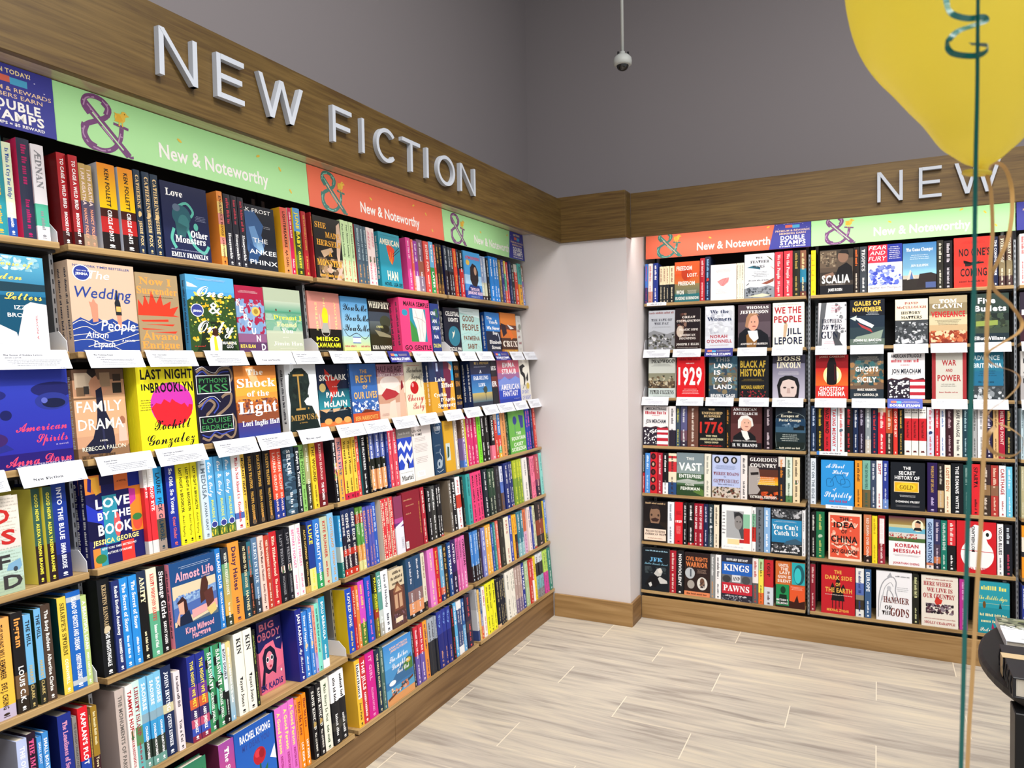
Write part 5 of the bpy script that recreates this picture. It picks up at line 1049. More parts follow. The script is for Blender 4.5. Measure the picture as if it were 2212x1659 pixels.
load('R1C', r"""
F,4958,6551,234,,pale street-scene cover with tall black serif title#B c8ccc4|8a8a74@.38|5a4a3a@.58|c4d0cc@.76;S 81 22 0 24 100 56 6 6a5a44 a89878 3a322a c0b8a0;T s 1c1c1c 54 92 88 9 DEADWOOD;T s 1c1c1c 50 14 90 10 PETER COZZENS;G 3a3a3a 50 82 80 6 3;G 5a6060 50 4 80 2 1
F,6660,8241,240,b=c82028,bright red cover with a huge white year#B d81c24;L 8a1018 1 48 78 60 56 54 40 80 20;T b f4f4f4 48 53 86 40 1929;T b 8a1018 48 94 84 6 ~;T b f4e8e8 48 84 30 2.4 ~;G f4d8d8 50 16 66 14 4
F,8504,10076,240,,dark collage cover with chunky white stacked title#B 2a4a5c|4a6a74@.2|6a6a58@.4|3a4c5c@.7;S 83 22 0 10 100 84 10 5a7a84 8a7a5a 3a4a5a 6a5a50;T b 9aa0a0 48 92 52 9 THIS;T b f4f4f4 50 77 64 10 LAND;T b f4f4f4 30 61 24 10 IS;T b f4f4f4 50 44 66 10 YOUR;T b f4f4f4 50 27 66 10 LAND;T b f4f4f4 50 6 86 7 BEVERLY GAGE
F,10152,11760,240,,black cover with jagged gold capitals and red flowers#B 16181c;T b c8a83c 48 80 84 15 BLACK AF;T b c8a83c 48 60 84 16 HISTORY;T b c8a83c 48 26 76 8 MICHAEL HARRIOT;S 84 20 4 2 96 18 3 a02030 c83a40 3a3018;G a08838 48 43 80 6 3
F,11977,13646,242,,grey cover with a bearded man and cream serif title#B 2a2838|6a6880@.2>c0bccc;P 141418 20 0 14 30 22 46 40 52 60 52 78 46 84 30 80 0;P d8c4bc 26 0 24 26 32 40 50 44 68 40 76 26 72 0;E 38 25 5 2 3a2c2c;E 62 25 5 2 3a2c2c;P c0a49c 46 24 54 24 56 12 44 12;P 241c1c 20 0 24 14 32 4 68 4 76 14 80 0;T s f0e8cc 50 91 72 10 BOSS;T s f0e8cc 50 76 74 13 LINCOLN;G e8e4e8 50 58 74 8 3
""")
load('R1D', r"""
F,4665,6167,232,,white cover with a stars-and-stripes panel at its base#B ece8e8;R 0 0 56 46 2a2230;R 56 0 44 46 b82838;R 56 34 44 6 f0f0f0;R 56 20 44 8 f0f0f0;R 56 4 44 8 f0f0f0;S 91 22 4 4 54 42 3 f0f0f0;P 4a2a30 0 46 10 48 30 46 50 50 70 46 96 50 100 46;T b 181c28 50 94 84 7 AMERICAN STRUGGLE;T b c03040 50 84 84 8 ~;T b c03040 50 77 30 2 ~;T b 1c2434 50 62 80 9 JON MEACHAM
!6214,6597,234,ece8e8|2a2230@.6,2a2a34,~/~
!6625,6869,234,3a4a5a,d8d060,~/~
!6896,7263,234,5a5a84|6a4a5a@.6|3a3040@.85,e8e8e8,~/~
7300,7914,236,6a4438,e8dcd0,~/~,m=2
F,7973,9431,230,,black cover with a large red year in its middle#B 121418;T s e8c890 48 95 26 4 THE;T s e8c890 50 86 80 6 UNFINISHED;T s e8c890 50 78 64 5 BUSINESS;T b f0f0f0 48 71 16 4 OF;T b c83028 48 50 90 26 1776;T s e8e0b0 48 29 44 4 WHY THE;T s e8e0b0 48 21 90 5 AMERICAN REVOLUTION;T s e8e0b0 48 13 54 4 NEVER ENDED;T b c83028 48 5 86 3 ~
!9451,9707,230,1a1814,c88a38,~/~
F,9738,11413,236,,maroon cover with a white-haired man's portrait#B 4a2424|5a3030@.4|1c1418@.85;P 14161a 4 8 10 30 30 40 64 40 80 30 86 8;P f0ece8 34 44 54 42 62 24 50 20 40 30;E 50 60 18 18 e8b8a0;P e8e8e4 24 48 24 68 34 78 54 80 70 72 74 56 68 52 66 66 56 72 42 72 34 64 32 50;E 46 62 1.6 1.3 3a2420;E 58 62 1.6 1.3 3a2420;E 52 53 6 1.2 b06058;T s f0f0f0 46 94 76 6 AMERICAN;T s f0f0f0 48 84 78 6 PATRIARCH;T s d8d4d0 46 19 76 3 GEORGE WASHINGTON;T s f4f4f4 46 9 80 7 H. W. BRANDS
11532,11971,236,2a1c24,d8c8d0,~/~,b=14141c
F,12144,13682,234,,dark moonlit lake cover inside a thin pale frame#B 14202c|1c3c58@.25|3a5c74@.45|1c2c30@.58|16221f@.8;L 8a9a9a 1 3 8 3 80 95 80 95 4 3 4;E 44 62 3 2 f0f4f8;P 10181a 60 54 76 60 96 58 96 48 60 48;S 97 6 20 54 80 62 6 6a8498 4a6a84;T s e8e4cc 48 90 14 4 The;T s e8e4cc 48 81 60 6 Escapes of;T s e8e4cc 48 71 74 6 David George;G c8d0c8 48 30 64 18 4;T s e0dcc8 48 6 70 4 ~
""")
load('R1E', r"""
!4665,4754,238,1c1a1c|b8242c@.5,f0f0e8,~/~
!4796,5091,236,4a8ad0,d8e8f8,~/~
5105,5524,242,c8242c,f0e0c8,,circ=2a1418
!5552,5829,240,a82438,f0d8d8,*~/~
!5857,6170,240,18181c|f0f0f0@.72,f0f0f0,&~/~,ac=6a6a6a
6200,6667,240,e8dcc0|c83038@.06|e8dcc0@.12|c83038@.2|e8dcc0@.45|2a4a7a@.7,3a2a2a,~/~
F,6696,8257,246,s=6,grey-green river valley cover with tall white title#B 7a8a90|8a9a9a@.3|3a5a3a@.48|4a6a4a@.62|2c4628@.75;P a8b0a8 0 34 40 40 80 34 100 36 100 30 60 28 0 30;P 5a7a3a 60 10 84 20 100 14 100 0;T b e8ece8 50 87 28 6 THIS;T b f4f8f4 50 68 84 17 VAST;T b e8ece8 50 46 82 8 ENTERPRISE;G d8dcd8 50 36 70 3 2;T b e0e4dc 48 26 32 4 CRAIG;T b e8ece4 50 17 70 7 FEHRMAN
8279,8644,246,e8e4d4,8a8a80,~/~
F,8728,10281,242,,lavender cover with three oval portraits over a crowd#B b8c4e8|b8c4e8@.6|c8bcb0@.74;S 95 26 0 2 100 26 5 6a3a30 d8c8b8 3a3a30 8a7a60;E 18 89 11 8 1c1c20;E 18 89 5 5 c8c0bc;E 48 89 11 8 1c1c20;E 48 89 5 5 b8b0ac;E 78 89 11 8 1c1c20;E 78 89 5 5 d0c8c4;G 4a5a8a 48 72 88 10 4;T s 8a4a5a 50 57 90 7 THREE ROADS;T s 4a5a8a 46 50 8 3 to;T s 8a6a7a 50 40 90 8 GETTYSBURG;G 6a6a8a 50 32 60 4 1
10294,10647,246,ece4e0,2a2a30,~/~
F,10736,12288,246,,sunset battlefield cover with half a stone face#B 2a2024|5a3024@.3|d86020@.46>f0c830|3a2418@.64>2c1a18;P a8a09c 0 12 0 76 14 78 34 72 40 50 30 34 40 24 30 14;P 2a2424 6 62 34 64 34 58 8 56;T s f0ece8 50 92 92 8 GLORIOUS;T s f0ece8 50 79 90 8 COUNTRY;S 98 10 40 2 100 22 8 b8401c 2a1814 d86028;G e8d8c0 60 44 64 20 5;T s f4f0e8 50 8 92 6 VICTORIA JOHNSON
12296,12632,246,e8e0d8|24242c@.22,e08a2c,~/~,ac=e08a2c
12679,13012,246,dce8d8|5a8a5a@.85,3a5a3a,~/~
13047,13400,246,ecd8b0,4a3a28,~/~,orn3=a03828 b=2a241c
""")
load('R1F', r"""
F,4737,6181,238,,black portrait cover of a moustached man with cream plaque#B 1a1414|241c18@.5;E 48 64 22 26 8a6a54;P 2a2020 26 84 40 92 62 90 70 78 56 82 36 80;P 3a2420 30 56 50 60 66 56 58 50 38 50;P e8e0dc 36 40 60 42 54 32;P 141418 4 32 30 46 66 46 96 32;R 4 4 90 28 f0d8c4;T s 3a2a24 50 26 80 5 THE ROUGH RIDER;T s 2a1a18 50 19 88 5 AMERICAN WEST;G 9a6a50 50 9 80 3 1;E 34 66 4 3 3a2820;E 62 66 4 3 3a2820;T s c8a880 50 95 84 4 ~
!6187,6552,240,e8ecf2,5a6a7a,~/~
6595,7054,242,d8202c,ffffff,,mid=1929
!7076,7322,240,18181a,e0e0e0,~/~
!7376,7708,242,1c1818|b8302c@.94,f0f0f0,~/~
!7721,7933,242,a01c30,f4e8e8,FAMILY OF SPIES/~
!7949,8248,242,a01c30,f4e8e8,FAMILY OF SPIES/~
!8274,8509,242,20284c,d0d0e0,~/~
!8535,8821,242,24343c|3a4c54@.7,d8dcdc,~/~,orn=d0d4d8
!8847,9130,242,e8dcc4,5a4a38,&~/~,b=3a342c
F,9277,10912,246,,white cover with a young man's photo and red-green blocks#B f0f0f0;R 16 26 58 62 a8aaac;P 4a4c50 40 86 58 86 74 80 74 26 66 26 58 44 46 60 42 72;E 56 62 13 16 8a8684;P 2a2a2c 42 74 44 82 58 86 68 80 70 70 60 78 48 76;R 72 48 22 34 8ac0a0;R 74 16 20 34 d03028;R 50 16 24 8 b02830;R 20 12 40 12 f0d8a0;G 4a4a50 8 60 12 54 7;T s c8ccd0 40 6 66 3 ~;E 52 64 2 1.4 202020;E 62 64 2 1.4 202020
!10930,11117,244,f0f0f0|8ac0a0@.15|c83028@.45|f0f0f0@.78,2a2a2a,~
11142,11522,246,6a7078,24282c,~/~,b=4a5058
11558,11884,246,8ab4e0,ffffff,*~/*~
F,11967,13505,248,,blue photo cover of a march with white slanted title#B 2a2c30|2c88b8@.24|2a7cac@.6|24282c@.74;S 111 22 0 80 100 98 6 8a8c90 4a4c50 c0c0c4;S 113 26 0 4 100 22 6 d8d8dc 5a5c60 2a2c30;T s f4f8f8 46 60 86 10 You Can't;T s f4f8f8 48 47 80 10 Catch Us;G d8e8f0 46 72 86 4 2;P 3a5a70 50 30 80 36 100 30 100 24 40 22;T s f0f0f0 50 6 80 3 ~
!13526,13682,246,f0f0f2,8a8a90,~/~
""")
load('R1G', r"""
F,4690,6304,250,,black cover with a reclining man and pale initials#B 141a20;S 121 6 10 40 90 56 9 2a3438 3a4448;P c0c0bc 44 40 56 52 70 54 76 46 70 36 56 34;P c8c8c4 50 24 66 34 92 26 94 20 70 18;P 101014 10 12 30 34 54 36 66 20 50 8;P d0d0cc 24 16 34 20 38 12 30 8;E 66 48 7 6 d8d4cc;T s 6ab0dc 52 73 48 9 JFK;T c 8ac0d8 52 63 86 5 Public Private Secret;T b a0c8dc 54 93 84 3 ~
!6337,6695,244,a82030,f0d8d0,~/~
6719,7133,246,1a1a1e,f4f4f4,NONVIOLENT,b=2a2a30
F,7194,8651,244,,brown-black cover with three round photos and orange title#B 2a1c1c|2c1e1c@.5|e0885a@.9;E 22 52 19 13 b8bcc0;E 26 26 14 10 a8a098;E 70 30 20 15 d8d4cc;E 70 34 9 9 6a4a3a;S 131 5 60 20 80 34 5 3a3030 8a6a58;R 22 44 6 18 5a6068;T b e08048 48 86 84 9 CIVIL RIGHTS;T b e08048 48 73 84 11 WARRIOR;G b89a88 68 58 44 10 4;T s 4a2418 50 5 80 4 ~
!8661,8919,246,8a8c8c,e8e8e8,~/~,ac=e0984a
!8945,9253,246,f0eeee,3a3a44,*~/~
F,9309,10950,248,,blue, grey and red banded cover with big white capitals#B 2c2c38|2460b8@.14|6a6c70@.42|c02838@.6|2a2834@.85;E 16 48 14 8 3a3a3c;E 80 48 14 9 4a4a4c;R 34 42 28 16 d8d8dc;T s f4f4f4 50 92 70 5 HOWARD BRYANT;T s f4f4f4 48 74 84 14 KINGS;T s 1c1c20 48 50 24 8 AND;T s f4f4f4 48 28 86 13 PAWNS;T s e8e8ec 48 11 70 3 ~;S 133 20 0 0 100 12 3 8a8a94 3a3844
!10960,11264,246,e8e0dc|5a5a5c@.55,c03a34,~/~
!11279,11548,246,b8dca0|f0dc50@.25|e86a30@.75,6a5a20,~/~
11584,12055,246,c02830|d0d4dc@.6,3a1418,*COUP/~
F,12179,13678,246,,orange, teal and green photo-block cover#B a85828|2a2018@.52;P c86a30 0 50 50 50 50 100 0 100;R 56 52 44 48 2aa8b0;E 80 74 18 22 1f5a64;E 76 72 12 17 3ac0c4;R 2 4 44 46 1f8a50;E 26 38 9 8 123a24;P 0f2a1c 10 6 42 6 38 28 14 28;R 48 0 52 50 e0582c;P 3a1810 48 0 48 16 64 14 74 30 80 14 100 18 100 0;T b f0e8e0 28 92 34 6 UNTIL;T b f0e8e0 30 84 26 6 THE;T b f0e8e0 32 76 36 6 LAST;T b f0e8e0 30 67 44 6 GUN IS;T b f0e8e0 30 58 46 6 SILENT;T b f0f0f0 24 16 40 4 MATTHEW F.;T b f0f0f0 24 9 40 4 DELMONT;G f0d8c8 74 44 46 8 3
""")
load('R2A', r"""
!13946,14176,246,f4dc20,b89a10,,circ2=b86a20 b=241c18
F,14387,16022,240,,dark photo cover of a man by bookshelves, white capitals#B 3a342e|5a4c40@.2|3a322c@.5|14141a@.8;R 0 60 50 38 6a5a4a;S 141 22 2 62 50 96 4 8a7a64 4a4036 a09078;E 70 84 16 14 8a6a58;P 1a1618 56 92 66 99 84 98 88 86 78 90;P 141318 40 30 56 60 80 70 96 60 100 30;P 8a6a58 10 44 40 50 44 42 14 36;T b f4f4f4 48 34 84 17 SCALIA;G b8b0a8 48 22 80 2 1;T b e8e8e8 46 10 42 6 JAMES ROSEN
!16044,16311,246,241c1a,e8702c,~/~,ac=e8dcc8
16344,16679,246,3a4048,e8e8e8,*TROPICS/~,b=d8d4cc
F,16730,18323,248,,red, white and blue cover with slanted white capitals#B d83048|2434a0@.02;R 0 62 57 38 d83048;R 57 62 43 38 2434a0;R 0 14 100 48 d8dcf0;S 151 30 0 14 100 56 8 3a4ab8 8a98d8 f0f4fc 5a6ac8;R 0 0 100 14 f0ece8;T i ffffff 28 94 52 8 FEAR;T i ffffff 28 83 46 8 AND;T i ffffff 28 71 54 9 FURY;G e8e8f4 78 82 36 28 7;T i 2a2a5a 50 9 90 5 Heather Ann Thompson
F,18355,19858,244,,sky blue cover with a pyramid, sphinx and dark hall#B 3a7ab8>8ac0dc|b8b0a0@.68|2a2420@.76;P d8c0b0 12 22 22 44 36 26;P 4a6a9a 20 24 26 40 32 24;P 28201e 46 20 50 34 84 36 100 32 100 10 40 6;R 68 4 30 12 4a5a8a;T s f0f4f8 50 86 80 7 The Game Changer;G e0ecf4 50 70 70 12 3;T s f0f4f8 50 52 52 5 JON RALSTON
19890,20164,248,2c2a22,e8e4d0,~/~
20195,20557,244,18141a,d8d0d8,~/~
F,20625,22232,252,,bright red cover with an aeroplane and black capitals#B e0382c;P 201c1c 26 48 34 50 78 50 80 47 60 46 40 42 30 42 28 54 25 54;L 201c1c 2 48 46 70 52;G 8a1c18 52 90 68 6 4;T b 1c1818 54 70 82 14 NO ONE'S;T b 1c1818 52 30 70 15 COMING;T b 2a1414 50 12 72 4 ~;G 8a1c18 50 6 60 3 2
!22284,22485,246,1c2444,e8e8f0,THE COMING STORM
22533,22790,250,5a4438|8a7a5a@.5|4a3434@.8,e8e0c8,*FOREST OF/~
22837,23083,252,5a4438|8a7a5a@.5|4a3434@.8,e8e0c8,*FOREST OF/~
""")
load('R2B', r"""
F,14324,15689,236,q=3 t=18,white cover between grey gunmen with black serif title#B e4e0e4;P 5a5c60 0 0 4 60 10 100 30 100 24 70 14 40 12 0;P 4a4c50 50 30 60 36 80 30 76 14 90 0 60 0 54 14;S 161 10 60 30 100 98 7 6a6c70 d8d8dc 8a8c90;G c03a5a 62 86 40 18 5;T s 1c2438 48 58 72 9 BROTHERS;T s 1c2438 48 44 72 11 OF THE;T s 1c2438 40 26 62 16 GUN;G c03a5a 40 9 40 6 2
F,15868,17510,244,q=2 t=18,night storm cover with a white and red ship#B 0f1420|1c2c3c@.35|2a3c44@.6|5a6a60@.85;P d8dce0 12 62 30 60 70 44 64 38 30 50;P a83a3c 22 50 60 36 66 28 34 40;P 8a9a8a 20 20 60 26 96 34 90 16 50 8 10 12;P c0ccc8 0 60 20 66 16 54;T b f0c050 50 92 76 9 GALES OF;T b f0c050 50 79 84 9 NOVEMBER;G c8d0d8 66 70 40 8 3;T b f0f0f0 50 12 80 5 JOHN U. BACON;G c0c8c8 50 6 70 2 1
F,18001,19472,236,q=3 t=14,cream cover over a black-and-white study photo#B ece0c4|3c4044@.46;S 171 34 0 4 100 50 5 6a6e72 2a2c30 a8aab0 c8cacc;P e0e0e0 20 10 40 14 44 6 22 2;P d0d0d4 60 8 84 12 84 4 62 2;T s a03038 50 91 42 5 DAVID;T s a03038 50 82 90 5 McCULLOUGH;T s 2a2a2c 48 70 60 6 HISTORY;T s 2a2a2c 50 60 64 6 MATTERS
F,19534,21179,244,,sepia battle cover with white and red bold titles#B a89878|8a7a5a@.15|c8bc98@.4|c0a47c@.6|a04428@.75|7a2c1c@.9;S 181 24 4 4 96 28 8 c06a44 8a3420 e0c098;T s f4f0e8 50 89 46 8 TOM;T s f4f0e8 48 79 80 9 CLAVIN;T b c01c28 50 62 90 11 VENGEANCE;G 4a4030 50 45 70 12 4
F,21385,22921,246,,dark photo cover with two chunky white words#B 2a3a34|1c2624@.4|3a4638@.55|1c2c34@.8;S 191 22 0 30 100 60 9 3a4a3a 4a5638 2a3428;P 8a9a4a 10 44 70 46 70 36 10 34;T b f8f8f8 40 86 48 11 Five;T b f8f8f8 50 70 86 11 Bullets;T b f4f4f4 48 10 84 7 Elliot Williams
""")
load('R2C', r"""
F,14182,15781,236,,red cover with a black bomb before a sun#B 8a1018|c82020@.3>e06a28|d03028@.7;E 52 54 28 22 f8e8a0;E 52 54 20 15 fcf4d0;P 120c10 34 40 36 34 44 32 56 32 64 34 66 40 64 80 56 98 46 98 36 80;L 6a1820 2 60 42 60 78;T b d8a090 50 96 78 4 JAMES CAMERON;T b f8f4f0 40 23 56 9 GHOSTS;T b f8f4f0 78 23 18 7 OF;T b f8f4f0 50 12 82 10 HIROSHIMA;T b c83028 50 4 80 3 ~
F,15881,17459,240,,dusky harbour cover with spaced white title#B 3a4044|5a6a64@.2|8a6a4a@.35|2a5a60@.5|6a5444@.62|24303a@.78;S 201 20 0 30 100 86 10 7a6a54 3a6a6c a87c50 2a4a50;G d8d4c8 54 90 70 10 4;T b f4f0e8 50 66 68 10 GHOSTS;T b f4f0e8 48 56 12 3 OF;T b f4f0e8 50 43 58 11 SICILY;T b f0ece4 50 21 56 5 MARK HARMON;T b f0ece4 48 10 72 5 LEON CARROLL JR
F,17647,19332,244,b=e8e8e8,white flag-based cover with navy name, centre of shelf#B ece8e8;R 0 0 60 42 2a2230;R 60 0 40 42 b82838;R 60 30 40 7 f0f0f0;R 60 16 40 7 f0f0f0;R 60 2 40 7 f0f0f0;S 91 22 4 4 58 40 3.4 f0f0f0;P 4a2a30 0 42 10 45 30 42 50 47 70 42 96 46 100 42;T b 181c28 50 92 82 7 AMERICAN STRUGGLE;T b c03040 50 82 80 7 ~;T b c03040 48 73 26 2 ~;T b 1c2434 50 60 78 9 JON MEACHAM;G a0a0a8 50 53 64 2 1
F,19649,21138,240,b=9a2c30,grey cover with red side bands and spaced red capitals#B ccc8bc;R 0 0 11 100 a03034;R 89 0 11 100 a03034;T b a83034 50 78 42 11 WAR;T b a83034 50 62 20 6 AND;T b a83034 50 46 68 12 POWER;G 6a6660 48 31 56 8 2;T b a83034 50 16 58 3 ~
F,21373,22679,238,,teal-blue cover with pale capitals over wartime photo#B 24708a|20688a@.4|3a4044@.7;S 211 16 0 2 100 28 8 8a9094 4a5054 c0c4c8;T b c8dce0 46 88 84 9 ADVANCE;T b d8e8ec 50 72 90 9 BRITANNIA;G 1a4a64 50 56 70 14 3;T b 143c50 46 38 50 4 ~
""")
load('R2D', r"""
!13964,14212,246,1c3050,c8d8f0,~/~
14237,14586,246,1a1c1c,d8b840,~/~
14609,14919,248,c82430,2a1414,NAZI MIND/~
14951,15254,248,d8e4ec,c83a40,TAKING MIDWAY
15279,15604,248,f0ecec,c84048,~/~,orn=5a6a7a
15626,16004,246,1a1616,c83038,~/~
!16027,16269,240,1c2c50,e8ecf4,~/~
!16291,16566,242,241c30,c0b8d0,~/~
!16609,16870,244,8a9498|c0b8ac@.7,e8ecee,~/~
16892,17175,240,1c2440,c83a40,~/~
17199,17549,246,e8c8a0|d02030@.12,f8e8e0,~/~
17570,17868,244,c0502c|3a2a24@.55,e8dcc8,~/~
!17910,18101,240,d83830,f4e8d8,OUT OF THE SKY
!18143,18374,242,1a2020,d8a848,~/~
18416,18708,248,f0ece4|c8242c@.24>c8242c|f0ece4@.7,2a1a1a,,slab=This Ain't Rock'n'Roll
18728,19039,248,f0ece4|c8242c@.24>c8242c|f0ece4@.7,2a1a1a,,slab=This Ain't Rock'n'Roll
19068,19388,248,f0ece4|c8242c@.24>c8242c|f0ece4@.7,2a1a1a,,slab=This Ain't Rock'n'Roll
19429,19726,246,e8e8f0|d0d4e4@.5,c83048,~/~,orn=2a3a6a
!19771,19977,244,c82c38,f0e0e0,~/~
!19997,20218,244,f0f0f2,2a6ab0,~/~
20258,20557,244,3a1820,c8a8b0,~/~
20587,20947,248,e4e0d4,3a3a3a,SAFE PASSAGE/^~
20968,21208,246,1f3c48,a8c8d0,~/~
!21227,21344,244,2a3a30,a8b0a0,~/~
!21374,21578,242,a8a8a8,4a4a4a,~/~
21605,21921,246,f0ecec,8a8a90,~/~
21944,22212,246,241c3c,d8d0e0,~/~
!22250,22459,246,d8b078,6a4a2a,~/~
22478,22724,248,a82038,e8c0b8,MELTING POINT
22750,23034,246,1a1a18,c8b060,~/~
""")
load('R2E', r"""
!13946,14202,246,e0e8f0,5a6a7a,CITY ON THE EDGE,b=b8c4d0
F,14468,16051,240,t=32,bright blue cover with a square-wheeled bicycle drawing#B 2f94dc;T c f4f8fc 44 88 58 10 A Short;T c f4f8fc 60 75 50 10 History;T c f4f8fc 42 37 10 6 of;T c f4f8fc 52 25 84 13 Stupidity;L 1a5a90 1.5 18 42 18 58 34 58 38 44 20 42;L 1a5a90 1.5 62 44 62 58 84 58 88 44 66 42;L 1a5a90 1.5 28 50 44 66 66 66 74 50 54 50 44 66;L 1a5a90 1.5 42 70 48 70;L 1a5a90 1.5 66 66 68 72 74 70;T c b03a6a 54 10 56 5 ~
16116,16446,244,f0982c,5a3a18,~/~
16468,16838,246,7ab0a0|6a5c3c@.62,2a5a50,THE SEVEN RIVERS/~
!16859,17118,246,3a4860,e0e4ec,~/~
!17129,17397,248,f0ecec,b03040,SOFT/~
!17419,17674,248,2c3c90|6a8ac8@.8,d8e0f4,~/~
F,17780,19328,244,,black cover with a gold bar and white capitals#B 151a22;R 10 38 72 22 e8d0a0;R 12 39 68 19 e0b020;E 46 49 28 8 f0c830;T s 8a6a10 46 48 40 9 GOLD;T b f4f4f4 48 88 22 6 THE;T b f4f4f4 48 78 48 7 SECRET;T b f4f4f4 48 68 72 7 HISTORY OF;G e8e8e8 50 30 60 5 2;T b e8e8e8 50 18 70 4 DOMINIC FRISBY;G a0a0a4 50 9 70 4 3
19432,19868,248,2c1c50,c8a050,^WORLDS OF ISLAM/~,ac=c8b8e0
19888,20149,246,241c1a|c8a878@.55|3a2a20@.9,c8c0b0,~/~
20189,20440,240,ece0c4,b86a38,LOST EDEN/~
20468,20971,250,14181c,f0f0f0,THE ROMANS/WATTS
20991,21293,244,1f4a48,a8c8c0,~/~
21332,21690,250,d82830,3a1418,*SPARTA/~
21719,22116,250,3a2828|8a6a48@.4|3a2c24@.6,e0d0c0,&~/~
22141,22445,248,a83830|8a6048@.4|b03a34@.6,e8c8b0,~/~
22482,22755,248,f0f0f0,b03a40,CARTHAGE/~
22783,23017,244,6ac0dc,f0f8fc,~/~
""")
load('R2F', r"""
!13978,14199,240,18181a,e8e4dc,~/~
14231,14633,246,1f7048,c8c870,~/~,orn=b8c8b0
F,14837,16425,246,t=26,coral cover with swirling cream dragons and black capitals#B f0dcc4;R 5 5 90 90 e0563c;S 221 14 8 8 92 92 7 f0a890 f4d0b8;L f4d8c4 3 10 88 30 78 56 84 80 72 88 80;L f4d8c4 3 12 34 34 26 50 34 70 14 88 10;T b 1c1818 48 88 28 7 THE;T b 1c1818 48 75 64 11 IDEA;T b 1c1818 48 61 18 7 OF;T b 1c1818 48 45 80 13 CHINA;G 3a2018 48 33 70 3 1;T b 1c1818 48 19 78 8 XU GUOQI
16533,16891,248,c87850|d86a3c@.4|2a1c1a@.85,f0d8c8,RED DAWN OVER CHINA
!16919,17160,244,f0d828,c09a20,~/~
17196,17523,248,8a2028|9a3040@.7,f0d8d8,~/~,box=f0e8e8 b=2a1c20
F,17692,19322,250,b=c82838,white cover with a leader's portrait above a crowd#B 5a2a40>a08848|c8c090@.16|6ab0c8@.22|d8d4d0@.32|4a6a3a@.42|f0f0f2@.5;S 231 26 2 56 78 66 3 c83a40 e0c8a8 8a3a34;E 80 84 16 12 f0e8c8;E 80 86 8 8 d8a888;P 1c1c20 68 74 72 80 88 80 92 74;P 241c1c 73 90 80 95 88 92 88 88 76 90;T b c02c3c 50 42 64 7 KOREAN;T b c02c3c 50 31 74 7 MESSIAH;G 9a6a70 50 22 78 4 2;T b c02c3c 48 6 72 4 JONATHAN CHENG
19384,19690,250,a8c0e0|c87858@.88|e8e0dc@.93,1c3a6a,GHOST NATION
19714,19996,248,34345c|4a3c50@.5|c07048@.75|2a2430@.88,d8c8d8,~/~
20020,20279,246,1f7868,d8e8e0,FAR-FLUNG EDGE/~
20303,20646,250,d83038|1a1a1c@.5,f0e0d8,*~/~,ac=f0f0f0
F,20692,22341,252,,red cover with a white nesting-doll shape, partly hidden#B cc2028;E 52 36 42 30 f0f0f0;P f0f0f0 22 52 30 84 46 94 62 92 74 70 84 50;L cc2028 2 10 44 94 42;E 78 76 11 9 f4f4f4;E 78 76 4 4 1c1c1c;V b 1c1c1c 42 66 50 8 MOTHERLAND;T s c02030 46 8 60 7 JULIA IOFFE
22392,22636,248,f0f0f0,2a2a30,VOLGA BLUES/~,b=d0d0d4
22674,23001,246,1a1c24,d0d8e0,~/~,ac=c83a58
""")
load('R2G', r"""
!13946,14192,248,8a2030,e8c0c0,~/~,b=5a4448
F,14491,16109,250,,red cover with black onion domes and gold capitals#B c0202a;P 1a1416 30 28 34 46 26 52 34 66 42 54 44 70 50 84 56 70 58 54 66 64 74 52 66 46 70 28;L 1a1416 2.5 34 28 34 12;L 1a1416 2.5 44 28 44 8;L 1a1416 2.5 54 28 54 14;L 1a1416 2.5 64 28 64 10;T b e8b050 50 88 22 7 THE;T b e8b050 52 76 80 8 DARK SIDE;T b e8b050 50 62 14 7 OF;T b e8b050 52 50 80 9 THE EARTH;G e8d0c8 52 40 84 2 1;T b e8b050 50 8 66 5 MIKHAIL ZYGAR
16152,16534,250,e8e8e4|5a70b0@.3|8a8470@.55|3a3228@.65|e0e0dc@.85,2a3a7a,^~/~
16577,16880,250,3a5a84,e8f0f8,EUROPE/~,b=3a4a5c
F,17116,18732,250,,white cover with a drawn dragon's head and brown capitals#B ecebee;L 9a9aa0 3 6 6 8 50 20 78 44 90 56 80 54 62 60 46 50 42 46 54 34 64 30 48 36 40;L a8a8ae 2 16 40 24 66 40 78 48 70;L a8a8ae 2 10 20 16 50;E 36 66 6 5 c0c0c6;P a8a8ae 30 88 40 99 46 88;T s 6a2c24 56 43 72 12 HAMMER;T s 2a2020 34 27 20 8 OF;T s 2a2020 30 16 28 8 THE;T s 6a2c24 66 19 52 16 GODS;G 8a8a92 74 66 36 10 3;T s 5a5a62 74 92 40 3 ~
18768,19041,248,20201a|4a4a38@.12|20201a@.45,d8d8a0,*~/~,b=14140f
F,19152,20741,250,,cream cover with marching figures and a red flag#B e4dccf;S 241 22 12 26 88 46 6 3a2a34 5a3a44 8a7a84 2a2028;P c83a2c 36 50 42 62 50 56 58 54 54 46 40 44;G a04038 50 94 84 3 1;T s a83038 44 85 76 8 HERE WHERE;T s a83038 50 73 70 8 WE LIVE IS;T s a83038 48 61 86 9 OUR COUNTRY;T s a83038 50 8 84 5 MOLLY CRABAPPLE;G a04038 50 16 84 2 1
20802,21134,248,b83090,e8a0d8,~/~
F,21575,22869,250,,teal cover with yellow script and hanging bells#B 2a98a8|1f8898@.5;T c e8e070 50 88 80 8 ~;T c e8e070 48 70 90 9 the Middle Ages;L d8dca0 .8 0 58 100 58;T c e8e0a8 50 36 88 5 ~;T c e8e0a8 50 24 80 5 ~;E 20 55 5 7 6a4a20;P 1f3a3a 66 50 70 62 76 50;P a02050 42 10 46 22 52 10;T c f0ead0 26 8 40 8 Pedro
""")
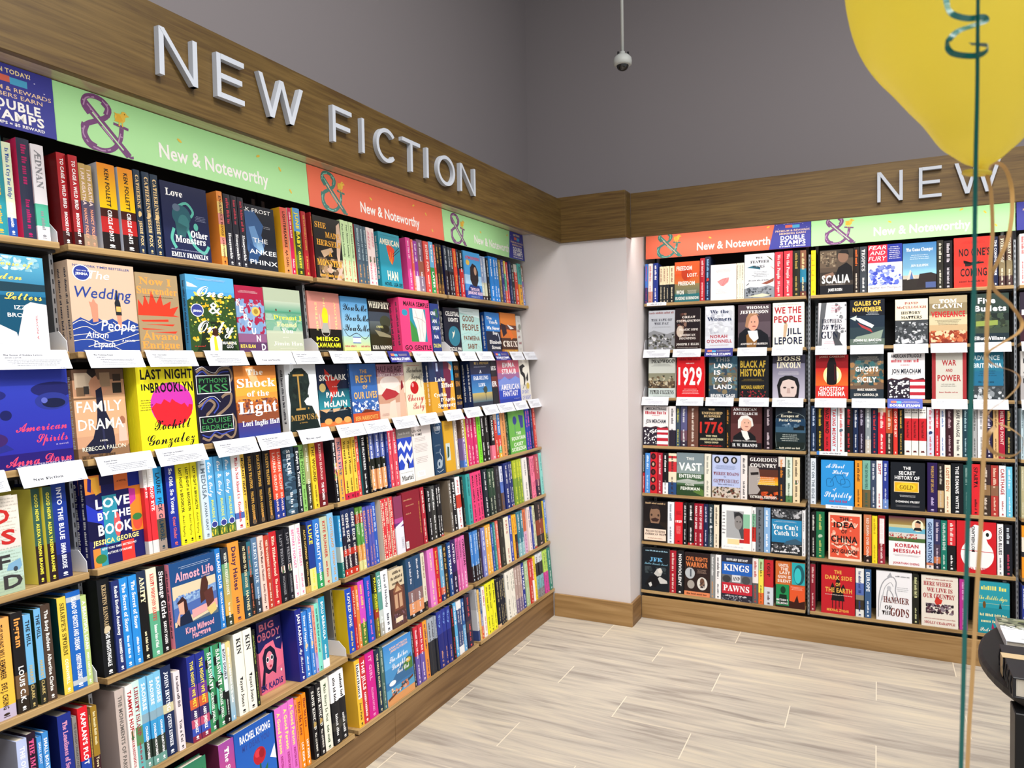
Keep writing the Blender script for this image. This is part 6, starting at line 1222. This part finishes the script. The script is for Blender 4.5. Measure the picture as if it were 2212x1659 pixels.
load('R3A', r"""
!23375,23616,250,f0f0f0,c83030,~/~
!23635,23875,246,8a3a3a,e8e0d0,~/~
""")
load('R3B', r"""
!F,23375,24582,244,,dark purple face-out book cut by the photo's edge#B 2a2030|3a1c28@.4;T b e8d8d8 30 60 50 10 R;G a89aa0 50 20 70 6 3
""")
load('R3C', r"""
!F,23375,24417,240,,pale grey face-out book cut by the photo's edge#B c8c4c0|a8a4a4@.5;T b 202024 20 80 20 9 M;T b 202024 20 60 20 9 A;T b 202024 20 40 20 9 R
""")
load('R3D', r"""
!23375,23489,246,b8ccd4,4a5a64,~/~
!23507,23747,244,3a5a6a,e0e8e8,~/~
""")
load('R3E', r"""
!23375,23490,248,b8b088,f0ecd8,THE WINDSOR LEGACY/~
!23508,23801,244,3a3a3c,d0c8b8,~/~
""")
load('R3F', r"""
!F,23375,24589,248,,orange and black face-out book cut by the photo's edge#B f09a28|e8e0d0@.22|2a2a30@.5|f09a28@.6;T b 1c1818 24 78 34 9 RE;T b 1c1818 24 22 30 9 J.;E 40 58 30 12 8a8a8c
""")
load('R3G', r"""
!23375,23509,248,2c3c90,d8e0f4,~/~
!23527,23801,244,c8ccd8,3a4a6a,~/~
""")
CARDS = r"""
L1B,-2090,-329,0,The House of Hidden Letters
L2B,157,1747,0,The Wedding People
L2B,1891,3526,1,Now I Surrender
L2B,3907,5508,2,One & Only
L2B,5815,7630,3,!Your new favorite
L2B,7664,9109,4,Dreamt I Found You
L3B,9611,11257,0,
L3B,11474,13112,1,
L3B,13273,14816,2,@
L3B,15105,16777,3,
L3B,16955,18637,4,
L4B,19075,20736,0,
L4B,20881,22541,1,
L4B,22751,24450,2,@
L4B,24679,26274,3,
L4B,26410,28277,4,
L1C,-2707,-2043,0,
L1C,-1755,-190,1,!New Fiction
L2C,169,1796,0,Family Drama
L2C,1928,3583,1,Last Night in Brooklyn
L2C,3951,5627,2,Python's Kiss
L2C,5697,7318,3,The Shock of the Light
L2C,7590,9236,4,!This one's great!
L3C,9624,11197,0,
L3C,11226,12908,1,
L3C,13167,14881,2,
L3C,15011,16616,3,
L3C,17239,18857,4,
L4C,19103,20719,0,
L4C,20969,22556,1,
L4C,22620,24475,2,
L4C,24561,26206,3,
L4C,26431,28081,4,
R1B,4676,6268,0,
R1B,6447,8075,1,
R1B,8287,9857,2,@
R1B,10116,11690,3,
R1B,11958,13536,4,
R2B,14180,15714,0,
R2B,15888,17460,1,
R2B,17926,19471,2,
R2B,19581,21153,3,
R2B,21451,22987,4,
R1C,4610,6213,0,
R1C,6678,8240,1,
R1C,8361,9920,2,
R1C,10226,11812,3,
R1C,11985,13587,4,
R2C,14161,15705,0,
R2C,15961,17529,1,
R2C,17636,19218,2,@@
R2C,19614,21163,3,
R2C,21396,22855,4,
R3C,23381,24549,0,
R3B,23398,24569,0,
"""
TEAL= [[1.8044,-0.3525,1.9005],[1.8046,-0.3487,1.8496],[1.8047,-0.3453,1.789],[1.8047,-0.3363,1.7333],[1.8051,-0.327,1.676],[1.8048,-0.3244,1.6026],[1.8032,-0.3227,1.5189],[1.8017,-0.3214,1.4246],[1.8005,-0.3191,1.3527],[1.7993,-0.3169,1.2799],[1.7976,-0.3154,1.1917],[1.7956,-0.3098,1.0704]]
CURL= [[1.7768,-0.3469,1.9099],[1.7779,-0.3549,1.8795],[1.7788,-0.3689,1.8646],[1.7835,-0.3723,1.8566],[1.7962,-0.3568,1.857],[1.8104,-0.3357,1.8636],[1.8128,-0.3314,1.8613],[1.8,-0.3489,1.8523],[1.7868,-0.3688,1.8425],[1.7793,-0.3739,1.8344],[1.7782,-0.3625,1.8323],[1.7832,-0.3482,1.8303],[1.7928,-0.3447,1.827],[1.8035,-0.3525,1.8221],[1.8106,-0.3595,1.8225],[1.8118,-0.3553,1.8285],[1.805,-0.3448,1.8351],[1.7995,-0.3384,1.8391]]
TAN1= [[1.8369,-0.1236,1.7545],[1.8469,-0.1027,1.7715],[1.8603,-0.0891,1.7671],[1.8668,-0.0916,1.7439],[1.8662,-0.1071,1.7183],[1.8624,-0.1259,1.6931],[1.8571,-0.1386,1.6697],[1.8485,-0.141,1.648],[1.8416,-0.1322,1.6282],[1.8482,-0.1132,1.6125],[1.8652,-0.0944,1.5974],[1.8775,-0.0893,1.578],[1.8778,-0.1009,1.5678],[1.8691,-0.122,1.5579],[1.8508,-0.1441,1.5469],[1.8372,-0.1533,1.5372],[1.8364,-0.1443,1.5288],[1.8485,-0.1225,1.5199],[1.8688,-0.0987,1.5124],[1.8772,-0.0906,1.5041],[1.8734,-0.1006,1.4929],[1.8579,-0.1244,1.4791],[1.8409,-0.1483,1.468],[1.8366,-0.1572,1.4608],[1.8457,-0.1473,1.4524],[1.8668,-0.1227,1.4406],[1.8794,-0.1011,1.4274],[1.8787,-0.0934,1.4138],[1.8678,-0.1025,1.4069],[1.8486,-0.1253,1.4118],[1.8369,-0.1468,1.4252],[1.8372,-0.1566,1.4386],[1.8443,-0.1517,1.4472]]
TAN2= [[1.8386,-0.1171,1.7546],[1.8426,-0.1202,1.7298],[1.8436,-0.1257,1.6838],[1.841,-0.1324,1.6495],[1.8385,-0.1396,1.6043],[1.836,-0.1463,1.5706],[1.8345,-0.1534,1.515],[1.8329,-0.1604,1.4599],[1.8305,-0.1679,1.4053],[1.8275,-0.1725,1.3228],[1.8235,-0.1772,1.2513],[1.8205,-0.1812,1.1854],[1.8175,-0.1847,1.1304],[1.8155,-0.187,1.0975],[1.8121,-0.192,1.0095]]

b = MB(); nf = 0
for dst in STUFF:
    for v, f, c in dst: b.add(v, f, c if dst is STUFF[0] else None)
    nf = nf or len(b.f[1])
o = b.build('books', M['print']); o.data.materials.append(M['page'])
o.data.polygons.foreach_set('material_index', [0] * nf + [1] * (len(b.f[1]) - nf)); o['kind'] = 'stuff'
tag(o, 'narrow book spines packed along the farther shelves between the larger books', 'books')

# ------------------------------------------------------------------ shelf cards, tags and bookends
def card(bay, k, u0, u1, title, label, blue=False):
    w = u1 - u0; mb = MB(); prof = [(.0010, .0030), (-.0035, .0026), (-.0070, -.0030), (-.0105, -.014), (-.0160, -.029), (-.0240, -.046)]   # (y, z): over the shelf edge and out
    th = .0009; n = len(prof); col = hexc('4a58b0' if blue == 2 else '2c2f80') if blue else hexc('dcdfe6')
    out = []
    for i, (y, z) in enumerate(prof):
        a = Vector(prof[max(0, i - 1)]); b = Vector(prof[min(n - 1, i + 1)]); d = (b - a).normalized(); out.append((y + d.y * th, z - d.x * th))
    V = [(x, y, z) for x in (0, w) for y, z in prof + out[::-1]]; q = 2 * n
    mb.add(V, [list(range(q)), list(range(q, 2 * q))[::-1]] + [[i, q + i, q + (i + 1) % q, (i + 1) % q] for i in range(q)], col)
    r = tag(empty('shelf_card', at_shelf(bay, k, u0)), uniq(label), 'shelf card', 'paper cards hanging on the shelf edges')
    mb.build('card', M['cardprint'], r)
    # print, drawn flat then laid on the sloping lower part
    p = MB(); A = Art(p, w, .040)
    if blue:
        A.rect(10, 66, 16, 24, 'e8785a'); A.rect(26, 62, 14, 24, '5ab0d8'); A.lines('d8c8a8', 66, 78, 50, 24, 2); A.text('b', 'ffffff', 50, 36, 86, 24, 'DOUBLE STAMPS'); A.lines('c8c8e8', 50, 12, 50, 8, 1)
    else:
        A.rect(4, 95, 92, 1.2, 'b8bcc8'); A.rect(14, 8, 66, 1.2, 'b0b4c0'); A.lines('6a7090', 88, 9, 12, 6, 1)
        if title and title[0] == '!': A.text('s', '3a3a40', 40, 40, 46, 14, title[1:])
        else:
            if title: A.text('s', '55555c', 12 + len(title) * .95, 84, len(title) * 1.9, 9, title)
            else: A.lines('8a8a92', 28, 84, 34, 11, 1)
            A.lines('5a5a62', 24, 69, 22, 7, 1); A.lines('6a6c76', 52, 40, 74, 40, 4)
    if p.v:
        V = np.concatenate(p.v); k_ = -V[:, 1]; z = V[:, 2]; zz = -.0465 + z * (.0435 / .040)
        ys = np.interp(zz, [q_[1] for q_ in prof[::-1]], [q_[0] for q_ in prof[::-1]])
        p.v = [np.column_stack([V[:, 0], ys - .0012 - k_ * .6, zz])]; p.c = [np.concatenate(p.c)]
        p.build('printing', M['cardprint'], r)
for ln in CARDS.strip().split('\n'):
    a = ln.split(','); bay, k = a[0][:2], a[0][2]; n = int(a[3]); where = '%s shelf edge, %s' % (SHELF[k], BAYNAME[bay])
    t = a[4] if len(a) > 4 else ''; bl_ = 2 if t == '@@' else 1 if t == '@' else 0
    card(bay, k, int(a[1]) / 1e4, int(a[2]) / 1e4, '' if bl_ else t, ('%s promotional card, %s from left, %s' % ('pale blue' if bl_ == 2 else 'dark blue', ORD[n], where)) if bl_ else 'white printed card, %s from left, %s' % (ORD[n], where), bl_)
def shelf_tag(bay, k, u0, u1, label, blue=0, text=''):
    b = MB(); w = u1 - u0; b.box(0, w, -.0016, -.0004, -.0155, .004, hexc('f0f2f6'))
    A = Art(b, w, .0195, 0, -.0155, -.0016)
    if blue: A.rect(0, 0, 9, 100, '3a80d0')
    A.text('s', '6a6e78', 50, 50, 60, 36, text or '~')
    o = b.build('shelf_tag', M['cardprint']); o.matrix_world = at_shelf(bay, k, u0); tag(o, uniq(label), 'shelf tag', 'flat category tags')
shelf_tag('R1', 'A', .482, .60, 'small white tag at the left end of the top shelf edge beside the column')
shelf_tag('R2', 'D', 1.425, 1.575, 'white tag with a blue end on the fourth shelf edge, middle back-wall bay', 1)
shelf_tag('R2', 'E', 1.47, 1.60, 'white tag reading World History under the bright blue bicycle book', 0, 'World History')
def bookend(bay, k, u, label, hh=1.):
    b = MB(); b.prism([(.006, 0), (.006, .028 * hh), (.035, .056 * hh), (.10, .056 * hh), (.10, 0)], 0, -.0006, .0006, hexc('eef0f5'))
    b.box(-.0006, .0006, .0052, .006, 0, .028 * hh, hexc('c8ccd4'))
    r = tag(empty('bookend', at_shelf(bay, k, u)), uniq(label), 'bookend', 'white metal bookends'); b.build('plate', M['white_metal'], r)
for bay, k, u, lb in (('L1', 'A', -.0235, 'white bookend beside the pale book ending the top shelf, leftmost bay'), ('L1', 'B', -.0235, 'white bookend plate right of the blue Greek-steps book, leftmost bay'),
                      ('L1', 'D', -.0235, 'white bookend plate right of the blue-spined book, fourth shelf, leftmost bay'), ('L1', 'E', -.0235, 'white bookend edge right of the pale green spine, fifth shelf, leftmost bay'),
                      ('L2', 'B', .9165, 'white bookend plate right of the pale green sea cover, second shelf'), ('L2', 'F', .9165, 'white bookend plate at the right end of the sixth shelf, green-banner bay'),
                      ('L3', 'B', 1.8575, 'white bookend plate right of the narrow navy cover, second shelf, orange-banner bay'), ('R1', 'B', .4665, 'bookend at the left end of the second shelf beside the column'),
                      ('R1', 'C', .4665, 'bookend at the left end of the third shelf beside the column')):
    bookend(bay, k, u, lb, 1. if bay[0] == 'L' else 1.2)

# ------------------------------------------------------------------ banners above the shelves
def ampersand(A, c, c2, gap):
    A.stroke([(18, 62), (8, 76), (14, 90), (30, 95), (48, 91), (57, 79), (50, 64), (29, 52), (10, 41), (4, 25), (14, 9), (38, 3), (60, 11), (75, 30), (80, 52)], 9, c)
    A.stroke([(9, 42), (4, 27), (12, 11), (26, 5)], 14, c); A.stroke([(46, 90), (56, 80), (51, 67)], 13, c)
    A.stroke([(10, 80), (91, 3)], 15, c); A.stroke([(24, 66), (80, 13)], 3, gap)
    A.stroke([(86, 8), (94, 3), (103, 5)], 5, c); A.stroke([(64, 57), (94, 53)], 5, c)
    for P in ([(8, 74), (14, 88), (30, 93.5)], [(45, 92), (55, 82), (52, 69)], [(7, 38), (3, 25), (11, 11)], [(20, 5.5), (38, 2.5), (54, 8)], [(15, 78), (34, 60)], [(40, 46), (60, 26)], [(70, 24), (77, 42)]):
        A.stroke(P, 2.6, c2)
    for x, y, g in ((9, 83, 1), (22, 93, 0), (54, 87, 1), (54, 68, 0), (3, 32, 1), (7, 16, 0), (28, 4, 1), (46, 4, 0), (22, 70, 1), (66, 21, 0), (78, 36, 1)):
        A.ell(x, y, 2.6, 1.5, c2 if g else c, 10)
def chick(A):
    y = 'f0c850'; A.ell(78, 70, 11, 8, y); A.ell(87, 78, 6, 5.5, y); A.run('P f0c850 92 80 98 77 92 75;P e8b840 66 78 72 72 66 62 76 62 84 66 78 76;L f0c850 2.4 76 62 75 55;L f0c850 2.4 82 62 82 55'); A.ell(88, 79, 1, 1, '6a4a18')
def banner(mtx, w, kind, label, cut=0.):
    r = tag(empty('header_banner', mtx), uniq(label), 'banner', 'header banners above the shelves'); h = .158
    if kind in 'go':
        bg, ac, lt, gap = ('b2f2b0>b6eeac', '7a4a80', 'b890bc', 'c0ecb8') if kind == 'g' else ('f47c5e>ee6e50', '3f7f78', '8ac8b8', 'f0a890')
        b = MB(); b.box(0, w, .0005, .0035, 0, h, hexc(bg.split('>')[0])); Art(b, w, h, 0, 0, .0006).bands(bg); b.build('panel', M['banner'], r)
        e = MB(); ampersand(Art(e, .150, h, .068, 0, .0001), ac, lt, gap); e.build('ampersand_emblem', M['banner'], r)
        e = MB(); chick(Art(e, .150, h, .068, 0, -.0006)); e.build('bird_emblem', M['banner'], r)
        e = MB(); A = Art(e, w, h, 0, 0, .0001); t = 'New & Noteworthy'; x0, x1 = .305, .738
        if cut: t = t[:-1]; x1 = x0 + .405
        A.text('m', 'ffffff', (x0 + x1) / 2 / w * 100, 33, (x1 - x0) / w * 100, 27, t); e.build('lettering', M['banner'], r)
        e = MB(); A = Art(e, w, h, 0, 0, -.0001)
        for x, z, an in ((.38, .098, .5), (.80, .105, .9), (.70, .128, -.4), (.845, .035, .9)):
            if x < w - .02:
                P = [(x + .009 * math.cos(q) * math.cos(an) - .0042 * math.sin(q) * math.sin(an), z - .009 * math.cos(q) * math.sin(an) - .0042 * math.sin(q) * math.cos(an)) for q in (i * .5236 for i in range(12))]
                A.put(P, [list(range(12))], hexc('f0cc50'))
        e.build('seeds', M['banner'], r)
    else:
        b = MB(); P = [(.022 if cut else 0, h), (w, h), (w, 0), (0 if not cut else -.012, 0)]
        b.prism(P[::-1], 1, -.0022, -.0002, hexc('3c40a0'))
        A = Art(b, w, h, 0, 0, -.0023); b.build('panel', M['banner'], r); e = MB(); A = Art(e, w, h, 0, 0, -.0023)
        A.run('T b f8e8b0 54 90 44 7 JOIN TODAY!;R 36 72 18 10 d86a58;R 54 70 18 11 4aa8d8;T n f4d8b0 54 62 86 6.5 PREMIUM & REWARDS;T n f4d8b0 54 52 66 6.5 MEMBERS EARN;T b ffffff 54 37 60 14 DOUBLE;T b ffffff 55 20 64 14 STAMPS;T b ffffff 54 7 66 4.5 10 STAMPS = $5 REWARD')
        for x, z in ((14, 84), (80, 82), (90, 70), (86, 60), (18, 70), (74, 88)): A.ell(x, z, .9, .9, 'd8dcff', 8)
        e.build('lettering', M['banner'], r)
zbL, zbR = 2.124 / math.cos(TL), 2.124 / math.cos(TR)
TB = lambda m, u, z: m @ Matrix.Translation((u, 0, z))
banner(TB(ML, -.235, zbL), .229, 'p', 'dark blue double stamps sign at the left edge of the photo')
banner(TB(ML, -.004, zbL), .940, 'g', 'long green banner under the big white sign letters on the left wall')
banner(TB(ML, .938, zbL), .948, 'o', 'orange banner on the left wall between two green banners')
banner(TB(ML, 1.888, zbL), .905, 'g', 'short green banner on the left wall nearest the white column', 1)
banner(TB(ML, 2.603, zbL), .19, 'p', 'dark blue double stamps sign in the corner beside the white column', 1)
banner(TB(MR, .472, zbR), .920, 'o', 'orange banner on the back wall right of the white column', 1)
banner(TB(MR, 1.188, zbR), .205, 'p', 'dark blue double stamps sign between orange and green banners, back wall', 1)
banner(TB(MR, 1.395, zbR), .925, 'g', 'green banner on the back wall crossed by the hanging ribbons')
banner(TB(MR, 2.325, zbR), .23, 'p', 'blue sign cut off by the right edge of the photo')

# ------------------------------------------------------------------ raised sign letters on the fascias
def sign(ch, a0, a1, z0, z1, left, label, group):
    """geometric letter of even strokes, standing proud of the board"""
    w, h, t, th = a1 - a0, z1 - z0, .0145, .017; b = MB(); dep = [th]
    def D(): dep[0] += .0003; return -dep[0]
    def bar(x0, y0, x1, y1):
        d = Vector((x1 - x0, y1 - y0)).normalized(); n = Vector((-d.y, d.x)) * t / 2
        b.prism([(x0 + n.x, y0 + n.y), (x0 - n.x, y0 - n.y), (x1 - n.x, y1 - n.y), (x1 + n.x, y1 + n.y)], 1, D(), 0)
    def diag(x0, x1, y0=0., y1=None):       # slanted stroke cut level at both ends
        y1 = h if y1 is None else y1; q = t * 1.1; b.prism([(x0, y0), (x0 + q, y0), (x1 + q, y1), (x1, y1)], 1, D(), 0)
    def arc(a, e, n=40):
        cx, cy, rx, ry = w / 2, h / 2, w / 2, h / 2 + .002; O = []; I = []
        for i in range(n + 1):
            g = math.radians(a + (e - a) * i / n); O.append((cx + rx * math.cos(g), cy + ry * math.sin(g))); I.append((cx + (rx - t) * math.cos(g), cy + (ry - t) * math.sin(g)))
        V = [(x, y, z) for y in (-th, 0) for P in (O, I) for x, z in P]; m = n + 1
        b.add(V, [f for i in range(n) for f in ([i, i + 1, m + i + 1, m + i], [2 * m + i, 3 * m + i, 3 * m + i + 1, 2 * m + i + 1], [i, 2 * m + i, 2 * m + i + 1, i + 1], [m + i, m + i + 1, 3 * m + i + 1, 3 * m + i])] + [[0, m, 3 * m, 2 * m], [n, 2 * m + n, 3 * m + n, m + n]])
    r = t / 2
    if ch in 'NEFI': bar(r if ch != 'I' else w / 2, 0, r if ch != 'I' else w / 2, h)
    if ch == 'N': bar(w - r, 0, w - r, h); diag(w - t * 1.1, 0, 0, h)
    if ch == 'E': bar(t, r, w, r); bar(t, h / 2, w * .92, h / 2)
    if ch in 'EF': bar(t, h - r, w, h - r)
    if ch == 'F': bar(t, h * .47, w * .9, h * .47)
    if ch == 'T': bar(0, h - r, w, h - r); bar(w / 2, 0, w / 2, h - t)
    if ch == 'W':
        q = t * 1.1; m = (w - q) / 2; k = (w - q) * .26
        diag(k, 0); diag(k, m); diag(w - q - k, m); diag(w - q - k, w - q)
    if ch == 'O': arc(0, 360, 64)
    if ch == 'C': arc(42, 318)
    o = b.build('sign_letter', M['letter'])
    o.matrix_world = (Matrix.Translation((.0675, a0, z0)) @ Matrix.Rotation(math.pi / 2, 4, 'Z')) if left else Matrix.Translation((a0, 2.8795, z0))
    tag(o, uniq(label), 'sign letter', group)
for i, (ch, a0, a1) in enumerate((('N', .1011, .2185), ('E', .2831, .3808), ('W', .4366, .6234), ('F', .7647, .8644), ('I', .9196, .9340), ('C', 1.0043, 1.1325), ('T', 1.1675, 1.2903), ('I', 1.3352, 1.350), ('O', 1.4184, 1.5592), ('N', 1.6029, 1.7382))):
    sign(ch, a0, a1, 2.281, 2.402, True, 'raised white letter %s, %s letter of the long sign on the left fascia' % (ch, ORD[i]), 'raised letters on the left fascia')
for i, (ch, a0, a1) in enumerate((('N', 1.717, 1.8276), ('E', 1.8962, 1.9908), ('W', 2.0433, 2.227))):
    sign(ch, a0, a1, 2.279, 2.424, False, 'raised white letter %s, %s letter of the sign under the yellow balloon' % (ch, ORD[i]), 'raised letters on the back fascia')

# ------------------------------------------------------------------ dome camera on its ceiling rod
r = tag(empty('security_camera', Matrix.Translation((.5945, 2.334, 2.985))), 'white dome security camera hanging from a thin rod before the grey wall', 'security camera')
b = MB(); b.tube([(0, 0, .045), (0, 0, 1.615)], .0075, 14); b.build('rod', M['camwhite'], r, True)
b = MB(); b.lathe([(.0, .058), (.012, .058), (.014, .046), (.030, .040), (.043, .026), (.0455, .010), (.044, -.004), (.038, -.010), (0, -.010)], 40); b.build('housing', M['camwhite'], r, True)
b = MB(); b.lathe([(.030, -.0102), (.0275, -.020), (.020, -.029), (.010, -.034), (0, -.0355)], 32); b.build('dome_lens', M['lens'], r, True)
b = MB()
for an in (0, 2.1, 4.2): b.box(.028 * math.cos(an) - .004, .028 * math.cos(an) + .004, .028 * math.sin(an) - .004, .028 * math.sin(an) + .004, .036, .052)
b.build('screw_boss', M['black'], r)

# ------------------------------------------------------------------ balloon with its curled gold ribbon, and the green ribbon in front
def ribbon(name, pts, wid, m, parent=None, twist0=0., twist1=0., sub=6):
    P = [Vector(p) for p in pts]; Q = []; q = [P[0]] + P + [P[-1]]
    for i in range(1, len(q) - 2):
        for j in range(sub):
            t = j / sub; a, b_, d, e = q[i - 1], q[i], q[i + 1], q[i + 2]
            Q.append(.5 * (2 * b_ + (d - a) * t + (2 * a - 5 * b_ + 4 * d - e) * t * t + (3 * b_ - a - 3 * d + e) * t ** 3))
    Q.append(P[-1]); V = []; n = len(Q); ref = Vector((.88, .47, 0)); view = Vector((.47, -.88, 0))
    for i, p in enumerate(Q):
        t = (Q[min(i + 1, n - 1)] - Q[max(i - 1, 0)]).normalized(); an = twist0 + (twist1 - twist0) * i / n
        s = (t.cross(view)); s = s.normalized() if s.length > .05 else ref; nn = t.cross(s).normalized(); s = s * math.cos(an) + nn * math.sin(an); nn = t.cross(s).normalized()
        V += [p + s * wid / 2 + nn * .00012, p - s * wid / 2 + nn * .00012, p - s * wid / 2 - nn * .00012, p + s * wid / 2 - nn * .00012]
    F = [[a * 4 + k, a * 4 + (k + 1) % 4, a * 4 + 4 + (k + 1) % 4, a * 4 + 4 + k] for a in range(n - 1) for k in range(4)] + [[0, 1, 2, 3], [4 * n - 1, 4 * n - 2, 4 * n - 3, 4 * n - 4]]
    b = MB(); b.add(V, F); return b.build(name, m, parent)
px = .00056962
prof = [(9, 371), (13, 362), (17, 355), (34, 345), (51, 330), (80, 302), (111, 252), (143, 210), (175, 166), (210, 120), (240, 65), (260, 0), (270, -70), (271, -140), (262, -210), (240, -280), (204, -340), (150, -385), (85, -412), (0, -420)]
q = [prof[0]] + prof + [prof[-1]]; prof = []
for i in range(1, len(q) - 2):
    for t in (0, .25, .5, .75):
        a, b_, d, e = (Vector(v) for v in q[i - 1:i + 3]); prof.append(tuple(.5 * ((2 * b_) + (d - a) * t + (2 * a - 5 * b_ + 4 * d - e) * t * t + (3 * b_ - a - 3 * d + e) * t ** 3)))
prof.append(q[-1])
bx, by, bz = 1.833, -.1183, 1.7981
r = tag(empty('balloon', Matrix.Translation((bx, by, bz - .04))), 'yellow balloon with gold curled ribbon at the upper right of the photo', 'balloon')
b = MB(); b.lathe([(a * px, (300 - y) * px + .04) for a, y in prof], 64); b.build('body', M['balloon'], r, True)
b = MB(); b.lathe([(0, -.003), (.0095, -.0045), (.0155, -.006), (.0165, -.009), (.008, -.0105), (.004, -.008), (.0045, .003)], 24); o = b.build('knot', M['balloon'], r, True); o.matrix_local = Matrix.Translation((-.004, -.001, .0075)) @ Matrix.Rotation(.15, 4, 'Y')
loc = lambda L: [(x - bx, y - by, z - bz + .04) for x, y, z in L]
ribbon('curled_ribbon', loc(TAN1), .0046, M['tan'], r, .5, 2.6); ribbon('hanging_ribbon', loc(TAN2), .0046, M['tan'], r, 1.2, .2)
r = tag(empty('balloon_ribbon', Matrix.Translation(TEAL[-1])), 'dark green curling ribbon hanging in front of the yellow balloon', 'ribbon'); g = TEAL[-1]
loc = lambda L: [(x - g[0], y - g[1], z - g[2]) for x, y, z in L]
ribbon('hanging_strand', loc(TEAL), .0044, M['teal'], r, 1.5, .1); ribbon('curl', loc(CURL), .0055, M['teal'], r, .2, .9)

# ------------------------------------------------------------------ black display table and what lies on it
tx, ty = 2.455, 1.03
r = tag(empty('display_table', Matrix.Translation((tx, ty, 0))), 'black round-edged display table at the lower right corner', 'table')
b = MB(); b.lathe([(0, .75), (.492, .75), (.498, .747), (.5, .742), (.5, .727), (.496, .722), (0, .722)], 72); b.build('tabletop', M['black'], r)
for sx, sy in ((-1, -1), (-1, 1), (1, -1), (1, 1)):
    b = MB(); a = .43; cx, cy = sx * (.40 if sy < 0 else .20), sy * .235; b.box(cx - .06, cx + .06, cy - .035, cy + .035, 0, .7215, bev=.002); b.build('leg', M['black'], r)
b = MB(); b.box(-.34, .34, -.245, -.225, .64, .7215); b.box(-.34, .34, .225, .245, .64, .7215); b.build('apron', M['black'], r)
mt = Matrix.Translation((2.022, 1.093, .7505))
w, dd, t = .17, .20, .022
c = MB(); c.box(0, w, 0, dd, 0, .0016, hexc('e8e8ea')); c.box(0, w, 0, dd, t - .0016, t, hexc('f0f2f4')); c.box(0, .0016, 0, dd, .0016, t - .0016, hexc('eceef0'))
e = MB(); A = Art(e, w, dd); A.run('R 0 56 100 44 6a705c;S 301 26 0 54 100 96 9 3a3c34 50584a 868a70 a8a890;S 302 14 0 50 100 62 6 c8ccc4 f0f2f4;L 9aa05a 2 30 88 60 86 100 88;T s 8a8c90 60 30 20 6 N;T s 8a8c90 40 24 14 6 U;T s 8a8c90 78 24 20 6 M;T n 9a9ca0 52 14 60 3 ~')
V = np.concatenate(e.v); V = np.column_stack([V[:, 0], V[:, 2], t - V[:, 1]]); c.add(V, e.f, np.concatenate(e.c))
g = MB(); g.box(.002, w - .003, .003, dd - .003, .0018, t - .0018)
r = tag(empty('book', mt), uniq('white book with a wooded landscape lying flat on the black table'), 'book'); c.build('cover', M['print'], r); g.build('page_block', M['page'], r)
r = tag(empty('journal', Matrix.Translation((1.992, .772, .7505))), uniq('thick black leather journal with a tan paper band, on the black table'), 'journal')
b = MB(); b.box(0, .27, 0, .213, 0, .004, bev=.001); b.box(0, .27, 0, .213, .044, .048, bev=.0012); b.box(0, .006, 0, .213, .004, .044); b.build('cover', M['leather'], r)
b = MB(); b.box(.007, .262, .004, .209, .0045, .0435); b.build('page_block', M['page'], r)
for i in range(6):
    b = MB(); b.tube([(-.001, .018 + i * .034, .003), (-.0035, .018 + i * .034, .024), (-.001, .018 + i * .034, .045)], .0022, 8); b.build('spine_band', M['leather'], r)
b = MB(); b.box(-.0048, -.004, .118, .150, .001, .0495, hexc('cdb48c')); b.box(-.004, .262, .118, .150, .0484, .0492, hexc('cdb48c')); e = MB(); A = Art(e, .24, .030); A.text('s', '5a4430', 50, 50, 70, 40, '~'); A.scatter(5, 6, 4, 10, 96, 90, 9, ['a08860', 'e0cca8'])
V = np.concatenate(e.v); V = np.column_stack([V[:, 0] + .01, V[:, 2] + .119, .0494 - V[:, 1]]); b.add(V, e.f, np.concatenate(e.c)); b.build('paper_band', M['cardprint'], r)
